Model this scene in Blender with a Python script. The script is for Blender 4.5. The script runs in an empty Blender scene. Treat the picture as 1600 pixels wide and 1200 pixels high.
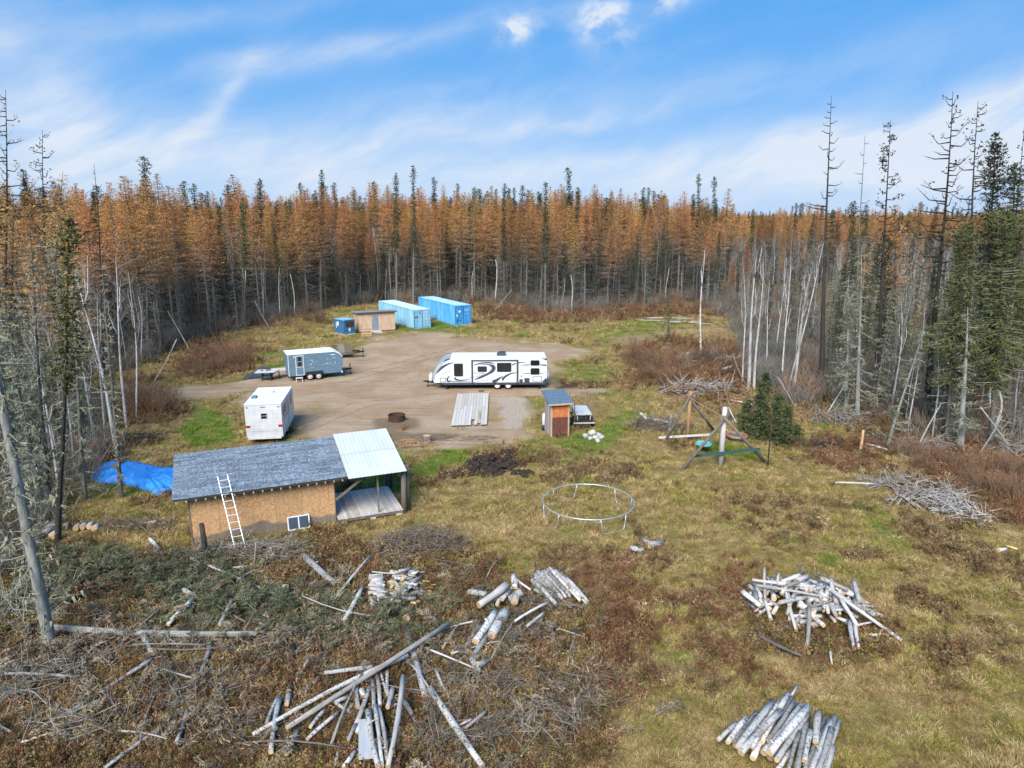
import bpy, math, random
import numpy as np
from mathutils import Vector, Matrix, Euler

SC = bpy.context.scene
COL = SC.collection
R = math.radians

# ------------------------------------------------------------------ camera
CAM_H = 14.5
PITCH = R(13.4)
FPX = 1109.0                      # focal length in photo pixels (1600 wide)
cam_d = bpy.data.cameras.new('camera')
cam_d.sensor_width = 36.0
cam_d.lens = 36.0 * FPX / 1600.0
cam_d.clip_start = 0.5
cam_d.clip_end = 9000.0
cam = bpy.data.objects.new('camera', cam_d)
COL.objects.link(cam)
cam.location = (0, 0, CAM_H)
cam.rotation_euler = (R(90) - PITCH, 0, 0)
SC.camera = cam

# ------------------------------------------------------------------ exposure
SC.view_settings.view_transform = 'Standard'
SC.view_settings.look = 'None'
SC.view_settings.exposure = 0.7
SC.view_settings.gamma = 1.0
SC.render.engine = 'CYCLES'
SC.cycles.max_bounces = 5
SC.cycles.diffuse_bounces = 3
SC.cycles.glossy_bounces = 2
SC.cycles.transmission_bounces = 2
SC.cycles.use_denoising = True
SC.cycles.denoiser = 'OPENIMAGEDENOISE'
SC.cycles.denoising_input_passes = 'RGB_ALBEDO_NORMAL'
SC.render.use_persistent_data = False

# ------------------------------------------------------------------ sun and sky
SUN_AZ = R(197)                   # clockwise from +Y: behind the camera, to its left
SUN_EL = R(42)
sun_dir = Vector((math.sin(SUN_AZ) * math.cos(SUN_EL), math.cos(SUN_AZ) * math.cos(SUN_EL), math.sin(SUN_EL)))
sun_d = bpy.data.lights.new('sun', 'SUN')
sun_d.energy = 4.3
sun_d.angle = R(34)
sun_d.color = (1.0, 0.95, 0.88)
sun = bpy.data.objects.new('sun', sun_d)
COL.objects.link(sun)
sun.rotation_euler = (-sun_dir).to_track_quat('-Z', 'Y').to_euler()
sun.location = (-40, -40, 60)


def ray(u, v):
    x = (u - 800) / FPX
    y = -(v - 600) / FPX
    return Vector((x, math.cos(PITCH) + y * math.sin(PITCH), -math.sin(PITCH) + y * math.cos(PITCH)))


def az_el(u, v):
    d = ray(u, v).normalized()
    return math.atan2(d.x, d.y), math.asin(d.z)


def make_world():
    w = bpy.data.worlds.new('World')
    SC.world = w
    w.use_nodes = True
    nt = w.node_tree
    nt.nodes.clear()
    N = nt.nodes.new
    L = nt.links.new
    out = N('ShaderNodeOutputWorld')
    bg = N('ShaderNodeBackground')
    bg.inputs['Strength'].default_value = 0.085
    sky = N('ShaderNodeTexSky')
    sky.sky_type = 'NISHITA'
    sky.sun_disc = False
    sky.sun_elevation = SUN_EL
    sky.sun_rotation = SUN_AZ
    sky.altitude = 600
    sky.air_density = 1.0
    sky.dust_density = 0.1
    sky.ozone_density = 2.5
    hs = N('ShaderNodeHueSaturation')
    hs.inputs['Saturation'].default_value = 1.1
    hs.inputs['Value'].default_value = 1.0
    L(sky.outputs[0], hs.inputs['Color'])
    tc = N('ShaderNodeTexCoord')
    sep = N('ShaderNodeSeparateXYZ')
    L(tc.outputs['Generated'], sep.inputs[0])

    def M(op, a, b=None, c=None, clamp=False):
        n = N('ShaderNodeMath')
        n.operation = op
        n.use_clamp = clamp
        for i, s in enumerate((a, b, c)):
            if s is None:
                continue
            if isinstance(s, (int, float)):
                n.inputs[i].default_value = s
            else:
                L(s, n.inputs[i])
        return n.outputs[0]
    x, y, z = sep.outputs
    az = M('ARCTAN2', x, y)
    el = M('ARCSINE', z)
    comb = N('ShaderNodeCombineXYZ')
    L(az, comb.inputs[0])
    L(el, comb.inputs[1])
    # gentle warp so that the cirrus edges are frayed
    wn = N('ShaderNodeTexNoise')
    wn.inputs['Scale'].default_value = 5.0
    wn.inputs['Detail'].default_value = 5.0
    L(comb.outputs[0], wn.inputs['Vector'])
    wsep = N('ShaderNodeSeparateColor')
    L(wn.outputs['Color'], wsep.inputs[0])
    az2 = M('ADD', az, M('MULTIPLY', M('SUBTRACT', wsep.outputs[0], 0.5), 0.16))
    el2 = M('ADD', el, M('MULTIPLY', M('SUBTRACT', wsep.outputs[1], 0.5), 0.07))

    def fibres(rot, sx, sy, lo, hi, det=6.0):
        mp = N('ShaderNodeMapping')
        mp.inputs['Rotation'].default_value = (0, 0, rot)
        mp.inputs['Scale'].default_value = (sx, sy, 1)
        c2 = N('ShaderNodeCombineXYZ')
        L(az2, c2.inputs[0])
        L(el2, c2.inputs[1])
        # rotate first, then stretch
        vr = N('ShaderNodeVectorRotate')
        vr.rotation_type = 'Z_AXIS'
        vr.inputs['Angle'].default_value = rot
        L(c2.outputs[0], vr.inputs['Vector'])
        mp.inputs['Rotation'].default_value = (0, 0, 0)
        L(vr.outputs[0], mp.inputs['Vector'])
        n = N('ShaderNodeTexNoise')
        n.inputs['Scale'].default_value = 1.0
        n.inputs['Detail'].default_value = det
        n.inputs['Roughness'].default_value = 0.55
        L(mp.outputs[0], n.inputs['Vector'])
        r = N('ShaderNodeMapRange')
        r.interpolation_type = 'SMOOTHSTEP'
        r.inputs['From Min'].default_value = lo
        r.inputs['From Max'].default_value = hi
        L(n.outputs[0], r.inputs['Value'])
        return r.outputs[0]

    def blob(u, v, a, b, ang, amp):
        # a soft bank of cloud at a fixed direction of the sky: half-lengths a, b in radians
        ca, ce = az_el(u, v)
        dx = M('SUBTRACT', az2, ca)
        dy = M('SUBTRACT', el2, ce)
        c, s = math.cos(ang), math.sin(ang)
        p = M('ADD', M('MULTIPLY', dx, c / a), M('MULTIPLY', dy, s / a))
        q = M('ADD', M('MULTIPLY', dx, -s / b), M('MULTIPLY', dy, c / b))
        rr = M('ADD', M('MULTIPLY', p, p), M('MULTIPLY', q, q))
        e = M('EXPONENT', M('MULTIPLY', rr, -1.0))
        return M('MULTIPLY', e, amp)

    fib = fibres(-0.22, 2.2, 11.0, 0.30, 0.72)
    fine = fibres(-0.35, 7.0, 26.0, 0.25, 0.75)
    puff = fibres(0.3, 22.0, 26.0, 0.35, 0.62)
    banks = None
    for b in ((600, 205, .30, .034, .10, .5), (330, 232, .22, .03, .05, .45), (480, 90, .13, .016, .14, .65), (395, 110, .06, .012, .5, .3),
              (350, 165, .07, .014, .9, .45), (10, 110, .12, .06, -.75, .75), (30, 190, .12, .03, -.1, .3),
              (1000, 252, .50, .035, .05, .55), (1330, 235, .20, .040, .10, .45), (1530, 165, .17, .030, .22, .75), (1590, 220, .2, .045, .2, .6),
              (700, 285, .9, .03, .0, .3), (240, 40, .25, .014, .2, .30), (860, 195, .22, .010, .12, .35), (1420, 60, .3, .02, .15, .12), (700, 60, .12, .015, .4, .2)):
        o = blob(*b)
        banks = o if banks is None else M('ADD', banks, o)
    puffs = None
    for b in ((808, 48, .030, .018, .4, 1.0), (948, 42, .024, .032, 1.0, 1.0), (990, 8, .06, .013, .1, .9)):
        o = blob(*b)
        puffs = o if puffs is None else M('ADD', puffs, o)
    cirrus = M('MULTIPLY', banks, M('ADD', M('MULTIPLY', fine, 0.5), 0.40))
    general = M('MULTIPLY', M('MULTIPLY', fib, fine), 0.22)
    # pale veil towards the horizon all the way round
    veil = M('MULTIPLY', M('EXPONENT', M('MULTIPLY', M('MAXIMUM', el, 0.0), -10.0)), 0.40)
    tot = M('ADD', M('ADD', cirrus, general), M('ADD', veil, M('MULTIPLY', puffs, M('ADD', puff, 0.15))))
    tot = M('MULTIPLY', tot, 1.0, clamp=True)
    tot = M('MULTIPLY', tot, 0.93)
    mix = N('ShaderNodeMix')
    mix.data_type = 'RGBA'
    L(tot, mix.inputs['Factor'])
    blue = N('ShaderNodeMix')
    blue.data_type = 'RGBA'
    blue.inputs['Factor'].default_value = 0.8
    L(hs.outputs[0], blue.inputs[6])
    blue.inputs[7].default_value = (0.45, 2.75, 6.6, 1)
    L(blue.outputs[2], mix.inputs[6])
    mix.inputs[7].default_value = (5.6, 6.15, 6.9, 1)
    L(mix.outputs[2], bg.inputs['Color'])
    L(bg.outputs[0], out.inputs['Surface'])
    w.cycles.sampling_method = 'MANUAL'
    w.cycles.sample_map_resolution = 512


make_world()


# ------------------------------------------------------------------ where a photo pixel meets the ground (or a level z)
def g(u, v, z=0.0):
    d = ray(u, v)
    t = (z - CAM_H) / d.z
    return Vector((d.x * t, d.y * t, z))


def at_depth(u, v, Y):
    d = ray(u, v)
    t = Y / d.y
    return Vector((d.x * t, Y, CAM_H + d.z * t))


# ------------------------------------------------------------------ noise for layout
_tab = np.random.RandomState(7).rand(256, 256)


def vnoise(x, y, s, seed=0):
    x = np.asarray(x, float) / s + seed * 17.31
    y = np.asarray(y, float) / s + seed * 9.77
    xi = np.floor(x).astype(int)
    yi = np.floor(y).astype(int)
    fx = x - xi
    fy = y - yi
    fx = fx * fx * (3 - 2 * fx)
    fy = fy * fy * (3 - 2 * fy)
    a = _tab[xi % 256, yi % 256]
    b = _tab[(xi + 1) % 256, yi % 256]
    c = _tab[xi % 256, (yi + 1) % 256]
    d = _tab[(xi + 1) % 256, (yi + 1) % 256]
    return (a * (1 - fx) + b * fx) * (1 - fy) + (c * (1 - fx) + d * fx) * fy


def fbm(x, y, s, seed=0, o=4):
    r = 0
    amp = 1
    tot = 0
    for i in range(o):
        r = r + amp * vnoise(x, y, s / 2 ** i, seed + i)
        tot += amp
        amp *= .5
    return r / tot


def poly_px(pts):
    return np.array([[g(u, v).x, g(u, v).y] for u, v in pts])


def sdist(x, y, poly):
    """signed distance to a polygon, positive inside (arrays)"""
    x = np.asarray(x, float)
    y = np.asarray(y, float)
    best = np.full(x.shape, 1e9)
    inside = np.zeros(x.shape, bool)
    n = len(poly)
    for i in range(n):
        x0, y0 = poly[i]
        x1, y1 = poly[(i + 1) % n]
        dx, dy = x1 - x0, y1 - y0
        t = np.clip(((x - x0) * dx + (y - y0) * dy) / (dx * dx + dy * dy + 1e-9), 0, 1)
        d = np.hypot(x - x0 - t * dx, y - y0 - t * dy)
        best = np.minimum(best, d)
        cond = ((y0 > y) != (y1 > y)) & (x < (x1 - x0) * (y - y0) / (y1 - y0 + 1e-12) + x0)
        inside ^= cond
    return np.where(inside, best, -best)


def sstep(a, b, t):
    t = np.clip((t - a) / (b - a), 0, 1)
    return t * t * (3 - 2 * t)


# ------------------------------------------------------------------ mesh builder
class MB:
    def __init__(self):
        self.v = []
        self.f = []
        self.m = []

    def add(self, verts, faces, mi=0):
        o = len(self.v)
        self.v.extend([tuple(p) for p in verts])
        for f in faces:
            self.f.append(tuple(i + o for i in f))
            self.m.append(mi)
        return self

    def box(self, x0, x1, y0, y1, z0, z1, mi=0, M=None):
        vs = [Vector((x, y, z)) for z in (z0, z1) for y in (y0, y1) for x in (x0, x1)]
        if M is not None:
            vs = [M @ p for p in vs]
        return self.add(vs, [(0, 2, 3, 1), (4, 5, 7, 6), (0, 1, 5, 4), (2, 6, 7, 3), (0, 4, 6, 2), (1, 3, 7, 5)], mi)

    def bar(self, p0, p1, w, h, mi=0, up=(0, 0, 1)):
        """rectangular bar from p0 to p1, w across, h along up"""
        p0 = Vector(p0)
        p1 = Vector(p1)
        d = (p1 - p0).normalized()
        upv = Vector(up)
        if abs(d.dot(upv)) > .98:
            upv = Vector((0, 1, 0))
        s = d.cross(upv).normalized()
        t = s.cross(d).normalized()
        vs = []
        for p in (p0, p1):
            for a, b in ((-1, -1), (1, -1), (1, 1), (-1, 1)):
                vs.append(p + s * (a * w / 2) + t * (b * h / 2))
        return self.add(vs, [(3, 2, 1, 0), (4, 5, 6, 7), (0, 1, 5, 4), (1, 2, 6, 5), (2, 3, 7, 6), (3, 0, 4, 7)], mi)

    def tube(self, pts, rad, n=6, mi=0, cap=True, capmi=None, rnd=None, rough=0.0):
        pts = [Vector(p) for p in pts]
        k = len(pts)
        o = len(self.v)
        prev = None
        for i, p in enumerate(pts):
            d = (pts[min(i + 1, k - 1)] - pts[max(i - 1, 0)])
            d = d.normalized() if d.length > 1e-9 else Vector((0, 0, 1))
            if prev is None:
                a = Vector((1, 0, 0)) if abs(d.x) < .8 else Vector((0, 1, 0))
                s = d.cross(a).normalized()
            else:
                s = (prev - d * prev.dot(d)).normalized()
            prev = s
            t = d.cross(s)
            r = rad[i] if hasattr(rad, '__len__') else rad
            for j in range(n):
                an = 2 * math.pi * j / n
                rr = r * (1 + (rnd.uniform(-rough, rough) if rnd else 0))
                q = p + (s * math.cos(an) + t * math.sin(an)) * rr
                self.v.append(tuple(q))
        for i in range(k - 1):
            for j in range(n):
                a = o + i * n + j
                b = o + i * n + (j + 1) % n
                self.f.append((a, b, b + n, a + n))
                self.m.append(mi)
        if cap:
            cm = mi if capmi is None else capmi
            self.f.append(tuple(o + j for j in range(n))[::-1])
            self.m.append(cm)
            self.f.append(tuple(o + (k - 1) * n + j for j in range(n)))
            self.m.append(cm)
        return self

    def prism(self, poly, a0, a1, axis='y', mi=0):
        """extrude a closed 2-D outline; axis y: outline in (x, z) from y=a0 to a1; axis x: outline in (y, z); axis z: (x, y)"""
        n = len(poly)

        def P(p, a):
            return {'y': (p[0], a, p[1]), 'x': (a, p[0], p[1]), 'z': (p[0], p[1], a)}[axis]
        vs = [P(p, a0) for p in poly] + [P(p, a1) for p in poly]
        fs = [tuple(range(n)), tuple(range(2 * n - 1, n - 1, -1))]
        for i in range(n):
            j = (i + 1) % n
            fs.append((i, i + n, j + n, j))
        return self.add(vs, fs, mi)

    def build(self, name, mats, parent=None, smooth=False, fix=False):
        me = bpy.data.meshes.new(name)
        me.from_pydata(self.v, [], self.f)
        if not isinstance(mats, (list, tuple)):
            mats = [mats]
        for m in mats:
            me.materials.append(m)
        if any(self.m):
            me.polygons.foreach_set('material_index', self.m)
        if smooth:
            me.polygons.foreach_set('use_smooth', [len(f) <= 4 for f in self.f])
        if fix:
            import bmesh
            bm = bmesh.new()
            bm.from_mesh(me)
            bmesh.ops.recalc_face_normals(bm, faces=bm.faces)
            bm.to_mesh(me)
            bm.free()
        me.update()
        return link(name, me, parent)


def link(name, me, parent=None):
    o = bpy.data.objects.new(name, me)
    COL.objects.link(o)
    if parent is not None:
        o.parent = parent
    return o


def tag(o, label=None, cat=None, group=None, kind=None):
    if label:
        o['label'] = label
    if cat:
        o['category'] = cat
    if group:
        o['group'] = group
    if kind:
        o['kind'] = kind
    return o


def thing(name, loc, rz, label, cat, group=None):
    o = bpy.data.objects.new(name, None)
    o.empty_display_size = .2
    COL.objects.link(o)
    o.location = loc
    o.rotation_euler = (0, 0, rz)
    return tag(o, label, cat, group)


# ------------------------------------------------------------------ materials
MATS = {}


def new_mat(name):
    m = bpy.data.materials.new(name)
    m.use_nodes = True
    nt = m.node_tree
    b = nt.nodes['Principled BSDF']
    MATS[name] = m
    return m, nt, b


def ramp(nt, fac, stops):
    r = nt.nodes.new('ShaderNodeValToRGB')
    el = r.color_ramp.elements
    while len(el) < len(stops):
        el.new(0.5)
    for e, (p, c) in zip(el, stops):
        e.position = p
        e.color = (*c, 1)
    nt.links.new(fac, r.inputs[0])
    return r.outputs[0]


def noise_node(nt, vec, scale, detail=4, rough=.55, stretch=None):
    n = nt.nodes.new('ShaderNodeTexNoise')
    n.inputs['Scale'].default_value = scale
    n.inputs['Detail'].default_value = detail
    n.inputs['Roughness'].default_value = rough
    if stretch:
        mp = nt.nodes.new('ShaderNodeMapping')
        mp.inputs['Scale'].default_value = stretch
        nt.links.new(vec, mp.inputs[0])
        vec = mp.outputs[0]
    nt.links.new(vec, n.inputs['Vector'])
    return n.outputs['Fac']


def mixc(nt, fac, a, b, mode='MIX'):
    m = nt.nodes.new('ShaderNodeMix')
    m.data_type = 'RGBA'
    m.blend_type = mode
    for sock, s in ((m.inputs['Factor'], fac), (m.inputs[6], a), (m.inputs[7], b)):
        if isinstance(s, (int, float)):
            sock.default_value = s
        elif isinstance(s, tuple):
            sock.default_value = (*s, 1)
        else:
            nt.links.new(s, sock)
    return m.outputs[2]


def mathn(nt, op, a, b=None, clamp=False):
    n = nt.nodes.new('ShaderNodeMath')
    n.operation = op
    n.use_clamp = clamp
    for i, s in enumerate((a, b)):
        if s is None:
            continue
        if isinstance(s, (int, float)):
            n.inputs[i].default_value = s
        else:
            nt.links.new(s, n.inputs[i])
    return n.outputs[0]


def simple(name, c1, c2=None, scale=3., rough=.7, stretch=None, bump=0., metal=0., vary=0., detail=5, lo=.3, hi=.7, c3=None, spec=.3, coord='Object'):
    """two (or three) tone noise material; vary: brightness change from object to object"""
    m, nt, b = new_mat(name)
    tc = nt.nodes.new('ShaderNodeTexCoord')
    vec = tc.outputs[coord]
    if vary:
        oi = nt.nodes.new('ShaderNodeObjectInfo')
        va = nt.nodes.new('ShaderNodeVectorMath')
        va.operation = 'ADD'
        sc = nt.nodes.new('ShaderNodeVectorMath')
        sc.operation = 'SCALE'
        sc.inputs[0].default_value = (31, 17, 23)
        nt.links.new(oi.outputs['Random'], sc.inputs['Scale'])
        nt.links.new(vec, va.inputs[0])
        nt.links.new(sc.outputs[0], va.inputs[1])
        vec = va.outputs[0]
    f = noise_node(nt, vec, scale, detail, .6, stretch)
    stops = [(lo, c1), (hi, c2 or c1)]
    if c3:
        stops = [(lo, c1), ((lo + hi) / 2, c2), (hi, c3)]
    col = ramp(nt, f, stops)
    if vary:
        hv = nt.nodes.new('ShaderNodeHueSaturation')
        nt.links.new(col, hv.inputs['Color'])
        mr = nt.nodes.new('ShaderNodeMapRange')
        mr.inputs['To Min'].default_value = 1 - vary
        mr.inputs['To Max'].default_value = 1 + vary
        nt.links.new(oi.outputs['Random'], mr.inputs['Value'])
        nt.links.new(mr.outputs[0], hv.inputs['Value'])
        col = hv.outputs[0]
    nt.links.new(col, b.inputs['Base Color'])
    b.inputs['Roughness'].default_value = rough
    b.inputs['Metallic'].default_value = metal
    b.inputs['Specular IOR Level'].default_value = spec
    if bump:
        bn = nt.nodes.new('ShaderNodeBump')
        bn.inputs['Strength'].default_value = bump
        bn.inputs['Distance'].default_value = .05
        nt.links.new(f, bn.inputs['Height'])
        nt.links.new(bn.outputs[0], b.inputs['Normal'])
    return m


def foliage(name, c1, c2, c3, vary=.3, trans=.25, hue=.0):
    """leaves: colour differs from clump to clump (noise in space) and from plant to plant"""
    m, nt, b = new_mat(name)
    geo = nt.nodes.new('ShaderNodeNewGeometry')
    oi = nt.nodes.new('ShaderNodeObjectInfo')
    f = noise_node(nt, geo.outputs['Position'], 1.3, 4, .7)
    col = ramp(nt, f, [(.28, c1), (.5, c2), (.72, c3)])
    hv = nt.nodes.new('ShaderNodeHueSaturation')
    nt.links.new(col, hv.inputs['Color'])
    mr = nt.nodes.new('ShaderNodeMapRange')
    mr.inputs['To Min'].default_value = 1 - vary
    mr.inputs['To Max'].default_value = 1 + vary
    nt.links.new(oi.outputs['Random'], mr.inputs['Value'])
    nt.links.new(mr.outputs[0], hv.inputs['Value'])
    if hue:
        wn = nt.nodes.new('ShaderNodeTexWhiteNoise')
        wn.noise_dimensions = '1D'
        nt.links.new(oi.outputs['Random'], wn.inputs['W'])
        m2 = nt.nodes.new('ShaderNodeMapRange')
        m2.inputs['To Min'].default_value = .5 - hue
        m2.inputs['To Max'].default_value = .5 + hue
        nt.links.new(wn.outputs['Value'], m2.inputs['Value'])
        nt.links.new(m2.outputs[0], hv.inputs['Hue'])
    nt.links.new(hv.outputs[0], b.inputs['Base Color'])
    b.inputs['Roughness'].default_value = .75
    b.inputs['Specular IOR Level'].default_value = .15
    if trans:
        tr = nt.nodes.new('ShaderNodeBsdfTranslucent')
        nt.links.new(hv.outputs[0], tr.inputs['Color'])
        ms = nt.nodes.new('ShaderNodeMixShader')
        ms.inputs[0].default_value = trans
        nt.links.new(b.outputs[0], ms.inputs[1])
        nt.links.new(tr.outputs[0], ms.inputs[2])
        nt.links.new(ms.outputs[0], nt.nodes['Material Output'].inputs['Surface'])
    return m


def birch_mat(name, white, dark, brown):
    m, nt, b = new_mat(name)
    tc = nt.nodes.new('ShaderNodeTexCoord')
    oi = nt.nodes.new('ShaderNodeObjectInfo')
    sc = nt.nodes.new('ShaderNodeVectorMath')
    sc.operation = 'SCALE'
    sc.inputs[0].default_value = (31, 17, 23)
    nt.links.new(oi.outputs['Random'], sc.inputs['Scale'])
    va = nt.nodes.new('ShaderNodeVectorMath')
    nt.links.new(tc.outputs['Object'], va.inputs[0])
    nt.links.new(sc.outputs[0], va.inputs[1])
    vec = va.outputs[0]
    marks = noise_node(nt, vec, 1.0, 4, .65, (10, 10, 15))
    big = noise_node(nt, vec, 1.0, 3, .5, (1.6, 1.6, .9))
    fine = noise_node(nt, vec, 1.0, 4, .6, (14, 14, 5))
    mk = ramp(nt, marks, [(.53, (0, 0, 0)), (.62, (1, 1, 1))])
    bg = ramp(nt, big, [(.42, (0, 0, 0)), (.7, (1, 1, 1))])
    base = mixc(nt, fine, tuple(c * .78 for c in white), white)
    base = mixc(nt, mathn(nt, 'MULTIPLY', bg, .75), base, brown)
    col = mixc(nt, mathn(nt, 'MULTIPLY', mk, .8), base, dark)
    hv = nt.nodes.new('ShaderNodeHueSaturation')
    nt.links.new(col, hv.inputs['Color'])
    mr = nt.nodes.new('ShaderNodeMapRange')
    mr.inputs['To Min'].default_value = .62
    mr.inputs['To Max'].default_value = 1.12
    nt.links.new(oi.outputs['Random'], mr.inputs['Value'])
    nt.links.new(mr.outputs[0], hv.inputs['Value'])
    nt.links.new(hv.outputs[0], b.inputs['Base Color'])
    b.inputs['Roughness'].default_value = .7
    b.inputs['Specular IOR Level'].default_value = .2
    bn = nt.nodes.new('ShaderNodeBump')
    bn.inputs['Strength'].default_value = .3
    bn.inputs['Distance'].default_value = .03
    nt.links.new(fine, bn.inputs['Height'])
    nt.links.new(bn.outputs[0], b.inputs['Normal'])
    bn.inputs['Strength'].default_value = .6
    return m


m_birch = birch_mat('birch bark', (.66, .66, .64), (.05, .045, .04), (.27, .20, .145))
m_birchgrey = birch_mat('grey birch bark', (.42, .43, .43), (.07, .06, .055), (.22, .18, .14))
m_pole = simple('weathered pole', (.17, .15, .13), (.36, .34, .32), 4, .8, (6, 6, .8), .3, vary=.3)
m_cut = simple('cut log end', (.42, .27, .13), (.55, .40, .24), 12, .8, vary=.25)
m_bark = simple('grey conifer bark', (.065, .058, .048), (.17, .16, .14), 6, .9, (1.5, 1.5, .6), .5, vary=.3)
m_barkpale = simple('pale lichen bark', (.13, .13, .12), (.33, .34, .31), 5, .9, (1.5, 1.5, .5), .5, vary=.2)
m_barkdark = simple('dark bark', (.02, .017, .014), (.06, .052, .044), 6, .9, (1.5, 1.5, .6), .5, vary=.25)
m_twig = simple('dead grey twig', (.11, .102, .085), (.24, .23, .20), 3, .9, vary=.3, coord='Generated')
m_lichen = simple('lichen twig', (.20, .20, .14), (.38, .38, .28), 2, .95, vary=.2, coord='Generated')
m_larch = foliage('larch needles', (.30, .135, .042), (.50, .24, .075), (.64, .37, .15), .32, .3, .016)
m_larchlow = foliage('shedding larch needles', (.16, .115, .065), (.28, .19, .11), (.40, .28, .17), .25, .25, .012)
m_larchpale = foliage('pale larch needles', (.36, .18, .06), (.52, .28, .10), (.60, .38, .17), .2, .3, .01)
m_spruce = foliage('spruce needles', (.022, .028, .012), (.045, .055, .02), (.085, .09, .032), .3, .1, .01)
m_sprucelight = foliage('light spruce needles', (.05, .058, .02), (.105, .11, .036), (.17, .165, .06), .2, .15, .01)
m_sprucelow = foliage('fresh spruce needles', (.03, .042, .018), (.08, .10, .042), (.15, .17, .075), .2, .15)
m_bough = foliage('cut spruce boughs', (.04, .046, .022), (.12, .128, .07), (.26, .255, .15), .4, .1, .01)
m_deadbough = foliage('grey dead boughs', (.085, .068, .045), (.19, .155, .11), (.33, .28, .20), .35, .0)
m_browntwig = foliage('brown dead twigs', (.11, .075, .045), (.22, .155, .095), (.36, .265, .17), .25, .0)
m_dry = foliage('dry grass', (.20, .13, .055), (.43, .31, .14), (.60, .47, .25), .38, .25, .012)
m_olive = foliage('olive grass', (.10, .10, .02), (.26, .245, .05), (.43, .38, .10), .38, .25, .015)
m_green = foliage('green grass', (.055, .13, .012), (.12, .23, .025), (.22, .31, .05), .25, .25, .01)
m_redweed = foliage('red brown weeds', (.085, .04, .022), (.20, .10, .052), (.34, .20, .11), .35, .1, .012)
m_brownweed = foliage('brown weeds', (.06, .04, .02), (.18, .12, .058), (.42, .31, .16), .45, .1, .015)
m_yellowleaf = foliage('yellow leaves', (.20, .14, .03), (.32, .26, .06), (.42, .30, .09), .35, .3, .03)
m_willow = simple('willow stems', (.13, .075, .045), (.27, .17, .105), 2, .9, vary=.25, coord='Generated')
m_greytree = simple('bare grey twigs', (.12, .108, .098), (.26, .24, .22), 2, .9, vary=.2, coord='Generated')

m_white = simple('white painted metal', (.56, .59, .62), (.66, .69, .72), 2, .4, spec=.5)
m_whitedirty = simple('chalky white aluminium', (.50, .51, .515), (.66, .665, .665), 3, .5, (1, 1, .5), spec=.4)
m_roofwhite = simple('white rubber roof', (.60, .63, .66), (.74, .76, .77), 1.5, .6)
m_graphite = simple('graphite trim', (.035, .042, .055), (.055, .065, .08), 3, .45, spec=.5)
m_greydecal = simple('silver decal', (.28, .30, .33), (.34, .36, .39), 3, .45)
m_capgrey = simple('silver front cap', (.25, .29, .34), (.40, .44, .49), 1.2, .35, spec=.5)
m_blackframe = simple('black steel', (.012, .012, .012), (.035, .032, .03), 6, .6)
m_tyre = simple('tyre rubber', (.015, .015, .015), (.035, .033, .03), 8, .9)
m_rim = simple('dusty rim', (.42, .40, .36), (.62, .60, .55), 5, .5)
m_rimwhite = simple('white rim', (.6, .6, .58), (.75, .75, .73), 5, .5)
m_red = simple('red lamp', (.32, .012, .012), (.42, .03, .02), 5, .25)
m_steel = simple('galvanised steel', (.40, .42, .43), (.58, .60, .61), 5, .4, metal=.6)
m_alu = simple('ladder aluminium', (.70, .72, .73), (.84, .85, .86), 5, .4, metal=.25)
m_rust = simple('rusty steel', (.03, .021, .017), (.09, .048, .03), 6, .85, bump=.3)
m_osb = None


def glass_mat(name, tint=(.012, .014, .016)):
    m, nt, b = new_mat(name)
    b.inputs['Base Color'].default_value = (*tint, 1)
    b.inputs['Roughness'].default_value = .08
    b.inputs['Specular IOR Level'].default_value = .7
    return m


m_glass = glass_mat('dark window glass')


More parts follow.
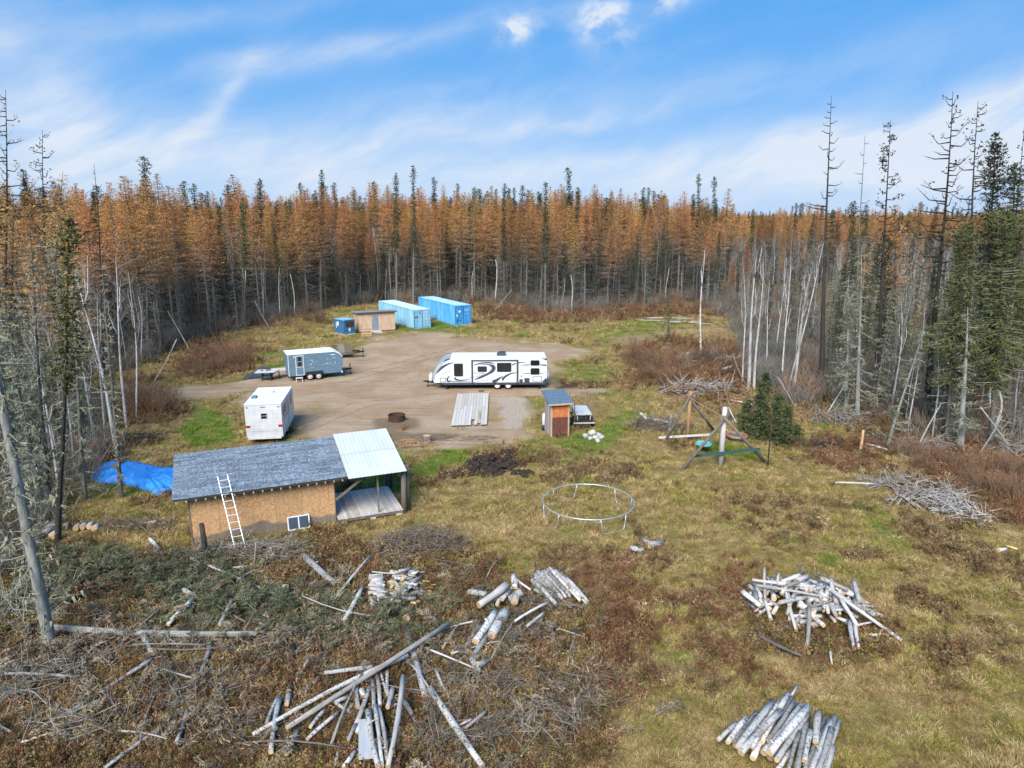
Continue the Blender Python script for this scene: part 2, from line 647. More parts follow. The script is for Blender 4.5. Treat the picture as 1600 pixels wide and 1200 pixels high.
def osb_mat():
    m, nt, b = new_mat('oriented strand board')
    tc = nt.nodes.new('ShaderNodeTexCoord')
    v = nt.nodes.new('ShaderNodeTexVoronoi')
    v.inputs['Scale'].default_value = 1
    mp = nt.nodes.new('ShaderNodeMapping')
    mp.inputs['Scale'].default_value = (14, 14, 26)
    mp.inputs['Rotation'].default_value = (0, .5, 0)
    nt.links.new(tc.outputs['Object'], mp.inputs[0])
    nt.links.new(mp.outputs[0], v.inputs['Vector'])
    sp = nt.nodes.new('ShaderNodeSeparateColor')
    nt.links.new(v.outputs['Color'], sp.inputs[0])
    col = ramp(nt, sp.outputs[0], [(.0, (.34, .175, .075)), (.5, (.47, .27, .125)), (1., (.58, .37, .19))])
    big = noise_node(nt, tc.outputs['Object'], .9, 4)
    col = mixc(nt, ramp(nt, big, [(.35, (0, 0, 0)), (.75, (.55, .55, .55))]), col, (.52, .33, .18))
    # grey foot of the sheets: darker towards the bottom, reaching higher in places
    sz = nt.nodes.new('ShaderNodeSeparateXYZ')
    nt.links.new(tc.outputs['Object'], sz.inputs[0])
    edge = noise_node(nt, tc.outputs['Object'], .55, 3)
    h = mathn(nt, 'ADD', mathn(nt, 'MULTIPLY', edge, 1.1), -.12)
    foot_mask = mathn(nt, 'SUBTRACT', h, sz.outputs[2])
    foot_mask = mathn(nt, 'MULTIPLY', foot_mask, 9., True)
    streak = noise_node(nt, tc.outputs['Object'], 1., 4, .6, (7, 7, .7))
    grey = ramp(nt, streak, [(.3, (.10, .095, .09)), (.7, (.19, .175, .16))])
    col = mixc(nt, mathn(nt, 'MULTIPLY', foot_mask, .85), col, grey)
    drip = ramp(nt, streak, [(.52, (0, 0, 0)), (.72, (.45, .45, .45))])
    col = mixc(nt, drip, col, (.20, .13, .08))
    oi = nt.nodes.new('ShaderNodeObjectInfo')
    hv = nt.nodes.new('ShaderNodeHueSaturation')
    mr = nt.nodes.new('ShaderNodeMapRange')
    mr.inputs['To Min'].default_value = .88
    mr.inputs['To Max'].default_value = 1.14
    nt.links.new(oi.outputs['Random'], mr.inputs['Value'])
    nt.links.new(mr.outputs[0], hv.inputs['Value'])
    nt.links.new(col, hv.inputs['Color'])
    nt.links.new(hv.outputs[0], b.inputs['Base Color'])
    b.inputs['Roughness'].default_value = .8
    b.inputs['Specular IOR Level'].default_value = .2
    return m


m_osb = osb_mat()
m_ply = simple('weathered plywood', (.40, .27, .17), (.56, .42, .30), 2.2, .8, (2, 2, .5), vary=.06)
m_shingle = simple('asphalt shingle', (.05, .075, .105), (.30, .35, .40), 11, .95, (.8, 2.2, 1), .2, vary=.25, lo=.38, hi=.66)
m_fascia = simple('dark fascia', (.05, .045, .04), (.11, .095, .08), 5, .85)
m_metalroof = simple('bare metal sheet', (.50, .53, .55), (.60, .63, .65), 1.3, .5, (1, .3, 1), metal=.15, vary=.05)
m_deck = simple('grey deck board', (.32, .295, .27), (.54, .51, .48), 5, .85, (9, .6, 4), vary=.25)
m_oldwood = simple('old dark timber', (.075, .062, .05), (.19, .165, .14), 5, .85, (4, 4, .6), .3, vary=.25)
m_brownpost = simple('brown peeled post', (.24, .14, .07), (.42, .26, .13), 4, .8, (4, 4, .6), vary=.2)
m_greypost = simple('grey peeled post', (.34, .32, .30), (.55, .53, .51), 4, .8, (5, 5, .6), vary=.2)
m_teal = simple('faded teal plank', (.022, .05, .055), (.05, .095, .095), 4, .7, (.6, 4, 4))
m_slab = simple('sawn slab face', (.36, .36, .37), (.46, .46, .47), 3, .8, (2, .4, 1))
m_turq = simple('turquoise plastic', (.07, .30, .33), (.16, .46, .48), 3, .4)
m_door = simple('grey blue door', (.15, .19, .25), (.22, .27, .33), 3, .6)
m_roofdark = simple('grey roll roofing', (.17, .18, .19), (.27, .28, .29), 2, .9)
m_bluebin = simple('blue steel bin', (.025, .10, .22), (.05, .17, .33), 3, .6)
m_contA = simple('pale blue container paint', (.17, .39, .54), (.29, .53, .67), 1.3, .55, (1, 1, .25), lo=.35, hi=.65)
m_contB = simple('bright blue container paint', (.055, .30, .56), (.15, .44, .68), 1.2, .55, (1, 1, .25), lo=.35, hi=.68)
m_contBshade = simple('shaded blue door paint', (.02, .21, .52), (.07, .34, .64), 1.6, .5, (1, 1, .4))  # container blue darkened for the door end: its shade is in the colour
m_whitepaint = simple('white print', (.62, .66, .70), (.75, .78, .80), 6, .6)
m_darkprint = simple('dark print', (.03, .05, .09), (.06, .08, .13), 6, .6)
m_bluetrailer = simple('faded slate blue siding', (.085, .155, .22), (.15, .225, .29), 2.5, .7, (.6, 3, 4), lo=.3, hi=.75)
m_tarp = simple('blue tarpaulin', (.012, .14, .52), (.05, .32, .78), 3.5, .45, bump=.9, spec=.5)
m_blacktarp = simple('dark tarpaulin', (.03, .04, .055), (.07, .08, .10), 3, .5)
m_orangeply = simple('stained orange plywood', (.30, .06, .018), (.48, .15, .05), 3.5, .6, (1, 1, 2), c3=(.52, .25, .10), lo=.25, hi=.7)
m_brownply = simple('dark stained plywood', (.065, .028, .02), (.13, .05, .035), 3.5, .6, (3, 3, .5), c3=(.19, .08, .05), lo=.25, hi=.75)
m_corner = simple('raw corner board', (.36, .26, .17), (.50, .38, .26), 4, .8, (2, 2, .4))
m_sideply = simple('purplish weathered ply', (.26, .21, .21), (.40, .33, .31), 3, .8, (3, 3, .5))
m_blueroof = simple('blue grey roll roofing', (.06, .10, .15), (.11, .165, .225), 5, .9)
m_rock = simple('white rock', (.34, .32, .30), (.56, .54, .51), 4, .8, bump=.4, vary=.12)
m_soil = simple('dark turned soil', (.016, .012, .009), (.055, .04, .028), 5, .95, bump=.6)
m_rope = simple('old rope', (.20, .13, .08), (.34, .25, .16), 9, .9)
m_redplastic = simple('faded red plastic', (.26, .09, .06), (.38, .17, .12), 4, .5)
m_greenplastic = simple('green plastic', (.02, .12, .10), (.05, .20, .16), 4, .5)
m_fresh = simple('fresh split wood', (.50, .30, .12), (.66, .46, .24), 6, .8, vary=.2)
m_ash = simple('grey ash', (.25, .24, .23), (.48, .47, .45), 8, .95)

# ================================================================== GROUND
YARD = poly_px([(180, 600), (255, 606), (330, 603), (400, 597), (415, 578), (470, 566), (548, 556), (556, 530), (600, 522), (650, 517), (705, 520),
                (770, 526), (850, 534), (912, 545), (930, 552), (880, 562), (866, 580), (872, 606), (935, 604), (960, 612), (900, 622), (840, 622), (836, 668),
                (790, 690), (730, 700), (650, 705), (590, 690), (480, 700), (462, 690), (470, 655), (400, 640), (370, 618), (255, 628), (180, 618)])
TRACK = poly_px([(905, 542), (980, 524), (1080, 512), (1180, 512), (1180, 518), (1080, 521), (990, 534), (930, 553)])
GRAVEL = poly_px([(782, 622), (818, 621), (824, 645), (812, 668), (792, 668), (780, 650)])
CLEAR = poly_px([(-300, 1300), (-250, 1060), (20, 930), (60, 850), (120, 790), (150, 745), (190, 700), (170, 650), (150, 620), (60, 612), (60, 596), (190, 592), (240, 562), (290, 538), (400, 508), (520, 483),
                 (600, 471), (760, 473), (880, 491), (1000, 480), (1080, 470), (1140, 505), (1160, 560), (1180, 610), (1260, 648), (1300, 642), (1340, 655),
                 (1400, 685), (1490, 700), (1560, 700), (1700, 715), (2000, 1300)])
GREENS = [poly_px(p) for p in (
    [(640, 750), (646, 722), (690, 706), (748, 703), (756, 712), (705, 728), (664, 752)],
    [(280, 655), (300, 632), (345, 640), (378, 655), (372, 690), (300, 700), (275, 690)],
    [(860, 690), (900, 676), (985, 640), (985, 690), (930, 712), (862, 700)],
    [(868, 575), (900, 562), (975, 575), (985, 600), (870, 600)],
    [(606, 516), (650, 506), (690, 500), (712, 510), (690, 517), (650, 518)],
    [(545, 800), (640, 770), (660, 790), (560, 815)],
    [(1080, 690), (1130, 690), (1180, 700), (1200, 720), (1090, 718)],
    [(1270, 660), (1305, 650), (1320, 672), (1280, 676)],
    [(530, 720), (600, 690), (640, 705), (640, 770), (560, 770)],
    [(400, 575), (450, 560), (456, 575), (405, 592)],
    [(905, 520), (1000, 500), (1100, 508), (1000, 520), (930, 535)],
)]
REDS = [poly_px(p) for p in (
    [(900, 880), (985, 880), (1000, 1000), (960, 1080), (900, 1000)],
    [(1100, 870), (1190, 880), (1200, 960), (1150, 1040), (1080, 1010)],
    [(975, 545), (1060, 530), (1150, 545), (1160, 620), (1090, 640), (990, 600)],
    [(195, 592), (262, 610), (280, 650), (215, 660)],
    [(285, 545), (380, 535), (395, 580), (290, 600)],
    [(1400, 690), (1600, 690), (1700, 830), (1540, 800), (1440, 740)],
    [(1255, 690), (1400, 690), (1400, 745), (1270, 735)],
    [(740, 480), (900, 488), (1090, 470), (1100, 492), (900, 506), (750, 500)],
)]
DARKS = [poly_px(p) for p in (
    [(-200, 880), (180, 860), (560, 850), (760, 870), (930, 960), (960, 1080), (930, 1250), (-300, 1250)],
    [(690, 745), (745, 712), (800, 708), (830, 722), (780, 740), (715, 748)],
    [(870, 597), (950, 598), (950, 606), (870, 606)],
    [(1160, 965), (1390, 960), (1400, 1010), (1280, 1050), (1150, 1010)],
    [(600, 672), (700, 678), (690, 700), (610, 700)],
    [(590, 655), (650, 652), (655, 672), (590, 672)],
    [(330, 852), (500, 835), (560, 850), (520, 900), (300, 900)],
    [(1370, 740), (1540, 760), (1560, 830), (1480, 830)],
    [(1462, 1010), (1486, 1012), (1494, 1075), (1466, 1080)],
    [(1425, 930), (1470, 945), (1462, 956), (1420, 945)],
    [(1050, 690), (1075, 700), (1065, 712), (1040, 700)],
)]


TRACKS = [([(200, 612), (330, 612), (430, 606), (540, 592), (630, 568), (730, 542), (860, 546), (960, 532)], .62), ([(470, 672), (560, 632), (660, 622), (760, 612), (900, 610)], .55),
          ([(420, 625), (540, 612), (640, 588), (680, 560), (640, 535)], .5), ([(600, 700), (700, 690), (790, 690), (860, 705), (960, 715), (1080, 760), (1250, 860)], .5)]


def soft(x, y, poly, w, ns=1.5, amp=.9, seed=3):
    d = sdist(x, y, poly) + (fbm(x, y, ns, seed) - .5) * 2 * amp
    return sstep(-w, w, d)


def covers(x, y):
    x = np.asarray(x, float)
    y = np.asarray(y, float)
    dirt = np.maximum(soft(x, y, YARD, 1.5, 2.6, 2.2, 3), .55 * soft(x, y, TRACK, 2.2, 3., 2.0, 4))
    dirt *= 1 - .7 * sstep(.54, .66, fbm(x, y, 4, 21)) * sstep(7, 0, sdist(x, y, YARD))
    gravel = soft(x, y, GRAVEL, .8, 1.1, .8, 5)
    gr = np.zeros_like(x)
    for i, p in enumerate(GREENS):
        gr = np.maximum(gr, soft(x, y, p, .8, 1.6, .9, 6 + i) * (1. if i in (0,) else .5 if i in (3, 10) else .75))
    gr = np.maximum(gr, .55 * sstep(.55, .72, fbm(x, y, 4, 41)))
    rd = np.zeros_like(x)
    for i, p in enumerate(REDS):
        rd = np.maximum(rd, soft(x, y, p, 1.8, 3.2, 2.4, 16 + i))
    dk = np.zeros_like(x)
    for i, p in enumerate(DARKS):
        dk = np.maximum(dk, soft(x, y, p, .9 if i else 1.6, 2., 1.0 if i else 1.8, 26 + i))
    # wheel tracks pressed into the yard, two lines each
    for k, (line, amp) in enumerate(TRACKS):
        q = poly_px(line)
        best = np.full(x.shape, 9.)
        for (x0, y0), (x1, y1) in zip(q[:-1], q[1:]):
            t = np.clip(((x - x0) * (x1 - x0) + (y - y0) * (y1 - y0)) / ((x1 - x0) ** 2 + (y1 - y0) ** 2), 0, 1)
            best = np.minimum(best, np.hypot(x - x0 - t * (x1 - x0), y - y0 - t * (y1 - y0)))
        best = best + (fbm(x, y, 2.5, 81 + k, 2) - .5) * .5
        dk = np.maximum(dk, amp * sstep(.34, .05, np.abs(best - .8)) * sstep(.3, .6, fbm(x, y, 5, 85 + k, 2) + .15))
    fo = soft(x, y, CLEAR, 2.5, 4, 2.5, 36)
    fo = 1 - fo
    dirt = dirt * (1 - fo * .8)
    # wheel tracks through the grass on the near right: two worn strips
    return dirt, gr * (1 - fo), rd, dk, gravel, fo


def gz_raw(x, y):
    x = np.asarray(x, float)
    y = np.asarray(y, float)
    dirt = soft(x, y, YARD, 2.5, 3., .5, 3)
    rough = (fbm(x, y, 2.6, 51, 3) - .5) * .30 + (fbm(x, y, .8, 55, 2) - .5) * .10
    smooth = (fbm(x, y, 3.0, 61, 3) - .5) * .10
    # calm ground under the built things
    calm = np.zeros_like(x)
    for (cx, cy, r) in CALM:
        calm = np.maximum(calm, sstep(r + 2, r, np.hypot(x - cx, y - cy)))
    z = rough * (1 - dirt) + smooth * dirt
    z = z * (1 - .85 * calm)
    far = sstep(140, 220, np.hypot(x, y))
    return z * (1 - far)


CALM = [(-11.5, 32.5, 5), (-6.5, 35, 4), (3.76, 33.5, 2.5), (-2, 59, 6), (-17.5, 49, 4), (-18, 65, 4), (-16, 97, 8), (-10, 99, 8), (3.5, 46.5, 2.5), (12, 43, 4), (-3, 52, 5)]

xs = np.concatenate([-np.geomspace(5200, 62, 26), np.arange(-60, 60.1, .36), np.geomspace(62, 5200, 26)])
ys = np.concatenate([-np.geomspace(600, 6, 8), np.arange(8, 112, .36), np.geomspace(113, 7000, 40)])
GX, GY = np.meshgrid(xs, ys)
GZ = gz_raw(GX, GY)


def gz(x, y):
    i = int(np.clip(np.searchsorted(xs, x) - 1, 0, len(xs) - 2))
    j = int(np.clip(np.searchsorted(ys, y) - 1, 0, len(ys) - 2))
    fx = (x - xs[i]) / (xs[i + 1] - xs[i])
    fy = (y - ys[j]) / (ys[j + 1] - ys[j])
    return float((GZ[j, i] * (1 - fx) + GZ[j, i + 1] * fx) * (1 - fy) + (GZ[j + 1, i] * (1 - fx) + GZ[j + 1, i + 1] * fx) * fy)


def gp(u, v, dz=0.0):
    """point on the ground seen at photo pixel u, v"""
    p = g(u, v)
    for _ in range(3):
        p = g(u, v, gz(p.x, p.y))
    return Vector((p.x, p.y, p.z + dz))


def ground_mat():
    m, nt, b = new_mat('ground cover')
    geo = nt.nodes.new('ShaderNodeNewGeometry')
    P = geo.outputs['Position']
    a1 = nt.nodes.new('ShaderNodeAttribute')
    a1.attribute_name = 'cover_a'
    a2 = nt.nodes.new('ShaderNodeAttribute')
    a2.attribute_name = 'cover_b'
    s1 = nt.nodes.new('ShaderNodeSeparateColor')
    s2 = nt.nodes.new('ShaderNodeSeparateColor')
    nt.links.new(a1.outputs['Color'], s1.inputs[0])
    nt.links.new(a2.outputs['Color'], s2.inputs[0])
    n1 = noise_node(nt, P, 1.1, 6, .65)
    n2 = noise_node(nt, P, 5.5, 5, .65)
    n3 = noise_node(nt, P, .28, 4, .6)
    n4 = noise_node(nt, P, 22, 4, .7)
    blades = noise_node(nt, P, 1, 5, .7, (16, 5, 8))

    def edge(mask, amt=.9, sharp=2.2):
        t = mathn(nt, 'ADD', mask, mathn(nt, 'MULTIPLY', mathn(nt, 'SUBTRACT', mathn(nt, 'ADD', mathn(nt, 'MULTIPLY', n1, .5), mathn(nt, 'MULTIPLY', n2, .5)), .5), amt))
        t = mathn(nt, 'ADD', mathn(nt, 'MULTIPLY', mathn(nt, 'SUBTRACT', t, .5), sharp), .5, True)
        return t
    grass = mixc(nt, ramp(nt, mathn(nt, 'ADD', mathn(nt, 'MULTIPLY', n3, .6), mathn(nt, 'MULTIPLY', n2, .4)), [(.4, (0, 0, 0)), (.62, (1, 1, 1))]), ramp(nt, blades, [(.3, (.17, .115, .045)), (.7, (.40, .29, .125))]), ramp(nt, blades, [(.3, (.11, .095, .025)), (.7, (.27, .225, .065))]))
    grass = mixc(nt, ramp(nt, n1, [(.48, (0, 0, 0)), (.66, (.85, .85, .85))]), grass, (.15, .09, .045))
    green = ramp(nt, blades, [(.3, (.065, .085, .014)), (.7, (.19, .23, .05))])
    dirt = mixc(nt, n1, (.27, .175, .10), (.42, .30, .19))
    dirt = mixc(nt, ramp(nt, n3, [(.42, (0, 0, 0)), (.6, (1, 1, 1))]), dirt, mixc(nt, n2, (.33, .235, .15), (.48, .375, .265)))
    dirt = mixc(nt, ramp(nt, n4, [(.60, (0, 0, 0)), (.72, (.6, .6, .6))]), dirt, (.14, .095, .06))
    # dragged wheel marks and packed streaks across the yard
    st = noise_node(nt, P, 1, 4, .6, (.22, 1.6, 1))
    dirt = mixc(nt, ramp(nt, st, [(.52, (0, 0, 0)), (.68, (.5, .5, .5))]), dirt, (.19, .135, .09))
    red = ramp(nt, blades, [(.3, (.075, .042, .024)), (.7, (.25, .16, .085))])
    dark = mixc(nt, ramp(nt, n2, [(.36, (0, 0, 0)), (.68, (1, 1, 1))]), (.028, .02, .013), (.12, .08, .042))
    dark = mixc(nt, ramp(nt, n1, [(.55, (0, 0, 0)), (.7, (.8, .8, .8))]), dark, (.14, .13, .035))
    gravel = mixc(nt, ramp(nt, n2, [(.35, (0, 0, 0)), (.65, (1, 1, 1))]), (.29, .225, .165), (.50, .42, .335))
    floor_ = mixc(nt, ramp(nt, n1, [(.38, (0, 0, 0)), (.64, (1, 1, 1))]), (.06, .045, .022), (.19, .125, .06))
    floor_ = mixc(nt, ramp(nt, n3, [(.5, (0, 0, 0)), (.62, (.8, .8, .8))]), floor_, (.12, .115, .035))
    col = mixc(nt, edge(s1.outputs[1]), grass, green)
    col = mixc(nt, edge(s1.outputs[2]), col, red)
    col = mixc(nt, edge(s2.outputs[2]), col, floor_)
    col = mixc(nt, edge(s2.outputs[0]), col, dark)
    col = mixc(nt, edge(s1.outputs[0], .8, 1.6), col, dirt)
    # soot and turned soil lie on top of the packed dirt as well
    col = mixc(nt, mathn(nt, 'MULTIPLY', edge(mathn(nt, 'MULTIPLY', s2.outputs[0], s1.outputs[0]), .9, 2.4), .62), col, (.115, .082, .055))
    col = mixc(nt, edge(s2.outputs[1], .7, 2.5), col, gravel)
    nt.links.new(col, b.inputs['Base Color'])
    b.inputs['Roughness'].default_value = .95
    b.inputs['Specular IOR Level'].default_value = .1
    bn = nt.nodes.new('ShaderNodeBump')
    bn.inputs['Strength'].default_value = .8
    bn.inputs['Distance'].default_value = .15
    nt.links.new(mathn(nt, 'ADD', n2, mathn(nt, 'MULTIPLY', blades, .6)), bn.inputs['Height'])
    nt.links.new(bn.outputs[0], b.inputs['Normal'])
    return m


def make_ground():
    ny, nx = GX.shape
    co = np.stack([GX, GY, GZ], -1).reshape(-1, 3)
    idx = np.arange(ny * nx).reshape(ny, nx)
    q = np.stack([idx[:-1, :-1], idx[:-1, 1:], idx[1:, 1:], idx[1:, :-1]], -1).reshape(-1, 4)
    me = bpy.data.meshes.new('ground')
    me.vertices.add(len(co))
    me.vertices.foreach_set('co', co.astype(np.float32).ravel())
    me.loops.add(q.size)
    me.loops.foreach_set('vertex_index', q.ravel().astype(np.int32))
    me.polygons.add(len(q))
    me.polygons.foreach_set('loop_start', (np.arange(len(q)) * 4).astype(np.int32))
    me.polygons.foreach_set('loop_total', np.full(len(q), 4, np.int32))
    me.polygons.foreach_set('use_smooth', np.ones(len(q), bool))
    me.update(calc_edges=True)
    c = covers(co[:, 0], co[:, 1])
    one = np.ones(len(co))
    for nm, ch in (('cover_a', c[0:3]), ('cover_b', c[3:6])):
        at = me.color_attributes.new(nm, 'FLOAT_COLOR', 'POINT')
        at.data.foreach_set('color', np.stack([*ch, one], -1).astype(np.float32).ravel())
    me.materials.append(ground_mat())
    o = link('ground', me)
    tag(o, kind='structure')
    return o


make_ground()

# ================================================================== BUILT THINGS
def wheel(parent, x, y, z, r, w, rimmat, side=-1):
    """a wheel whose axle runs along local y"""
    t = MB()
    n = 20
    prof = [(r * .62, -w / 2), (r * .93, -w / 2), (r, -w * .3), (r, w * .3), (r * .93, w / 2), (r * .62, w / 2)]
    vs = []
    for i in range(n):
        a = 2 * math.pi * i / n
        for pr, py in prof:
            vs.append((x + pr * math.cos(a), y + py, z + pr * math.sin(a)))
    k = len(prof)
    fs = []
    for i in range(n):
        for j in range(k):
            a = i * k + j
            b = i * k + (j + 1) % k
            c = ((i + 1) % n) * k + (j + 1) % k
            d = ((i + 1) % n) * k + j
            fs.append((a, b, c, d))
    t.add(vs, fs)
    wo = t.build('wheel', m_tyre, parent, smooth=True)
    rm = MB()
    yy = y + side * w * .32
    rm.tube([(x, yy - .03, z), (x, yy + .03, z)], r * .62, 16)
    rm.tube([(x, yy + side * .03, z), (x, yy + side * .07, z)], [r * .25, r * .2], 10)
    rm.build('rim', rimmat, wo)
    return wo


def rounded_rect(x0, x1, z0, z1, r, n=3):
    pts = []
    for cx, cz, a0 in ((x1 - r, z0 + r, -90), (x1 - r, z1 - r, 0), (x0 + r, z1 - r, 90), (x0 + r, z0 + r, 180)):
        for i in range(n + 1):
            a = R(a0 + 90 * i / n)
            pts.append((cx + r * math.cos(a), cz + r * math.sin(a)))
    return pts


def window_y(parent, x0, x1, z0, z1, y, r=.07, frame=.03, mf=None):
    """window on a wall facing -y: frame (part) with a glass pane in it"""
    f = MB()
    f.prism(rounded_rect(x0, x1, z0, z1, r), y - .03, y + .01)
    fo = f.build('window', mf or m_graphite, parent, fix=True)
    p = MB()
    p.prism(rounded_rect(x0 + frame, x1 - frame, z0 + frame, z1 - frame, r * .7), y - .036, y - .02)
    p.build('pane', m_glass, fo, fix=True)
    return fo


def ribbon(mb, pts, widths, y, th=.004):
    """a flat painted sweep on a wall facing -y"""
    n = len(pts)
    # resample with Catmull-Rom
    P = []
    W = []
    for i in range(n - 1):
        p0 = Vector(pts[max(i - 1, 0)])
        p1 = Vector(pts[i])
        p2 = Vector(pts[i + 1])
        p3 = Vector(pts[min(i + 2, n - 1)])
        for k in range(6):
            t = k / 6
            P.append(.5 * ((2 * p1) + (-p0 + p2) * t + (2 * p0 - 5 * p1 + 4 * p2 - p3) * t * t + (-p0 + 3 * p1 - 3 * p2 + p3) * t ** 3))
            W.append(widths[i] * (1 - t) + widths[i + 1] * t)
    P.append(Vector(pts[-1]))
    W.append(widths[-1])
    vs = []
    for i, p in enumerate(P):
        d = (P[min(i + 1, len(P) - 1)] - P[max(i - 1, 0)])
        d = d.normalized() if d.length > 1e-9 else Vector((1, 0))
        nrm = Vector((-d.y, d.x))
        a = p + nrm * W[i] / 2
        b = p - nrm * W[i] / 2
        vs += [(a.x, y, a.y), (b.x, y, b.y)]
    fs = [(2 * i, 2 * i + 1, 2 * i + 3, 2 * i + 2) for i in range(len(P) - 1)]
    mb.add(vs, fs)


# ------------------------------------------------------------------ the large white travel trailer
def travel_trailer():
    th = R(1.6)
    o = g(677, 609.3)
    rv = thing('travel_trailer', o, th, 'long white travel trailer with graphite swirls parked across the dirt yard', 'travel trailer')
    nrm = Vector((math.sin(th), -math.cos(th), 0))
    ex = Vector((math.cos(th), math.sin(th), 0))
    C = Vector((0, 0, CAM_H))

    def sp(u, v):
        d = ray(u, v)
        t = (o - C).dot(nrm) / d.dot(nrm)
        q = C + d * t - o
        return q.dot(ex), q.z

    def a3(x, y):
        return sp(655 + x / 14.545, 535 + y / 14.545)

    def a4(x, y):
        return sp(755 + x / 14.545, 535 + y / 14.545)
    W = 2.45
    ztop = a3(900, 372)[1]
    zbot = a3(900, 915)[1]
    xr = a4(1447, 600)[0]
    nose = [a3(*q) for q in ((345, 935), (312, 850), (305, 765), (328, 680), (378, 590), (440, 510), (520, 440), (600, 400), (720, 370))]
    nose[-1] = (nose[-1][0], ztop)
    nose[0] = (nose[0][0], zbot)
    b = MB()
    out = nose + [(xr - .1, ztop), (xr, ztop - .12), (xr, zbot + .25), (xr - .25, zbot)]
    n = len(out)
    vs = [(p[0], 0, p[1]) for p in out] + [(p[0], W, p[1]) for p in out]
    b.add(vs, [tuple(range(n - 1, -1, -1)), tuple(range(n, 2 * n))], 0)
    for i in range(n):
        j = (i + 1) % n
        b.add([vs[i], vs[j], vs[j + n], vs[i + n]], [(0, 1, 2, 3)], 1 if i < 8 else 0)
    b.build('body', [m_white, m_capgrey], rv)
    r_ = MB()
    x0 = a3(705, 372)[0]
    r_.prism([(x0, ztop + .004), (xr - .03, ztop + .004), (xr - .08, ztop + .05), (x0 + .04, ztop + .06)], -.02, W + .02)
    roof = r_.build('roof', m_roofwhite, rv, fix=True)
    for fx in (.18, .45, .86):
        v_ = MB()
        cx = x0 + (xr - x0) * fx
        v_.box(cx - .2, cx + .2, W * .55, W * .55 + .4, ztop + .05, ztop + .14)
        v_.build('roof_vent', m_roofwhite, roof)
    ac = MB()
    cx = a4(410, 250)[0]
    ac.prism([(cx - .36, ztop + .06), (cx + .40, ztop + .06), (cx + .40, ztop + .30), (cx + .3, ztop + .36), (cx - .15, ztop + .36), (cx - .36, ztop + .18)], W * .36, W * .36 + .65)
    ac.build('air_conditioner', m_graphite, rv, fix=True)
    # slide-out room, drawn in, with its graphite surround
    sx0 = a3(1205, 600)[0]
    sx1 = a4(777, 600)[0]
    sz1 = a3(1205, 418)[1]
    sl = MB()
    sl.box(sx0, sx1, -.05, -.004, zbot + .01, sz1)
    slo = sl.build('slide_out', m_white, rv)
    fr = MB()
    w = .075
    fr.box(sx0 - w, sx0 + w, -.075, -.003, zbot - .1, sz1 + w)
    fr.box(sx1 - w, sx1 + w, -.075, -.003, zbot - .1, sz1 + w)
    fr.box(sx0 + w + .001, sx1 - w - .001, -.074, -.003, sz1 - w * .6, sz1 + w * .9)
    fr.build('slide_trim', m_graphite, slo)
    for rect, ref, y in (((785, 480, 1000, 770), a3, 0), ((1325, 540, 1540, 665), a3, -.05), ((310, 460, 640, 665), a4, -.05), ((1075, 405, 1280, 525), a4, 0), ((1075, 585, 1280, 730), a4, 0)):
        xa, za = ref(rect[0], rect[1])
        xb, zb = ref(rect[2], rect[3])
        window_y(rv, xa, xb, zb, za, y, .1)
    sk = MB()
    zs0 = zbot - .2
    sk.prism([(nose[0][0] + .55, zbot + .0), (xr - .02, zbot), (xr - .12, zs0), (nose[0][0] + .75, zs0)], -.012, W + .012)
    sk.build('skirt', m_graphite, rv, fix=True)

    def sw(name, ref, pts, ws, m, y=-.006):
        mb = MB()
        ribbon(mb, [ref(*q) for q in pts], [q * 1.3 / 14.545 / 17.7 for q in ws], y)
        mb.build(name, m, rv)
    S = 'swirl_stripe'
    sw(S, a3, [(790, 455), (640, 502), (520, 570), (440, 650), (385, 715)], [4, 30, 46, 32, 6], m_graphite)
    sw(S, a3, [(700, 378), (610, 412), (540, 452), (470, 520), (405, 610), (355, 700), (335, 780), (345, 860)], [8, 30, 44, 50, 50, 46, 40, 20], m_capgrey)
    sw(S, a3, [(710, 372), (620, 398), (548, 436)], [12, 26, 5], m_graphite, -.009)
    sw(S, a3, [(740, 645), (600, 690), (470, 760)], [5, 14, 5], m_greydecal)
    sw(S, a3, [(802, 805), (850, 848), (960, 860), (1150, 842)], [38, 30, 22, 10], m_graphite)
    sw(S, a3, [(700, 890), (950, 895), (1180, 893)], [14, 14, 10], m_graphite)
    sw(S, a3, [(690, 760), (640, 830), (660, 890), (720, 860)], [10, 30, 30, 12], m_graphite)
    y = -.056
    sw(S, a3, [(1240, 512), (1400, 468), (1600, 460), (1720, 482)], [6, 22, 26, 6], m_graphite, y)
    sw(S, a3, [(1240, 520), (1420, 497), (1600, 502)], [5, 14, 12], m_greydecal, y)
    sw(S, a4, [(-20, 500), (130, 506), (215, 540), (240, 585), (205, 645), (120, 705), (-60, 790), (-200, 845)], [8, 20, 60, 66, 60, 40, 40, 10], m_graphite, y)
    sw(S, a4, [(-240, 905), (0, 865), (160, 825), (420, 695)], [5, 12, 12, 4], m_greydecal, y)
    sw(S, a4, [(-330, 800), (-150, 775), (30, 700)], [4, 16, 6], m_greydecal, y)
    sw(S, a4, [(215, 905), (300, 860), (380, 805), (450, 765)], [70, 52, 30, 4], m_graphite, y)
    sw(S, a4, [(443, 862), (455, 815), (540, 748), (640, 702), (750, 686)], [34, 40, 34, 22, 12], m_graphite, y)
    sw(S, a4, [(655, 515), (700, 492), (748, 478)], [20, 20, 18], m_graphite, y)
    sw(S, a4, [(800, 468), (860, 456), (970, 458)], [18, 16, 4], m_graphite)
    sw(S, a4, [(840, 520), (960, 514), (1068, 508)], [4, 14, 16], m_graphite)
    sw(S, a4, [(1288, 508), (1370, 514), (1440, 522)], [16, 22, 24], m_graphite)
    sw(S, a4, [(870, 722), (960, 706), (1068, 700)], [4, 12, 14], m_graphite)
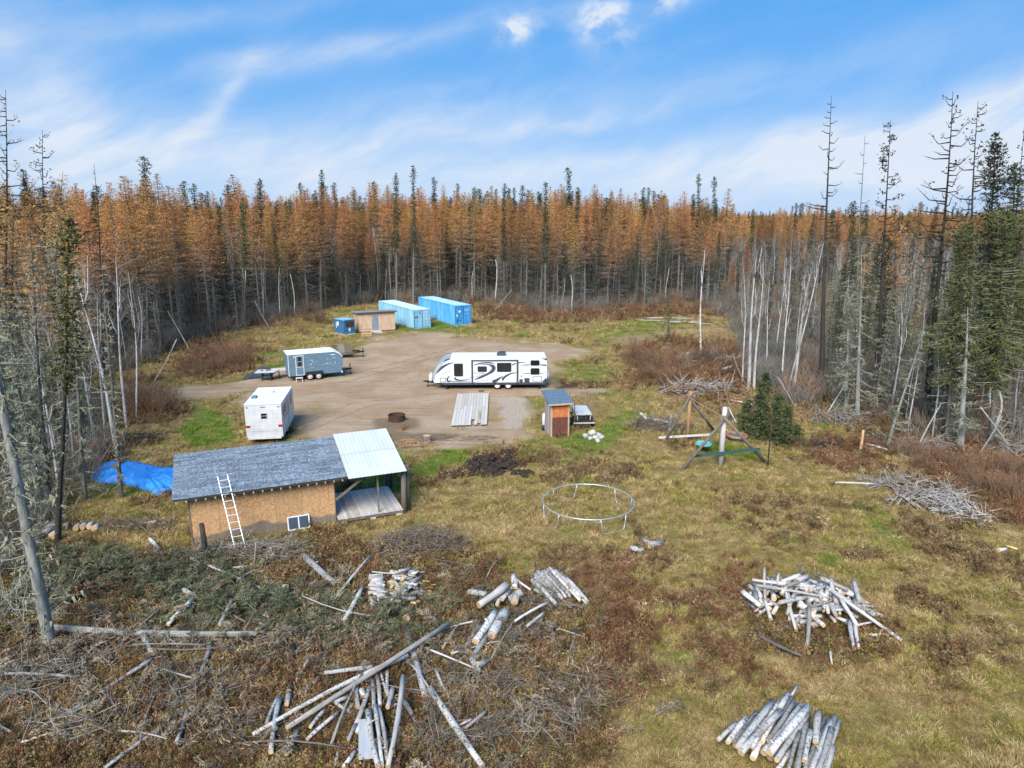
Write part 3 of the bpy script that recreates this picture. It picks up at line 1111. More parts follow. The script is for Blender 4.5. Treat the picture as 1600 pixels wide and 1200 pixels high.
    sw(S, a4, [(1288, 700), (1330, 706), (1380, 716)], [12, 10, 3], m_graphite)
    sw(S, a4, [(800, 662), (900, 658)], [6, 3], m_greydecal)
    sw(S, a4, [(1290, 655), (1440, 690)], [3, 8], m_greydecal)
    sw(S, a4, [(1330, 366), (1400, 376), (1446, 396)], [4, 24, 34], m_graphite)
    sw(S, a4, [(1330, 892), (1400, 868), (1446, 835)], [4, 44, 60], m_graphite)
    for ref, q in ((a4, (820, 835, 898, 905)), (a4, (935, 810, 1052, 905))):
        xa, za = ref(q[0], q[1])
        xb, zb = ref(q[2], q[3])
        v_ = MB()
        v_.box(xa, xb, -.03, -.003, zb, za)
        v_.build('service_vent', m_graphite, rv)
    for ref, q in ((a4, (1125, 775, 1330, 885)), (a3, (470, 805, 610, 905))):
        xa, za = ref(q[0], q[1])
        xb, zb = ref(q[2], q[3])
        v_ = MB()
        v_.box(xa, xb, -.008, -.002, zb, za, 1)
        v_.box(xa + .05, xb - .05, -.014, -.007, zb + .05, za - .05, 0)
        v_.build('baggage_door', [m_white, m_graphite], rv)
    c = MB()
    xa, za = a4(865, 765)
    c.tube([(xa, -.03, za), (xa, -.002, za)], .06, 10)
    c.build('filler_cap', m_graphite, rv)
    for lx in (777, 794):
        xx = sp(lx, 600)[0]
        for yy, sd in ((.16, -1), (W - .16, 1)):
            wheel(rv, xx, yy, .34, .34, .22, m_rimwhite, sd)
    # frame, tongue, jacks, gas bottles, spare wheel cover
    f = MB()
    fx = nose[0][0]
    f.bar((fx + .6, .35, .46), (xr - .1, .35, .46), .08, .14)
    f.bar((fx + .6, W - .35, .46), (xr - .1, W - .35, .46), .08, .14)
    f.bar((fx + .8, .45, .47), (-.85 + .05, W / 2, .47), .08, .13)
    f.bar((fx + .8, W - .45, .47), (-.85 + .05, W / 2 + .01, .47), .08, .128)
    f.bar((-.95, W / 2, .5), (-.6, W / 2, .5), .12, .1)
    fo = f.build('chassis', m_blackframe, rv)
    for jx, jy in ((-.55, W / 2 + .1), (1.2, .3), (xr - .6, .3)):
        j = MB()
        j.tube([(jx, jy, .02), (jx, jy, .46)], .035, 8)
        j.box(jx - .12, jx + .12, jy - .12, jy + .12, .0, .035)
        j.build('jack', m_blackframe, fo)
    for k, yy in enumerate((W / 2 - .2, W / 2 + .2)):
        t_ = MB()
        xx = -.28
        t_.tube([(xx, yy, .55), (xx, yy, .6), (xx, yy, 1.0), (xx, yy, 1.09), (xx, yy, 1.13)], [.13, .155, .155, .11, .06], 14)
        t_.tube([(xx, yy, 1.12), (xx, yy, 1.2)], .07, 10)
        t_.build('gas_bottle', m_white, rv, smooth=True)
    s_ = MB()
    s_.tube([(xr + .03, W * .45, 1.0), (xr + .1, W * .45, 1.0), (xr + .22, W * .45, 1.0), (xr + .26, W * .45, 1.0)], [.32, .37, .37, .3], 18)
    s_.build('spare_wheel_cover', m_white, rv, smooth=True)
    # the maker's script on the slide-out
    cu = bpy.data.curves.new('lettering', 'FONT')
    cu.body = 'Premier'
    cu.size = .24
    cu.shear = .3
    cu.extrude = .001
    to = bpy.data.objects.new('lettering', cu)
    COL.objects.link(to)
    dg = bpy.context.evaluated_depsgraph_get()
    me = bpy.data.meshes.new_from_object(to.evaluated_get(dg))
    bpy.data.objects.remove(to)
    xa, za = a3(1240, 708)
    wd = max(v.co.x for v in me.vertices) or 1
    k = (a3(1490, 700)[0] - xa) / wd
    for v in me.vertices:
        v.co = Vector((xa + v.co.x * k, -.056 - v.co.z, za + v.co.y * .8))
    me.materials.clear()
    me.materials.append(m_graphite)
    link('lettering', me, slo)
    # step block below the tongue
    return rv


travel_trailer()
blk = MB().box(-.22, .22, -.14, .14, 0, .12).build('wood_block', m_oldwood)
blk.location = gp(752, 612)
tag(blk, 'small pale wood block on the dirt below the long travel trailer', 'block')


# ------------------------------------------------------------------ the older white camper, rear towards us
def old_camper():
    L_, W, z0, z1 = 5.0, 2.28, .42, 2.62
    cp = thing('camper_trailer', (-17.2, 43.98, 0), R(8.5), 'older boxy white camper trailer seen from behind, beyond the shingled cabin', 'camper')
    b = MB()
    prof = [(0.02, z0), (W - .02, z0), (W, z0 + .1), (W, z1 - .05), (W - .05, z1), (.05, z1), (0, z1 - .05), (0, z0 + .1)]
    b.prism([(.06, z0 - .02), (L_ - .3, z0 - .02), (L_, z0 + .5), (L_, z1 - .35), (L_ - .3, z1), (.0, z1), (-.0, z0 + .55)], 0, W, 'x')
    b.build('body', m_whitedirty, cp, fix=True)
    # horizontal seams of the aluminium skin stand proud as thin laps
    for i, zz in enumerate((.86, 1.0, 1.25, 1.5, 1.75, 2.0, 2.25)):
        s = MB()
        s.box(.02, W - .02, -.007 - .001 * (i % 2), -.001, zz - .012, zz + .012)
        s.build('siding_seam', m_whitedirty, cp)
    r_ = MB()
    r_.prism([(-.03, z1 + .003), (L_ - .28, z1 + .003), (L_ - .3, z1 + .035), (-.02, z1 + .035)], -.02, W + .02, 'x')
    ro = r_.build('roof', m_roofwhite, cp, fix=True)
    for k, yy in enumerate((.55, 1.6, 2.7, 3.8)):
        s = MB()
        s.box(.03, W - .03, yy - .05, yy + .05, z1 + .034, z1 + .052)
        s.build('roof_seam', m_whitedirty, ro)
    v_ = MB()
    v_.box(.85, 1.3, 2.9, 3.35, z1 + .03, z1 + .12)
    v_.build('roof_vent', m_roofwhite, ro)
    v_ = MB()
    v_.prism([(.12, z1 + .04), (.5, z1 + .04), (.44, z1 + .17), (.18, z1 + .17)], 1.5, 1.95)
    v_.build('roof_vent', m_bluetrailer, ro, fix=True)
    # rear window with two stacked panes
    f = MB()
    f.box(.96, 1.38, -.025, -.002, 1.66, 2.06)
    fo = f.build('window', m_whitedirty, cp)
    for za, zb in ((1.69, 1.85), (1.88, 2.03)):
        MB().box(.99, 1.35, -.034, -.02, za, zb).build('pane', m_glass, fo)
    for x in (.13, 2.16):
        MB().box(x - .13, x + .13, -.05, -.002, 1.12, 1.25).build('tail_lamp', m_red, cp)
    for x in (.14, 2.12):
        MB().box(x - .05, x + .05, -.03, -.002, 2.42, 2.47).build('marker_lamp', m_graphite, cp)
    for x in (1.04, 1.14, 1.24):
        MB().box(x - .035, x + .035, -.03, -.002, 2.43, 2.475).build('marker_lamp', m_red, cp)
    MB().box(.1, W - .1, -.1, -.004, .33, .45).build('bumper', m_whitedirty, cp)
    # side windows, door, stripe, on the wall that faces +x
    for y0, y1, za, zb in ((.62, 1.1, 1.65, 2.2), (1.35, 1.95, 1.7, 2.25), (3.6, 4.3, 1.65, 2.25)):
        f = MB()
        f.box(W + .002, W + .028, y0, y1, za, zb)
        fo = f.build('window', m_graphite, cp)
        MB().box(W + .02, W + .034, y0 + .03, y1 - .03, za + .03, zb - .03).build('pane', m_glass, fo)
    d = MB().box(W + .002, W + .03, 2.35, 2.98, .6, 2.4).build('door', m_whitedirty, cp)
    MB().box(W + .02, W + .04, 2.45, 2.88, 1.35, 2.25).build('pane', m_glass, d)
    MB().box(W + .002, W + .009, .15, 2.3, 1.38, 1.48).build('stripe', m_corner, cp)
    for yy in (2.05, 2.85):
        for x, sd in ((.14, -1), (W - .14, 1)):
            # axle along local x: build along y then turn
            wo = wheel(cp, 0, 0, 0, .33, .2, m_rim, sd)
            wo.rotation_euler = (0, 0, R(-90))
            wo.location = (x + .02 * sd, yy, .33)
    f = MB()
    f.bar((.5, .1, .38), (.5, L_ - .2, .38), .08, .1)
    f.bar((W - .5, .1, .38), (W - .5, L_ - .2, .38), .08, .1)
    f.bar((.5, L_ - .3, .39), (W / 2, L_ + 1.1, .42), .07, .1)
    f.bar((W - .5, L_ - .3, .39), (W / 2, L_ + 1.1, .42), .07, .098)
    f.tube([(W / 2, L_ + 1.0, 0), (W / 2, L_ + 1.0, .6)], .04, 8)
    f.build('chassis', m_blackframe, cp)


old_camper()


# ------------------------------------------------------------------ slate-blue box trailer with a white roof
def blue_trailer():
    L_, W, z0, z1 = 4.85, 2.25, .5, 2.42
    t = thing('cargo_trailer', (-19.85, 61.6, 0), R(25), 'faded slate blue trailer with white roof and rounded nose', 'trailer')
    b = MB()
    prof = [(0, z0), (L_ - .25, z0), (L_ - .05, z0 + .5), (L_, z0 + 1.0), (L_ - .08, z1 - .5), (L_ - .3, z1 - .22), (L_ - .75, z1), (0.02, z1)]
    b.prism(prof, 0, W)
    b.build('body', m_bluetrailer, t, fix=True)
    for i, zz in enumerate((.85, 1.2, 1.55, 1.9, 2.2)):
        MB().box(.03, 3.9 if zz > 2.1 else 4.5, -.006 - .001 * (i % 2), -.001, zz - .012, zz + .012).build('siding_seam', m_bluetrailer, t)
    r_ = MB()
    r_.prism([(-.05, z1 + .003), (L_ - .75, z1 + .003), (L_ - .30, z1 - .215), (L_ - .06, z1 - .5), (L_ - .0, z1 - .49), (L_ - .24, z1 - .17), (L_ - .74, z1 + .06), (-.05, z1 + .06)], -.03, W + .03)
    r_.build('roof', m_roofwhite, t, fix=True)
    d = MB()
    d.box(.68, 1.32, -.03, -.003, .56, 2.28)
    do = d.build('door', m_bluetrailer, t)
    f = MB()
    for a in ((.64, .70, .52, 2.32), (1.30, 1.36, .52, 2.32)):
        f.box(a[0], a[1], -.045, -.004, a[2], a[3])
    f.box(.701, 1.299, -.044, -.004, 2.26, 2.32)
    f.box(.701, 1.299, -.044, -.004, 1.26, 1.30)
    f.box(.701, 1.299, -.044, -.004, .52, .57)
    f.build('door_frame', m_whitedirty, do)
    MB().box(.84, 1.15, -.048, -.02, 1.36, 2.2).build('pane', m_glass, do)
    MB().box(.84, 1.15, -.055, -.045, 1.76, 1.79).build('handle', m_whitedirty, do)
    MB().box(.48, .6, -.07, -.003, 2.16, 2.26).build('lamp', m_white, t)
    MB().box(3.75, 4.15, -.03, -.003, 2.14, 2.2).build('vent_hood', m_whitepaint, t)
    MB().box(0.0, .05, -.012, -.002, z0, z1 - .02).build('corner_trim', m_whitepaint, t)
    rs = random.Random(4)
    for k in range(14):           # scuffs where the paint has flaked to white
        x = rs.choice((1.6, 2.1, 3.2, 3.25, 3.5, 3.6, 4.0)) + rs.uniform(-.2, .3)
        z = rs.uniform(1.1, 2.0)
        w, h = rs.choice(((.2, .018), (.12, .03), (.03, .18), (.06, .06), (.3, .014)))
        MB().box(x, x + w, -.011 - .0003 * k, -.009, z, z + h).build('paint_scuff', m_whitepaint, t)
    f = MB()
    f.prism([(1.42, .52), (1.5, .78), (2.95, .80), (3.05, .52)], -.1, -.004)
    f.build('fender', m_blackframe, t, fix=True)
    for x in (1.82, 2.58):
        for y, sd in ((.02, -1), (W - .02, 1)):
            wheel(t, x, y, .33, .33, .2, m_rim, sd)
    c = MB()
    c.bar((.1, .4, .46), (L_ - .2, .4, .46), .08, .1)
    c.bar((.1, W - .4, .46), (L_ - .2, W - .4, .46), .08, .1)
    c.bar((L_ - .3, .4, .5), (L_ + 1.0, W / 2, .52), .07, .1)
    c.bar((L_ - .3, W - .4, .5), (L_ + 1.0, W / 2, .521), .07, .098)
    co = c.build('chassis', m_blackframe, t)
    j = MB()
    j.tube([(L_ + .85, W / 2, 0), (L_ + .85, W / 2, 1.0)], .04, 8)
    j.bar((L_ + .7, W / 2 - .2, .85), (L_ + .95, W / 2 + .2, .85), .04, .04)
    j.box(L_ + .7, L_ + 1.0, W / 2 - .15, W / 2 + .15, 0, .06)
    j.build('jack', m_blackframe, co)
    MB().box(L_ - .2, L_ - .1, -.05, .0, .45, .62).build('marker_lamp', m_whitepaint, t)


blue_trailer()


def stool():
    p = gp(468, 597)
    t = thing('step_stool', p, R(20), 'small white step stool on the dirt by the slate blue trailer', 'stool')
    MB().box(-.3, .3, -.17, .17, .36, .41).build('top', m_whitedirty, t)
    for x in (-.27, .27):
        for y in (-.14, .14):
            MB().bar((x, y, 0), (x * .95, y * .9, .36), .04, .04).build('leg', m_whitedirty, t)


stool()


def junk_table():
    p = gp(417, 593)
    t = thing('work_table', p, R(14), 'low table with a pale sheet top left of the slate blue trailer', 'table')
    MB().prism([(-.95, -.75), (.75, -.85), (1.15, .35), (-.75, .6)], .78, .83, 'z').build('top', m_greypost, t)
    for x, y in ((-.35, -.5), (.4, -.55), (.45, .2), (-.3, .25)):
        MB().bar((x, y, 0), (x, y, .78), .1, .1).build('leg', m_blackframe, t)
    MB().box(-.36, .41, -.52, .22, .3, .36).build('shelf', m_greenplastic, t)
    rs = random.Random(2)
    for k in range(4):
        q = gp(417, 593) + Vector((rs.uniform(-.35, .35), rs.uniform(-.2, .15), .83))
        a = MB().tube([(0, 0, 0), (.0, .0, .05), (.02, 0, .1)], [.09, .1, .03], 7)
        o = a.build('scrap_can', [m_rust, m_brownply, m_redplastic, m_blackframe][k])
        o.location = q
        tag(o, 'little rusty scrap lying on the low pale table', 'scrap', 'scraps on the low table')
    p = gp(440, 590)
    t = thing('sawhorse_bench', p, R(20), 'weathered plank bench between the low table and the slate blue trailer', 'bench')
    for k in range(4):
        MB().box(-.9, .95, -.5 + k * .27, -.5 + k * .27 + .22, .75 + .012 * (k % 2), .80 + .012 * (k % 2)).build('plank', m_greypost, t)
    for x in (-.2, .6):
        s = MB()
        s.bar((x, -.45, 0), (x, -.15, .75), .08, .08)
        s.bar((x, .5, 0), (x, .2, .75), .08, .08)
        s.bar((x, -.4, .3), (x, .45, .3), .06, .1)
        s.build('trestle', m_blackframe, t)


junk_table()


def cloth_heap(name, outline_px, h, mat, label, cat, seed, fold=.5, res=26):
    """a tarpaulin lying over things: one draped sheet with folds"""
    poly = poly_px(outline_px)
    c = poly.mean(0)
    rs = np.random.RandomState(seed)
    mb = MB()
    n = len(poly)
    rings = 7
    pts = []
    seg = n * 6
    # even outline
    ol = []
    for i in range(n):
        for k in range(6):
            t = k / 6
            ol.append(poly[i] * (1 - t) + poly[(i + 1) % n] * t)
    for r in range(rings + 1):
        f = 1 - r / rings
        for k, q in enumerate(ol):
            p = c + (q - c) * f
            hh = h * (1 - f ** 3.0) + .0
            hh *= .75 + .5 * fbm(p[0], p[1], .9, seed, 3)
            hh += fold * (.14 * math.sin(k * 1.9 + r * .7) * (f ** 2) * (f < .99) + .35 * (fbm(p[0], p[1], .45, seed + 3, 2) - .5) * (0 < r))
            x, y = p
            z = gz(x, y)
            pts.append((x - c[0], y - c[1], max(z + .012, z + hh + (.03 if r else .012))))
    fs = []
    m = len(ol)
    for r in range(rings):
        for k in range(m):
            a = r * m + k
            b = r * m + (k + 1) % m
            fs.append((a, b, b + m, a + m))
    mb.add(pts, fs)
    o = mb.build(name, mat, None, smooth=True)
    o.location = (c[0], c[1], 0)
    sol = o.modifiers.new('thickness', 'SOLIDIFY')
    sol.thickness = .01
    tag(o, label, cat)
    return o


cloth_heap('tarpaulin', [(136, 740), (150, 729), (185, 724), (225, 727), (262, 736), (300, 740), (305, 762), (268, 770), (246, 775), (214, 762), (190, 757), (160, 758), (142, 751)], .5, m_tarp,
           'crumpled bright blue tarpaulin over a low pile beside the cabin', 'tarpaulin', 5, .8)
cloth_heap('tarpaulin', [(378, 596), (402, 582), (415, 576), (432, 580), (424, 588), (400, 592)], .5, m_blacktarp,
           'dark tarpaulin bundle at the grass edge left of the slate blue trailer', 'tarpaulin', 9, .6)


# ------------------------------------------------------------------ flat utility trailer with a rack, behind the blue one
def utility_trailer():
    p = gp(541, 560)
    t = thing('utility_trailer', (p.x, p.y, 0), R(14), 'small black utility trailer with tilted ramp behind the slate blue trailer', 'utility trailer')
    MB().box(-2.2, .55, -.1, 1.5, .5, .58).build('bed', m_oldwood, t)
    f = MB()
    f.bar((.5, 0, .52), (1.9, .7, .55), .08, .1)
    f.bar((.5, 1.4, .52), (1.9, .72, .551), .08, .1)
    f.build('tongue', m_blackframe, t)
    j = MB()
    j.tube([(1.75, .7, 0), (1.75, .7, 1.0)], .04, 8)
    j.box(1.6, 1.9, .58, .82, 0, .05)
    j.build('jack', m_blackframe, t)
    for y, sd in ((-.2, -1), (1.6, 1)):
        wheel(t, -.9, y, .32, .32, .18, m_rim, sd)
    for x in (-.75, -.02):
        r = MB()
        r.bar((x, -.05, .6), (x - .1, -.05, 1.55), .05, .05)
        r.bar((x + .6, -.05, .6), (x + .5, -.05, 1.55), .05, .05)
        for k in range(5):
            zz = .68 + k * .2
            r.bar((x - .02 * k, -.05, zz), (x + .6 - .02 * k, -.05, zz), .04, .05)
        r.prism([(x + .02, .62), (x + .58, .62), (x + .48, 1.53), (x - .08, 1.53)], -.035, -.02)
        r.build('ramp', m_pole if x < -.5 else m_oldwood, t)
    tr = MB()
    s = wheel(t, 0, 0, 0, .33, .2, m_rim, -1)
    s.rotation_euler = (R(80), 0, 0)
    s.location = (1.05, .6, .68)


utility_trailer()


# ------------------------------------------------------------------ shipping containers
def container(loc, rz, h, mside, mend, mroof, label, marks):
    L_, W = 12.2, 2.44
    t = thing('shipping_container', loc, rz, label, 'shipping container', 'shipping containers at the wood edge')
    # corrugated long sides (built for the two sides), local x = across the doors, local y = along the length

    def corr(x, sgn):
        mb = MB()
        vs = []
        y = .12
        n = 0
        pat = ((.0, 0), (.07, 0), (.11, .035), (.18, .035))
        ysx = []
        while y < L_ - .16:
            for dy, dx in pat:
                if y + dy < L_ - .12:
                    ysx.append((y + dy, dx))
            y += .25
        for yy, dx in ysx:
            vs += [(x + sgn * -dx, yy, .16), (x + sgn * -dx, yy, h - .12)]
        fs = [(2 * i, 2 * i + 1, 2 * i + 3, 2 * i + 2) for i in range(len(ysx) - 1)]
        mb.add(vs, fs)
        mb.build('side_panel', mside, t, fix=False)
    corr(.01, -1)
    corr(W - .01, 1)
    fr = MB()
    for x in (0, W - .1):
        for y in (0, L_ - .12):
            fr.box(x, x + .1, y, y + .12, 0, h)
    for x in (0, W - .1):
        fr.box(x + .01, x + .09, .121, L_ - .121, .02, .16)
        fr.box(x + .01, x + .09, .121, L_ - .121, h - .12, h - .01)
    for y in (.01, L_ - .11):
        fr.box(.101, W - .101, y, y + .1, .02, .16)
        fr.box(.101, W - .101, y, y + .1, h - .12, h - .01)
    fr.build('frame', mside, t)
    rf = MB()
    k = 24
    for i in range(k):
        y0 = .13 + (L_ - .26) * i / k
        y1 = .13 + (L_ - .26) * (i + .62) / k
        y2 = .13 + (L_ - .26) * (i + 1) / k
        rf.box(.1, W - .1, y0, y1 - .0005, h - .05, h - .005)
        rf.box(.1, W - .1, y1, y2 - .0005, h - .05, h - .025)
    rf.build('roof', mroof, t)
    MB().box(.1, W - .1, L_ - .06, L_ - .02, .16, h - .12).build('end_panel', mside, t)
    for s in (0, 1):
        x0 = .105 + s * (W / 2 - .1)
        x1 = x0 + W / 2 - .115
        d = MB()
        nz = 5
        for q in range(nz):
            za = .18 + (h - .34) * q / nz
            zb = .18 + (h - .34) * (q + 1) / nz
            d.box(x0, x1, .045, .09, za + .02, zb - .02)
            d.box(x0, x1, .03, .09, zb - .0195, zb + .0195)
        d.box(x0, x0 + .05, .022, .03, .18, h - .16)
        d.box(x1 - .05, x1, .022, .03, .18, h - .16)
        do = d.build('door', mend, t)
        for fx in (.28, .74):
            x = x0 + (x1 - x0) * fx
            b = MB()
            b.tube([(x, -.005, .12), (x, -.005, h - .1)], .02, 6)
            b.bar((x, -.02, 1.05), (x + .22, -.02, 1.0), .02, .04)
            b.build('lock_bar', mend, do)
    for (x0, x1, z0, z1, m) in marks:
        MB().box(x0, x1, .012, .0205, z0, z1).build('marking', m, t)
    for x in (.05, W / 2, W - .06):
        MB().box(x - .03, x + .03, -.012, .0, .1, h - .1).build('gasket', m_darkprint, t)
    return t


container((-12.75, 91.7, 0), R(32), 2.5, m_contA, m_contA, simple('chalked container roof', (.45, .62, .68), (.62, .74, .78), 1., .6),
          'chalky pale blue shipping container next to the plywood shed',
          [(.18, .34, 2.05, 2.13, m_darkprint), (.4, .52, 2.05, 2.13, m_darkprint), (.8, .9, 2.0, 2.2, m_darkprint), (.2, .58, 1.4, 1.68, m_darkprint), (.36, .46, .35, .6, m_darkprint), (1.5, 2.1, 2.1, 2.14, m_whitepaint), (1.45, 2.1, 1.7, 1.74, m_whitepaint), (1.5, 2.0, 1.2, 1.24, m_whitepaint), (1.5, 2.1, .75, .79, m_whitepaint)])
container((-7.6, 94.6, 0), R(31), 2.72, m_contB, m_contBshade, simple('blue container roof', (.30, .50, .66), (.48, .66, .76), 1., .6),
          'bright blue shipping container standing apart, farther from the plywood shed',
          [(.5, .85, 1.75, 2.0, m_whitepaint), (.25, .5, .5, .9, m_darkprint), (.7, .9, .55, .75, m_darkprint), (1.4, 2.1, 2.1, 2.16, m_whitepaint), (1.4, 2.0, 1.9, 1.95, m_whitepaint), (1.5, 2.1, 1.5, 1.54, m_whitepaint), (1.5, 2.0, 1.0, 1.04, m_whitepaint), (.2, .35, 1.2, 1.5, m_whitepaint)])


# ------------------------------------------------------------------ plywood shed by the containers
def ply_shed():
    W, D = 4.75, 3.15
    t = thing('plywood_shed', (-19.4, 88.95, 0), R(24), 'low plywood shed with flat grey roof and blue-grey door', 'shed')
    hf, hb = 2.42, 2.15
    core = MB()
    core.box(.04, W - .04, .04, D - .04, .1, 2.1)
    core.build('wall_core', m_oldwood, t)
    x = 0
    doorx = (1.75, 2.55)
    for a, b in ((0, .55), (.555, 1.745), (2.555, 3.6), (3.605, W)):
        MB().box(a, b, -.0, .035, .1, hf).build('wall_panel', m_ply, t)
    MB().box(doorx[0], doorx[1], 0, .035, 2.1, hf).build('wall_panel', m_ply, t)
    for a, b in ((0, 1.22), (1.225, 2.44), (2.445, D)):
        MB().prism([(a, .1), (b, .1), (b, hf - (hf - hb) * b / D), (a, hf - (hf - hb) * a / D)], -.003, .03, 'x').build('wall_panel', m_ply, t)
        MB().prism([(a, .1), (b, .1), (b, hf - (hf - hb) * b / D), (a, hf - (hf - hb) * a / D)], W - .03, W + .003, 'x').build('wall_panel', m_ply, t)
    MB().box(.04, W - .04, D - .03, D + .003, .1, hb).build('wall_panel', m_ply, t)
    d = MB().box(doorx[0] + .01, doorx[1] - .01, -.03, .02, .12, 2.09).build('door', m_door, t)
    for k in range(5):
        MB().box(doorx[0] + .12, doorx[1] - .12, -.04, -.028, .25 + k * .37, .52 + k * .37).build('door_panel', m_door, d)
    MB().box(doorx[1] - .1, doorx[1] - .06, -.08, -.03, 1.05, 1.1).build('handle', m_steel, d)
    r_ = MB()
    r_.prism([(-.22, hf + .03), (D + .2, hb + .03), (D + .2, hb + .15), (-.22, hf + .15)], -.2, W + .2, 'x')
    r_.build('roof', m_roofdark, t, fix=True)
    f = MB()
    f.box(-.21, W + .21, -.25, -.222, hf - .02, hf + .13)
    f.build('fascia', m_fascia, t)
    # entry ramp
    rp = MB()
    rp.prism([(-.06, .14), (-.06, .2), (-1.5, .06), (-1.5, .0)], doorx[0] - .25, doorx[1] + .2, 'x')
    rp.build('ramp', m_greypost, t, fix=True)


ply_shed()


def pallet_leaning():
    p = gp(573, 524)
    t = thing('pallet', (p.x, p.y, 0), R(16), 'reddish wooden pallet standing against the front of the plywood shed', 'pallet')
    lean = Matrix.Rotation(R(-14), 4, 'X')
    for k in range(3):
        MB().box(-.62 + k * .55, -.5 + k * .55, .02, .1, 0, 1.0, M=lean).build('stringer', m_brownpost, t)
    for k in range(6):
        MB().box(-.65, .65, -.005, .018, .02 + k * .175, .13 + k * .175, M=lean).build('slat', [m_brownpost, m_corner][k % 2], t)


pallet_leaning()


def blue_bin():
    t = thing('storage_bin', (-22.2, 88.2, 0), R(-48 + 4), 'dark blue steel bin with white marks left of the plywood shed', 'bin')
    # local x runs along the face towards the camera's left
    W, D, h = 2.1, 1.55, 1.85
    b = MB()
    b.prism([(0, .1), (W, .1), (W, h), (0, h)], 0, D)
    b.build('body', m_bluebin, t, fix=True)
    l = MB()
    l.box(-.05, W + .05, -.05, D + .05, h + .003, h + .07)
    l.build('lid', simple('pale blue lid', (.16, .34, .46), (.28, .46, .56), 2, .6), t)
    for x in (.0, W - .08):
        MB().box(x - .01, x + .07, -.03, -.002, .1, h).build('rib', m_bluebin, t)
    for q in ((.55, .9, 1.1, 1.6, -.012), (.3, .42, .8, 1.5, -.013)):
        MB().box(q[0], q[1], q[4], -.002, q[2], q[3]).build('marking', m_whitepaint, t)
    # right-hand face: opening and white arrow
    MB().box(W + .002, W + .03, .25, D - .15, 1.0, 1.65).build('hatch', m_rust, t)
    MB().prism([(.55, .75), (.75, .35), (.95, .75), (.82, .75), (.82, .9), (.68, .9), (.68, .75)], W + .003, W + .012, 'x').build('marking', m_whitepaint, t, fix=True)
    MB().box(-.1, W + .1, -.1, D + .1, .0, .1).build('skid', m_greypost, t)


blue_bin()


# ------------------------------------------------------------------ fire ring
def fire_ring():
    p = gp(620, 657)
    t = thing('fire_ring', (p.x, p.y, p.z - .02), 0, 'round rusty steel fire ring on the dirt yard', 'fire ring')
    mb = MB()
    n = 36
    r, h, th = .6, .48, .02
    for j in range(n):
        a0, a1 = 2 * math.pi * j / n, 2 * math.pi * (j + 1) / n
        vs = []
        for a in (a0, a1):
            c, s = math.cos(a), math.sin(a)
            vs += [(r * c, r * s, 0), (r * c, r * s, h), ((r - th) * c, (r - th) * s, h), ((r - th) * c, (r - th) * s, 0)]
        mb.add(vs, [(0, 1, 5, 4)[::-1], (1, 2, 6, 5)[::-1], (2, 3, 7, 6)[::-1]])
    mb.build('ring', m_rust, t, smooth=False)
    for zz in (.03, h - .02):
        b = MB()
        b.tube([(.61 * math.cos(2 * math.pi * j / 24), .61 * math.sin(2 * math.pi * j / 24), zz) for j in range(25)], .018, 6, cap=False)
        b.build('rim_band', m_rust, t, smooth=True)
    a = MB()
    rs = random.Random(3)
    a.tube([(0, 0, .03), (0, 0, .12), (.03, 0, .2)], [.57, .45, .1], 14, rnd=rs, rough=.1)
    a.build('ash_bed', m_ash, t, smooth=True)


fire_ring()


# ------------------------------------------------------------------ board platform lying on the yard
def platform():
    A, B, Cc, D = g(705, 668), g(761, 666), g(764, 617), g(715, 618)
    t = thing('board_platform', (A.x, A.y, 0), math.atan2(B.y - A.y, B.x - A.x), 'pale grey board platform lying flat on the dirt near the long travel trailer', 'platform')
    Mx = Matrix.Rotation(-t.rotation_euler.z, 4, 'Z')
    b, c, d = (Mx @ (q - A) for q in (B, Cc, D))
    rs = random.Random(8)
    n = 11
    gapf = .006
    L1 = d.length
    for k in range(n):
        f0, f1 = k / n, (k + 1) / n
        p0, p1 = b * f0, b * (f1 - gapf)
        q0, q1 = d + (c - d) * f0, d + (c - d) * (f1 - gapf)
        for seg in range(2):
            s = .48 + (.08 if k % 2 else -.03)
            if k in (6, 8) and seg == 0:
                lo, hi = .16 if k == 6 else .05, s - .004
            elif seg == 0:
                lo, hi = 0.0 + rs.uniform(0, .012), s - .004
            else:
                lo, hi = s, 1 - rs.uniform(0, .012)
            z1 = .17 + rs.uniform(-.006, .006)
            vs = [p0 + (q0 - p0) * lo, p1 + (q1 - p1) * lo, p1 + (q1 - p1) * hi, p0 + (q0 - p0) * hi]
            vs = [(v.x, v.y, z1 - .04) for v in vs] + [(v.x, v.y, z1) for v in vs]
            mb = MB().add(vs, [(3, 2, 1, 0), (4, 5, 6, 7), (0, 1, 5, 4), (1, 2, 6, 5), (2, 3, 7, 6), (3, 0, 4, 7)])
            mb.build('board', m_plat, t)
    for f in (.03, .35, .66, .97):
        p = d * f + Vector((0, 0, .06))
        q = b + (c - b) * f + Vector((0, 0, .06))
        MB().bar(p, q, .09, .12).build('joist', m_oldwood, t)
    lo = MB().bar((2.1, 1.2, .2), (2.25, 3.2, .2), .14, .04)
    o = lo.build('loose_board', m_brownpost)
    o.location = t.location
    o.rotation_euler = t.rotation_euler
    tag(o, 'loose brown board lying on top of the pale board platform', 'board')


m_plat = simple('pale weathered board', (.36, .33, .29), (.56, .525, .48), 4, .85, (9, .5, 4), vary=.16)
platform()


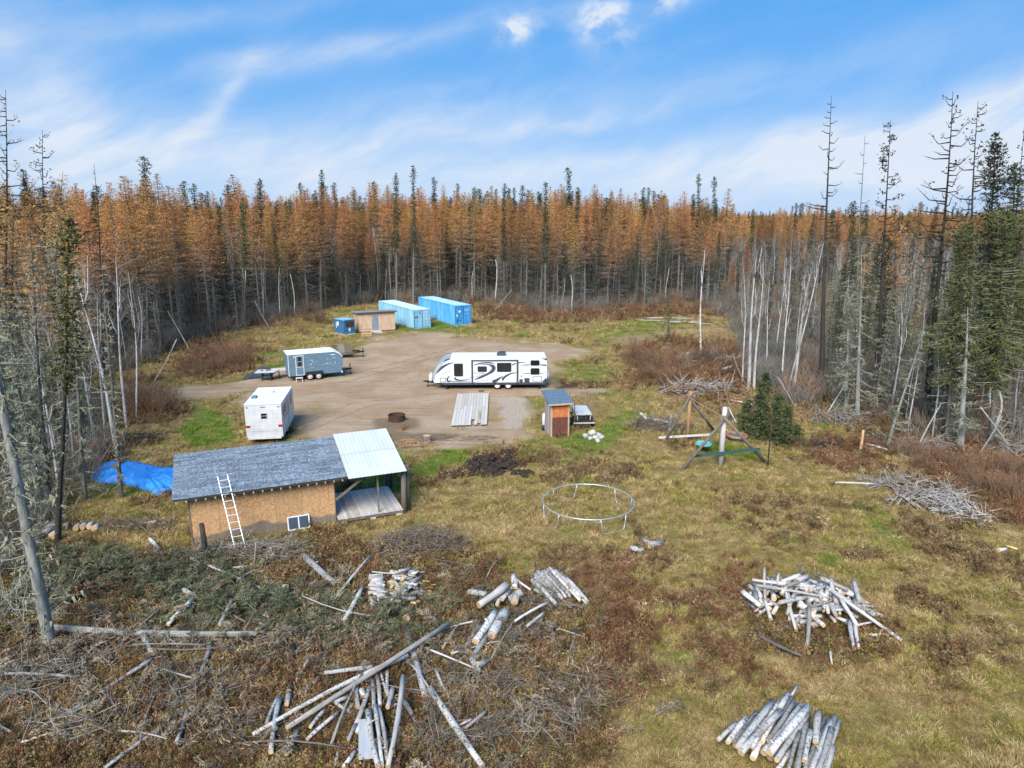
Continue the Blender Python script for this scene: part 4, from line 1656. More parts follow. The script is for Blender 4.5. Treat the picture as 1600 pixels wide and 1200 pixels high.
# ------------------------------------------------------------------ small outhouse with slanting roof
def outhouse():
    t = thing('outhouse', (2.59, 45.55, 0), R(14), 'narrow outhouse with orange and dark brown plywood front and slanting roof', 'outhouse')
    W, D, hf, hb = 1.3, 1.4, 2.3, 2.68
    def top(y):
        return hf + (hb - hf) * y / D
    MB().box(.05, W - .05, .05, D - .05, .05, 2.25).build('wall_core', m_oldwood, t)
    MB().box(.1, W - .1, .0, .04, 1.32, hf - .04).build('upper_panel', m_orangeply, t)['label'] = 'orange stained upper plywood panel'
    MB().box(.1, W - .1, .004, .04, .05, 1.315).build('lower_panel', m_brownply, t)['label'] = 'dark brown stained lower plywood panel'
    for x in (0, W - .1):
        MB().box(x + .001, x + .099, -.02, .05, 0, hf).build('corner_board', m_corner, t)
    for x0, x1 in ((-.01, .04), (W - .04, W + .01)):
        MB().prism([(.05, .03), (D, .03), (D, top(D)), (.05, top(.05))], x0, x1, 'x').build('side_panel', m_sideply, t, fix=True)
    MB().box(-.012, .0, .5, .56, .1, 2.3).build('batten', m_whitepaint, t)
    MB().box(.05, W - .05, D - .04, D + .01, .03, hb).build('back_panel', m_sideply, t)
    r_ = MB()
    r_.prism([(-.22, top(-.22) + .02), (D + .25, top(D + .25) + .02), (D + .25, top(D + .25) + .09), (-.22, top(-.22) + .09)], -.2, W + .2, 'x')
    r_.build('roof', m_blueroof, t, fix=True)
    MB().box(-.2, W + .2, -.25, -.222, top(-.22) - .03, top(-.22) + .088).build('fascia', m_corner, t)
    tk = MB()
    tk.tube([(0, 0, .3), (0, 0, .36), (0, 0, 1.3), (0, 0, 1.38)], [.1, .15, .15, .09], 14)
    o = tk.build('gas_cylinder', m_white, None, smooth=True)
    o.location = gp(849.5, 670) + Vector((.05, .1, -.28))
    tag(o, 'tall white gas cylinder standing at the left wall of the outhouse', 'gas cylinder')
    p = gp(850, 672)
    s = MB()
    s.tube([(0, 0, 0), (0, 0, .3), (.03, 0, .36)], [.16, .15, .05], 12)
    o = s.build('bucket', m_blackframe, None, smooth=True)
    o.location = p
    tag(o, 'small dark bucket at the foot of the white gas cylinder', 'bucket')


outhouse()


rs_c = random.Random(31)


def stake_cart():
    p = gp(893, 672)
    t = thing('log_cart', (p.x + .1, p.y, 0), R(4), 'dark log cart with tall upright stakes beside the outhouse', 'cart')
    f = MB()
    for x in (.2, 1.25):
        f.bar((x, -.1, .55), (x, 2.4, .55), .08, .1)
    for y in (.0, 1.1, 2.3):
        f.bar((.1, y, .64), (1.4, y, .64), .08, .07)
    f.build('frame', m_blackframe, t)
    for x in (.1, 1.4):
        for y in (.0, 1.1, 2.3):
            MB().bar((x, y, .5), (x + rs_c.uniform(-.03, .03), y, 2.15), .055, .055).build('stake', m_oldwood, t)
    for x in (.0, 1.5):
        wo = wheel(t, 0, 0, 0, .33, .2, m_rim, -1 if x < 1 else 1)
        wo.rotation_euler = (0, 0, R(-90))
        wo.location = (x, .9, .33)
    sheet = simple('pale grey cover', (.36, .38, .40), (.52, .54, .55), 2, .7)
    MB().box(.2, 1.3, -.02, 2.3, 1.08, 1.13).build('tray_sheet', sheet, t)
    for x in (.3, 1.2):
        for y in (.05, 2.2):
            MB().bar((x, y, .6), (x, y, 1.08), .06, .06).build('support', m_greypost, t)
    for a, b in (((.3, .04, .68), (1.2, .04, 1.06)), ((1.2, .03, .68), (.3, .03, 1.06))):
        MB().bar(a, b, .04, .05).build('brace', m_blackframe, t)
    MB().box(.0, 1.5, -.2, -.12, .5, .58).build('tail_bar', m_greypost, t)


stake_cart()


def rock(name, p, r, seed, mat, label, cat, group=None, flat=.75):
    import bmesh
    bm = bmesh.new()
    bmesh.ops.create_icosphere(bm, subdivisions=2, radius=1)
    rs = np.random.RandomState(seed)
    off = rs.rand(3) * 10
    dirs = rs.randn(7, 3)
    dirs /= np.linalg.norm(dirs, axis=1)[:, None]
    for v in bm.verts:
        d = np.array(v.co)
        k = 1.0
        for q in dirs:
            k = min(k, .72 / max(.2, d.dot(q)) if d.dot(q) > .72 else k)
        v.co = Vector(d * k * r * np.array([1.15, .9, flat]))
    me = bpy.data.meshes.new(name)
    bm.to_mesh(me)
    bm.free()
    me.materials.append(mat)
    o = link(name, me)
    o.location = (p[0], p[1], p[2] + r * flat * .45)
    o.rotation_euler = (rs.uniform(-.3, .3), rs.uniform(-.3, .3), rs.uniform(0, 6))
    tag(o, label, cat, group)
    return o


for i, (u, v, r) in enumerate(((915, 683, .28), (925, 679, .34), (930, 686, .25), (936, 682, .27), (940, 685, .2), (922, 687, .22), (934, 690, .22))):
    rock('rock', gp(u, v), r, 40 + i, m_rock, 'white rock in the little heap on the grass by the outhouse', 'rock', 'white rocks by the outhouse')


# ------------------------------------------------------------------ trampoline frame without its mat
def trampoline():
    p = gp(919, 812)
    zt = .78
    # the ring's centre is seen at about (919, 783); its plane is zt above the grass
    c = g(919, 783, zt)
    t = thing('trampoline_frame', (c.x, c.y, gz(c.x, c.y)), 0, 'bare round galvanised trampoline frame without mat on the grass', 'trampoline')
    r = 2.24
    mb = MB()
    n = 48
    mb.tube([(r * math.cos(2 * math.pi * j / n), r * math.sin(2 * math.pi * j / n), zt) for j in range(n + 1)], .03, 8, cap=False)
    mb.build('ring', m_steel, t, smooth=True)
    for k in range(4):
        a0 = R(28 + 90 * k)
        l = MB()
        pts = []
        for s, z in ((-.33, zt), (-.30, .4), (-.27, .08), (-.2, .02), (.2, .02), (.27, .08), (.30, .4), (.33, zt)):
            a = a0 + s
            pts.append((r * math.cos(a), r * math.sin(a), z))
        l.tube(pts, .022, 7)
        l.build('leg', m_steel, t, smooth=True)


trampoline()


# ------------------------------------------------------------------ home-made swing: two posts with braces, rope between
def swing():
    b1 = gp(1126, 727)
    b2 = gp(1074, 688)
    o = Vector((b1.x, b1.y, 0))
    t = thing('swing_frame', o, 0, 'home-made swing frame of two log posts with crossed braces and ropes', 'swing')
    C = Vector((0, 0, CAM_H))

    def L(p):
        return p - o

    def up(base, u, v):
        """point over base's depth seen at pixel"""
        return L(at_depth(u, v, base.y))
    p1 = up(b1, 1133, 636)
    p2 = up(b2, 1079, 611)
    MB().tube([L(b1) - Vector((0, 0, .2)), L(b1) + (p1 - L(b1)) * .5, p1], [.17, .16, .145], 12, rnd=random.Random(1), rough=.04).build('post', m_greypost, t, smooth=True)
    MB().tube([L(b2) - Vector((0, 0, .2)), L(b2) + (p2 - L(b2)) * .5, p2], [.15, .13, .12], 12, rnd=random.Random(2), rough=.04).build('post', m_brownpost, t, smooth=True)
    ax1 = up(b1, 1131, 653) + Vector((0, -.2, 0))
    ax2 = up(b2, 1076, 620) + Vector((0, -.18, 0))
    for ap, foot, k in ((ax1, gp(1065, 735), .3), (ax1 + Vector((0, -.1, .02)), gp(1198, 724), .25), (ax2, gp(1039, 690), .2), (ax2 + Vector((0, .35, 0)), gp(1118, 676), .2)):
        f = L(foot)
        d = (ap - f).normalized()
        MB().tube([f - d * .1, ap + d * k], [.10, .085], 8).build('brace', m_oldwood, t, smooth=True)
    ra = up(b1, 1128, 652) + Vector((0, .1, .05))
    rb = up(b2, 1077, 621)
    mid = (ra + rb) / 2 + Vector((0, 0, -.02))
    MB().tube([ra, mid, rb], .028, 6).build('ridge_pole', m_brownpost, t)
    # lower rails
    q0, q1 = up(b1, 1078, 711), up(b1, 1184, 698)
    MB().bar(q0 + Vector((0, -.28, 0)), q1 + Vector((0, -.42, 0)), .05, .17).build('rail', m_teal, t)
    q0, q1 = up(b2, 1028, 682), up(b2, 1112, 677)
    MB().bar(q0 + Vector((0, -.25, 0)), q1 + Vector((0, -.25, 0)), .05, .14).build('rail', m_greypost, t)
    # ropes and the turquoise seat
    seat = (L(b1) + L(b2)) / 2
    hang = ra + (rb - ra) * .45
    sz = .62
    for s in (-.12, .12):
        MB().tube([hang + Vector((s * .3, s, 0)), Vector((hang.x + s, hang.y + s, sz))], .014, 5).build('rope', m_rope, t)
    s = MB()
    n = 20
    ring = [(hang.x + .46 * math.cos(2 * math.pi * j / n), hang.y + .46 * math.sin(2 * math.pi * j / n), sz) for j in range(n + 1)]
    s.tube(ring, .06, 7, cap=False)
    so = s.build('seat_ring', m_turq, t, smooth=True)
    d = MB()
    d.tube([(hang.x, hang.y, sz - .04), (hang.x, hang.y, sz - .01)], .42, 18)
    d.build('seat_disc', m_turq, so)
    # ring tube hanging low behind the near post
    cpos = gp(1151, 688)
    t2 = thing('plastic_tub', cpos, 0, 'faded red and green round plastic tub behind the swing', 'tub')
    a = MB()
    n = 24
    a.tube([(.62 * math.cos(2 * math.pi * j / n), .62 * math.sin(2 * math.pi * j / n), .34) for j in range(n + 1)], .1, 8, cap=False)
    a.build('rim', m_redplastic, t2, smooth=True)
    a = MB()
    a.tube([(0, 0, .02), (0, 0, .3)], [.5, .62], 20)
    a.build('wall', m_greenplastic, t2, smooth=True)


swing()


# ------------------------------------------------------------------ cabin with shingled roof, strand-board wall and porch
CAB = Vector((-14.44, 29.59, 0))
CAB_R = R(22.5)


def cabin():
    t = thing('cabin', CAB, CAB_R, 'small cabin with grey shingled roof, bare strand-board wall and open metal-roofed porch', 'cabin')
    W, D = 6.37, 3.25
    sl = .8 / 3.9

    def rz(y):
        return 2.42 + (y + .45) * sl
    MB().prism([(.04, .0), (D - .04, .0), (D - .04, rz(D) - .2), (.04, rz(0) - .2)], .04, W - .04, 'x').build('wall_core', m_oldwood, t, fix=True)
    x = 0
    k = 0
    while x < W - .05:
        x1 = min(x + 1.22, W)
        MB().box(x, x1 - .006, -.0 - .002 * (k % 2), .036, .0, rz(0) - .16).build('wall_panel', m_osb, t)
        x = x1
        k += 1
    for x0, x1 in ((-.004, .036), (W - .036, W + .004)):
        for a, b in ((.037, 1.25), (1.256, 2.47), (2.476, D)):
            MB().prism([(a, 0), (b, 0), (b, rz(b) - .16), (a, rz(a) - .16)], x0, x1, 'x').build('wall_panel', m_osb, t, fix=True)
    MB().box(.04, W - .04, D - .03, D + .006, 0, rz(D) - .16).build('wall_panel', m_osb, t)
    for xx in (-.03, W - .01):
        MB().box(xx, xx + .04, -.03, .0 - .004, 0, rz(0) - .16).build('corner_board', m_oldwood, t)
    # roof deck
    y0, y1 = -.45, 3.48
    x0, x1 = -.6, 6.93
    r_ = MB()
    r_.prism([(y0, rz(y0) - .12), (y1, rz(y1) - .12), (y1, rz(y1) - .02), (y0, rz(y0) - .02)], x0, x1, 'x')
    roof = r_.build('roof', m_fascia, t, fix=True)
    n = 0
    xx = x0 + .1
    while xx < x1:
        MB().prism([(y0 + .02, rz(y0) - .24), (y0 + .5, rz(y0 + .5) - .24), (y0 + .5, rz(y0 + .5) - .121), (y0 + .02, rz(y0) - .121)], xx, xx + .06, 'x').build('rafter_tail', m_corner, roof, fix=True)
        xx += .4
    # shingles in strips, laid in courses with broken joints
    slope = math.atan(sl)
    ln = (y1 - y0 + .06) / math.cos(slope)
    courses = 26
    ex = ln / courses
    sm = MB()
    tabs = 3
    for q in range(tabs):
        a = q / tabs + .004
        b = (q + 1) / tabs - .004
        # local: x 0..1, y 0..0.2 (up the slope), lower edge thick
        sm.add([(a, 0, .0), (b, 0, .0), (b, .2, .0), (a, .2, .0), (a, 0, .014), (b, 0, .014), (b, .2, .002), (a, .2, .002)],
               [(3, 2, 1, 0), (4, 5, 6, 7), (0, 1, 5, 4), (1, 2, 6, 5), (2, 3, 7, 6), (3, 0, 4, 7)])
    first = sm.build('shingle', m_shingle, roof)
    me = first.data
    rs = random.Random(12)
    used = False
    for c in range(courses):
        off = (c % 3) / 3.0 + rs.uniform(-.03, .03)
        xs_ = x0 - .02
        cuts = [xs_]
        e = xs_ + (1 - off if off > .08 else 1.0)
        while e < x1 + .02 - .12:
            cuts.append(e)
            e += 1.0
        cuts.append(x1 + .02)
        yy = y0 - .05 + c * ex * math.cos(slope)
        for a, b in zip(cuts[:-1], cuts[1:]):
            if not used:
                o = first
                used = True
            else:
                o = link('shingle', me, roof)
            o.location = (a, yy, rz(yy) - .018 + .004 + (c % 2) * .0015)
            o.rotation_euler = (slope - .012, 0, 0)
            o.scale = (b - a, 1, 1)
    # porch roof: two sheets of ribbed metal, the upper lapping the lower
    for ya, yb, lift in ((-.78, 1.52, .03), (1.46, 3.62, .055)):
        s = MB()
        px0, px1 = 6.96, 9.78
        nrib = 15
        for q in range(nrib):
            a = px0 + (px1 - px0) * q / nrib
            b = px0 + (px1 - px0) * (q + 1) / nrib
            m1, m2 = a + (b - a) * .74, a + (b - a) * .87
            for (u0, h0), (u1, h1) in (((a, 0), (m1, 0)), ((m1, 0), (m2, .022)), ((m2, .022), (b, 0))):
                s.add([(u0, ya, rz(ya) + lift + h0), (u1, ya, rz(ya) + lift + h1), (u1, yb, rz(yb) + lift + h1), (u0, yb, rz(yb) + lift + h0)], [(0, 1, 2, 3)])
        so = s.build('metal_sheet', m_metalroof, t)
        md = so.modifiers.new('thickness', 'SOLIDIFY')
        md.thickness = .004
    for yy in (-.4, 1.5, 3.2):
        MB().bar((6.95, yy, rz(yy) - .06), (9.72, yy, rz(yy) - .06), .07, .13).build('porch_beam', m_oldwood, t)
    for xx in (7.3, 8.4, 9.5):
        MB().bar((xx, -.6, rz(-.6) + .0), (xx, 3.4, rz(3.4) + .0), .05, .05).build('rafter', m_oldwood, t)
    for xx, yy, rr, top, mt in ((9.72, -.22, .14, 2.44, m_oldwood), (9.94, -.1, .09, 2.5, m_oldwood), (9.62, 3.05, .12, 3.0, m_oldwood), (9.85, 3.3, .09, 3.05, m_oldwood)):
        MB().tube([(xx, yy, -.1), (xx, yy, top * .5), (xx + .02, yy, top)], [rr * 1.05, rr, rr * .95], 10, rnd=random.Random(int(xx * 10)), rough=.05).build('post', mt, t, smooth=True)
    MB().tube([(10.02, .1, -.1), (10.03, .1, 1.1)], [.08, .075], 8).build('post', m_oldwood, t, smooth=True)
    MB().bar((8.42, -.3, 0), (8.40, -.36, 2.32), .075, .075).build('post', m_oldwood, t)
    MB().bar((6.43, -.06, 1.15), (7.85, -.38, 2.28), .07, .11).build('diagonal_brace', m_oldwood, t)
    MB().bar((9.62, -.3, 1.95), (9.2, -.38, 2.3), .06, .09).build('diagonal_brace', m_oldwood, t)
    # deck
    nb = 20
    dx0, dx1 = 6.42, 9.62
    rs = random.Random(5)
    for q in range(nb):
        a = dx0 + (dx1 - dx0) * q / nb
        b = dx0 + (dx1 - dx0) * (q + 1) / nb - .012
        zz = .26 + rs.uniform(-.004, .004)
        MB().box(a, b, -.42 + rs.uniform(-.015, .015), 3.02 + rs.uniform(-.02, .02), zz - .035, zz).build('deck_board', m_deck, t)
    for yy in (-.36, 1.3, 2.94):
        MB().box(dx0, dx1 - .02, yy - .03, yy + .03, .08, .222).build('joist', m_oldwood, t)
    for xx in (6.7, 8.1, 9.4):
        for yy in (-.34, 2.9):
            MB().box(xx - .14, xx + .14, yy - .09, yy + .09, -.1, .079).build('footing_block', m_greypost, t)


cabin()


def in_cabin(x, y, z):
    return CAB + Matrix.Rotation(CAB_R, 4, 'Z') @ Vector((x, y, z))


def ladder():
    bot = Vector((2.0, -1.95, 0))
    top = Vector((1.50, .02, 3.12))
    t = thing('ladder', in_cabin(*bot), CAB_R, 'white aluminium ladder leaning from the brush up against the cabin eave', 'ladder')
    d = top - bot
    d.z -= gz(t.location.x, t.location.y)
    t.location.z = gz(t.location.x, t.location.y) - .05
    side = Vector((1, .1, 0)).normalized()
    n = 11
    for s in (-.21, .21):
        MB().bar(side * s, side * s + d, .03, .075, up=(0, 1, 0)).build('rail', m_alu, t)
    for k in range(n):
        c = d * ((k + .7) / (n + .4))
        MB().tube([c - side * .195, c + side * .195], .018, 7).build('rung', m_alu, t)


ladder()


def leaning_window():
    p = in_cabin(4.62, -.30, 0)
    z = gz(p.x, p.y)
    t = thing('window_unit', (p.x, p.y, z + .02), CAB_R + R(1), 'white framed two-pane window unit leaning at the foot of the strand-board wall', 'window')
    t['kind'] = 'thing'
    M_ = Matrix.Rotation(R(-17), 4, 'X')
    f = MB()
    w, h = 1.02, .66
    f.box(-w / 2, w / 2, 0, .05, 0, .06, M=M_)
    f.box(-w / 2, w / 2, 0, .05, h - .06, h, M=M_)
    for a in (-w / 2, -.025, w / 2 - .055):
        f.box(a, a + .055, .001, .049, .06, h - .06, M=M_)
    fo = f.build('frame', m_white, t)
    for a, b in ((-w / 2 + .055, -.025), (.03, w / 2 - .055)):
        MB().box(a, b, .018, .03, .06, h - .06, M=M_).build('pane', glass_mat('window pane', (.05, .065, .08)), t)


leaning_window()

p = gp(322, 876)
o = MB().tube([(0, 0, -.2), (0, 0, .8), (-.02, 0, 1.72)], [.13, .115, .1], 10, rnd=random.Random(4), rough=.08).build('charred_post', m_barkdark, None, smooth=True)
o.location = p
tag(o, 'dark charred post standing in front of the strand-board wall', 'post')

# ================================================================== TREES
def unit(a):
    return a / (np.linalg.norm(a, axis=-1, keepdims=True) + 1e-9)


def add_tufts(mb, P, D, S, rs, aspect=.45, spread=.6, mi=0):
    """needle tufts: one narrow triangle each at P pointing along D (jittered), length S"""
    P = np.asarray(P)
    D = np.asarray(D)
    S = np.asarray(S)
    if not len(P):
        return
    d = unit(D + rs.randn(*D.shape) * spread)
    s = unit(np.cross(d, rs.randn(*D.shape)))
    w = (S * aspect)[:, None]
    L = S[:, None]
    a = P - s * w * .5 - d * L * .25
    b = P + s * w * .5 - d * L * .25
    c = P + d * L * .75
    o = len(mb.v)
    mb.v.extend(map(tuple, np.stack([a, b, c], 1).reshape(-1, 3).tolist()))
    n = len(P)
    mb.f.extend([(o + 3 * i, o + 3 * i + 1, o + 3 * i + 2) for i in range(n)])
    mb.m.extend([mi] * n)


def twig(mb, p0, p1, r, mi=0, bend=None, n=3):
    p0 = Vector(p0)
    p1 = Vector(p1)
    if bend is not None:
        mid = (p0 + p1) / 2 + Vector(bend)
        mb.tube([p0, mid, p1], [r, r * .7, r * .25], n, mi, cap=False)
    else:
        mb.tube([p0, p1], [r, r * .3], n, mi, cap=False)


def trunk_line(H, rs, wob=.12, lean=(0, 0), k=7):
    pts = []
    ph = rs.uniform(0, 6.3, 4)
    for i in range(k):
        t = i / (k - 1)
        x = lean[0] * t + wob * math.sin(ph[0] + t * 4.1) * t
        y = lean[1] * t + wob * math.sin(ph[1] + t * 3.3) * t
        pts.append(Vector((x, y, H * t - (.25 if i == 0 else 0))))
    return pts


def line_at(pts, t):
    f = t * (len(pts) - 1)
    i = min(int(f), len(pts) - 2)
    return pts[i].lerp(pts[i + 1], f - i)


def conifer(seed, H, style, lean=(0, 0), rbase=None, cstart=None, R0=None, dens=1.0, dead=1.0, tuft=1.0, moss=0.):
    """style: larch | spruce | dead (grey, lichen-hung branches only)"""
    rs = np.random.RandomState(seed)
    tr = MB()
    cr = MB()
    pts = trunk_line(H, rs, .10, lean)
    r0 = rbase or H * .0085 + .03
    tr.tube(pts, [r0 * (1 - .93 * (i / (len(pts) - 1)) ** .9) for i in range(len(pts))], 7, 0, cap=False)
    if style == 'larch':
        cs = cstart if cstart is not None else rs.uniform(.40, .58)
        Rm = R0 or rs.uniform(1.5, 2.2)
    elif style == 'spruce':
        cs = cstart if cstart is not None else rs.uniform(.22, .4)
        Rm = R0 or rs.uniform(.8, 1.25)
    else:
        cs = 1.0
        Rm = R0 or 1.3
    # bare dead branches on the lower stem (all the way up when dead)
    z = H * .07
    while z < H * min(cs + .12, .97):
        t = z / H
        c = line_at(pts, t)
        for _ in range(rs.randint(2, 4)):
            a = rs.uniform(0, 6.283)
            ln = Rm * rs.uniform(.35, .95) * (1 - .6 * t if style == 'dead' else 1) * dead
            if ln < .15:
                continue
            dr = Vector((math.cos(a), math.sin(a), rs.uniform(-.45, .12)))
            e = c + dr * ln
            twig(tr, c, e, .022 + .008 * ln, 1, (0, 0, rs.uniform(-.12, .05) * ln))
            for q in range(rs.randint(2, 5)):
                f = rs.uniform(.35, .95)
                b = c + dr * ln * f
                twig(tr, b, b + Vector((rs.uniform(-.35, .35), rs.uniform(-.35, .35), rs.uniform(-.35, .08))) * ln * .7, .013, 1)
        z += rs.uniform(.28, .5)
    if style == 'dead':
        if not moss:
            return tr, None
        # beard lichen and dead sprays hanging from the branches
        vv = np.array(tr.v)[7 * len(pts):]
        pick = vv[rs.randint(0, len(vv), int(moss * H * 90))]
        pick = pick[rs.rand(len(pick)) < 1.15 - pick[:, 2] / H]
        add_tufts(cr, pick + rs.randn(*pick.shape) * .07, np.tile([0, 0, -.5], (len(pick), 1)), rs.uniform(.12, .34, len(pick)), rs, .3, .6)
        return tr, cr
    P, D, S, T = [], [], [], []
    z = H * cs
    step = (.30 if style == 'larch' else .24) / dens ** .5
    while z < H * .995:
        t = (z - H * cs) / (H * (1 - cs))
        c = line_at(pts, z / H)
        if style == 'larch':
            rr = Rm * min(1, .55 + t * 2.5) * (1 - t) ** .72 + .12
            nb = 6 if t < .8 else 5
        else:
            club = .25 * math.exp(-((t - .9) / .08) ** 2)
            rr = Rm * (min(1, .5 + t * 3) * (1 - t) ** .6 * (.75 + .25 * math.sin(t * 19 + seed)) + club) + .1
            nb = 6
        a0 = rs.uniform(0, 6.283)
        for b in range(nb):
            if rs.rand() < (.14 if style == 'spruce' else .14 + .3 * (1 - t) ** 2):
                continue
            a = a0 + 6.283 * b / nb + rs.uniform(-.35, .35)
            ln = rr * rs.uniform(.55, 1.18)
            up = (rs.uniform(-.12, .22) + .35 * t) if style == 'larch' else (rs.uniform(-.5, -.15) + .75 * t)
            d = np.array([math.cos(a), math.sin(a), up])
            cc = np.array(c)
            if ln > .5:
                twig(tr, c, Vector(cc + d * ln * .95), .012 + .008 * ln, 1)
            k = max(2, int(ln / (.145 if style == 'larch' else .12)))
            for q in range(k):
                f = (q + .6) / k
                sag = -.14 * ln * f * f if style == 'spruce' else .03 * ln * math.sin(f * 3)
                base = cc + d * ln * f + np.array([0, 0, sag])
                for _ in range(3 if style == 'larch' else 2):
                    w = (.10 + .16 * (1 - f)) * min(1.2, ln)
                    p = base + rs.randn(3) * np.array([w, w, .05 if style == 'larch' else .06])
                    P.append(p)
                    T.append(t)
                    if style == 'larch':
                        D.append(d * .6 + np.array([0, 0, -.05]))
                        S.append(rs.uniform(.13, .27) * tuft)
                    else:
                        D.append(d * .7 + np.array([0, 0, -.45 + t * .5]))
                        S.append(rs.uniform(.15, .30) * tuft)
        z += step * rs.uniform(.8, 1.25)
    P, D, S, T = map(np.array, (P, D, S, T))
    if style == 'larch':
        # the lower boughs shed first: their needles are sparser and duller
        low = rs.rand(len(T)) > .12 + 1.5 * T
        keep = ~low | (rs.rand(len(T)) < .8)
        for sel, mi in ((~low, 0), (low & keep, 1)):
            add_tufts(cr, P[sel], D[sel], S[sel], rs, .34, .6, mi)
    else:
        add_tufts(cr, P, D, S, rs, .42, .6)
    return tr, cr


def snag(seed, H, lean=(0, 0), rbase=.2, nbr=22, blen=1.9, cone=True, start=.45, tips=0):
    """tall dead tree, few branches that sweep out and up"""
    rs = np.random.RandomState(seed)
    tr = MB()
    cr = MB() if tips else None
    pts = trunk_line(H, rs, .18, lean, 9)
    tr.tube(pts, [rbase * (1 - i / 8.) ** 1.25 + .014 for i in range(9)], 8, 0, cap=False)
    P, D, S = [], [], []
    for i in range(nbr):
        t = start + (1 - start) * (i + rs.rand()) / nbr * .97
        c = line_at(pts, t)
        a = rs.uniform(0, 6.283)
        ln = blen * (1.05 - .85 * (t - start) / (1 - start)) * rs.uniform(.5, 1.15)
        d = Vector((math.cos(a), math.sin(a), 0))
        p1 = c + d * ln * .55 + Vector((0, 0, rs.uniform(-.12, .1) * ln))
        p2 = c + d * ln + Vector((0, 0, ln * rs.uniform(.1, .55)))
        tr.tube([c, p1, p2], [.03 + .014 * ln, .022 + .007 * ln, .008], 4, 0, cap=False)
        for q in range(rs.randint(1, 4)):
            f = rs.uniform(.3, .95)
            b = p1.lerp(p2, f)
            e = b + Vector((rs.uniform(-.5, .5), rs.uniform(-.5, .5), rs.uniform(-.05, .6))) * ln * .45
            tr.tube([b, e], [.012, .005], 3, 0, cap=False)
            if tips:
                for _ in range(tips):
                    P.append(np.array(e) + rs.randn(3) * .12)
                    D.append(rs.randn(3))
                    S.append(rs.uniform(.12, .26))
    for i in range(14):
        t = rs.uniform(.06, start)
        c = line_at(pts, t)
        a = rs.uniform(0, 6.283)
        twig(tr, c, c + Vector((math.cos(a), math.sin(a), rs.uniform(-.3, .2))) * rs.uniform(.3, 1.0), .018, 0)
    if tips:
        add_tufts(cr, P, D, S, rs, .6, .8)
    return tr, cr


def birch(seed, H, lean=(0, 0), rbase=.1, forks=3, twigs=1.0, broken=False):
    rs = np.random.RandomState(seed)
    tr = MB()
    cr = MB()
    pts = trunk_line(H, rs, .25, lean, 7)
    tr.tube(pts, [rbase * (1 - (.55 if broken else .85) * i / 6.) for i in range(7)], 8, 0, cap=broken)
    tipsl = []
    for k in range(forks):
        t = rs.uniform(.4, .85)
        c = line_at(pts, t)
        a = rs.uniform(0, 6.283)
        ln = H * rs.uniform(.12, .32)
        p1 = c + Vector((math.cos(a) * .20, math.sin(a) * .20, .55)) * ln * .5
        p2 = c + Vector((math.cos(a) * .17, math.sin(a) * .17, .95)) * ln
        pm = c + Vector((math.cos(a) * .16, math.sin(a) * .16, .66)) * ln + Vector((rs.normal(0, .06), rs.normal(0, .06), 0))
        tr.tube([c, p1, pm, p2], [rbase * .36, rbase * .3, rbase * .22, rbase * .08], 6, 0, cap=True)
        tipsl.append((c, p2, ln))
    nt = int((26 + H * 1.5) * twigs)
    for k in range(nt):
        if rs.rand() < .5 or not tipsl:
            t = rs.uniform(.35, 1.0)
            c = line_at(pts, t)
            ln = H * .14 * rs.uniform(.4, 1.2)
        else:
            b = tipsl[rs.randint(len(tipsl))]
            c = b[0].lerp(b[1], rs.uniform(.3, 1))
            ln = b[2] * .4 * rs.uniform(.4, 1.1)
        a = rs.uniform(0, 6.283)
        e = c + Vector((math.cos(a), math.sin(a), rs.uniform(.4, 1.6))).normalized() * ln
        twig(cr, c, e, .014, 0)
        for q in range(rs.randint(3, 6)):
            f = rs.uniform(.3, 1)
            b = c.lerp(e, f)
            twig(cr, b, b + Vector((rs.uniform(-.6, .6), rs.uniform(-.6, .6), rs.uniform(.1, .9))) * ln * .5, .007, 0)
    return tr, (cr if nt else None)


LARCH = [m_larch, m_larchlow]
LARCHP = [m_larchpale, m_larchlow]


def mesh_of(mb, name, mats, smooth=True):
    o = mb.build(name, mats, None, smooth)
    me = o.data
    bpy.data.objects.remove(o)
    return me


class Kind:
    """a few variants of one kind of tree; trunk and crown meshes are shared by all its individuals"""
    def __init__(self, name, gens, mtrunk, mcrown, Hs):
        self.name = name
        self.var = []
        for (tr, cr), H in zip(gens, Hs):
            self.var.append((mesh_of(tr, 'trunk', mtrunk), mesh_of(cr, 'crown', mcrown, False) if cr else None, H))
        self.mt, self.mc = mtrunk, mcrown

    def place(self, x, y, H, rs, label, cat, group=None, var=None, rz=None, wide=1.0, name=None):
        k = rs.randrange(len(self.var)) if var is None else var
        mt, mc, h0 = self.var[k]
        s = H / h0
        o = bpy.data.objects.new(name or self.name, None)
        o.empty_display_size = .3
        COL.objects.link(o)
        o.location = (x, y, gz(x, y) - .05)
        o.rotation_euler = (rs.gauss(0, .022), rs.gauss(0, .022), rs.uniform(0, 6.283) if rz is None else rz)
        o.scale = (s * wide, s * wide, s)
        tag(o, label, cat, group)
        link('trunk', mt, o)
        if mc:
            link('crown', mc, o)
        return o


def top_height(p, v):
    """height at which a point over p (ground) is seen at photo row v"""
    lo, hi = 0., 60.
    d = p.y
    cs, sn = math.cos(PITCH), math.sin(PITCH)
    for _ in range(40):
        m = (lo + hi) / 2
        zz = m + p.z - CAM_H
        c = d * cs - zz * sn
        vv = 600 - FPX * (d * sn + zz * cs) / c
        if vv > v:
            lo = m
        else:
            hi = m
    return lo


def lean_to(p, u, v):
    """height and sideways lean (m) so that the tip is seen at photo pixel u, v"""
    H = top_height(p, v)
    zz = H + p.z - CAM_H
    c = p.y * math.cos(PITCH) - zz * math.sin(PITCH)
    x = (u - 800) / FPX * c
    return H, x - p.x


HERO = [0]


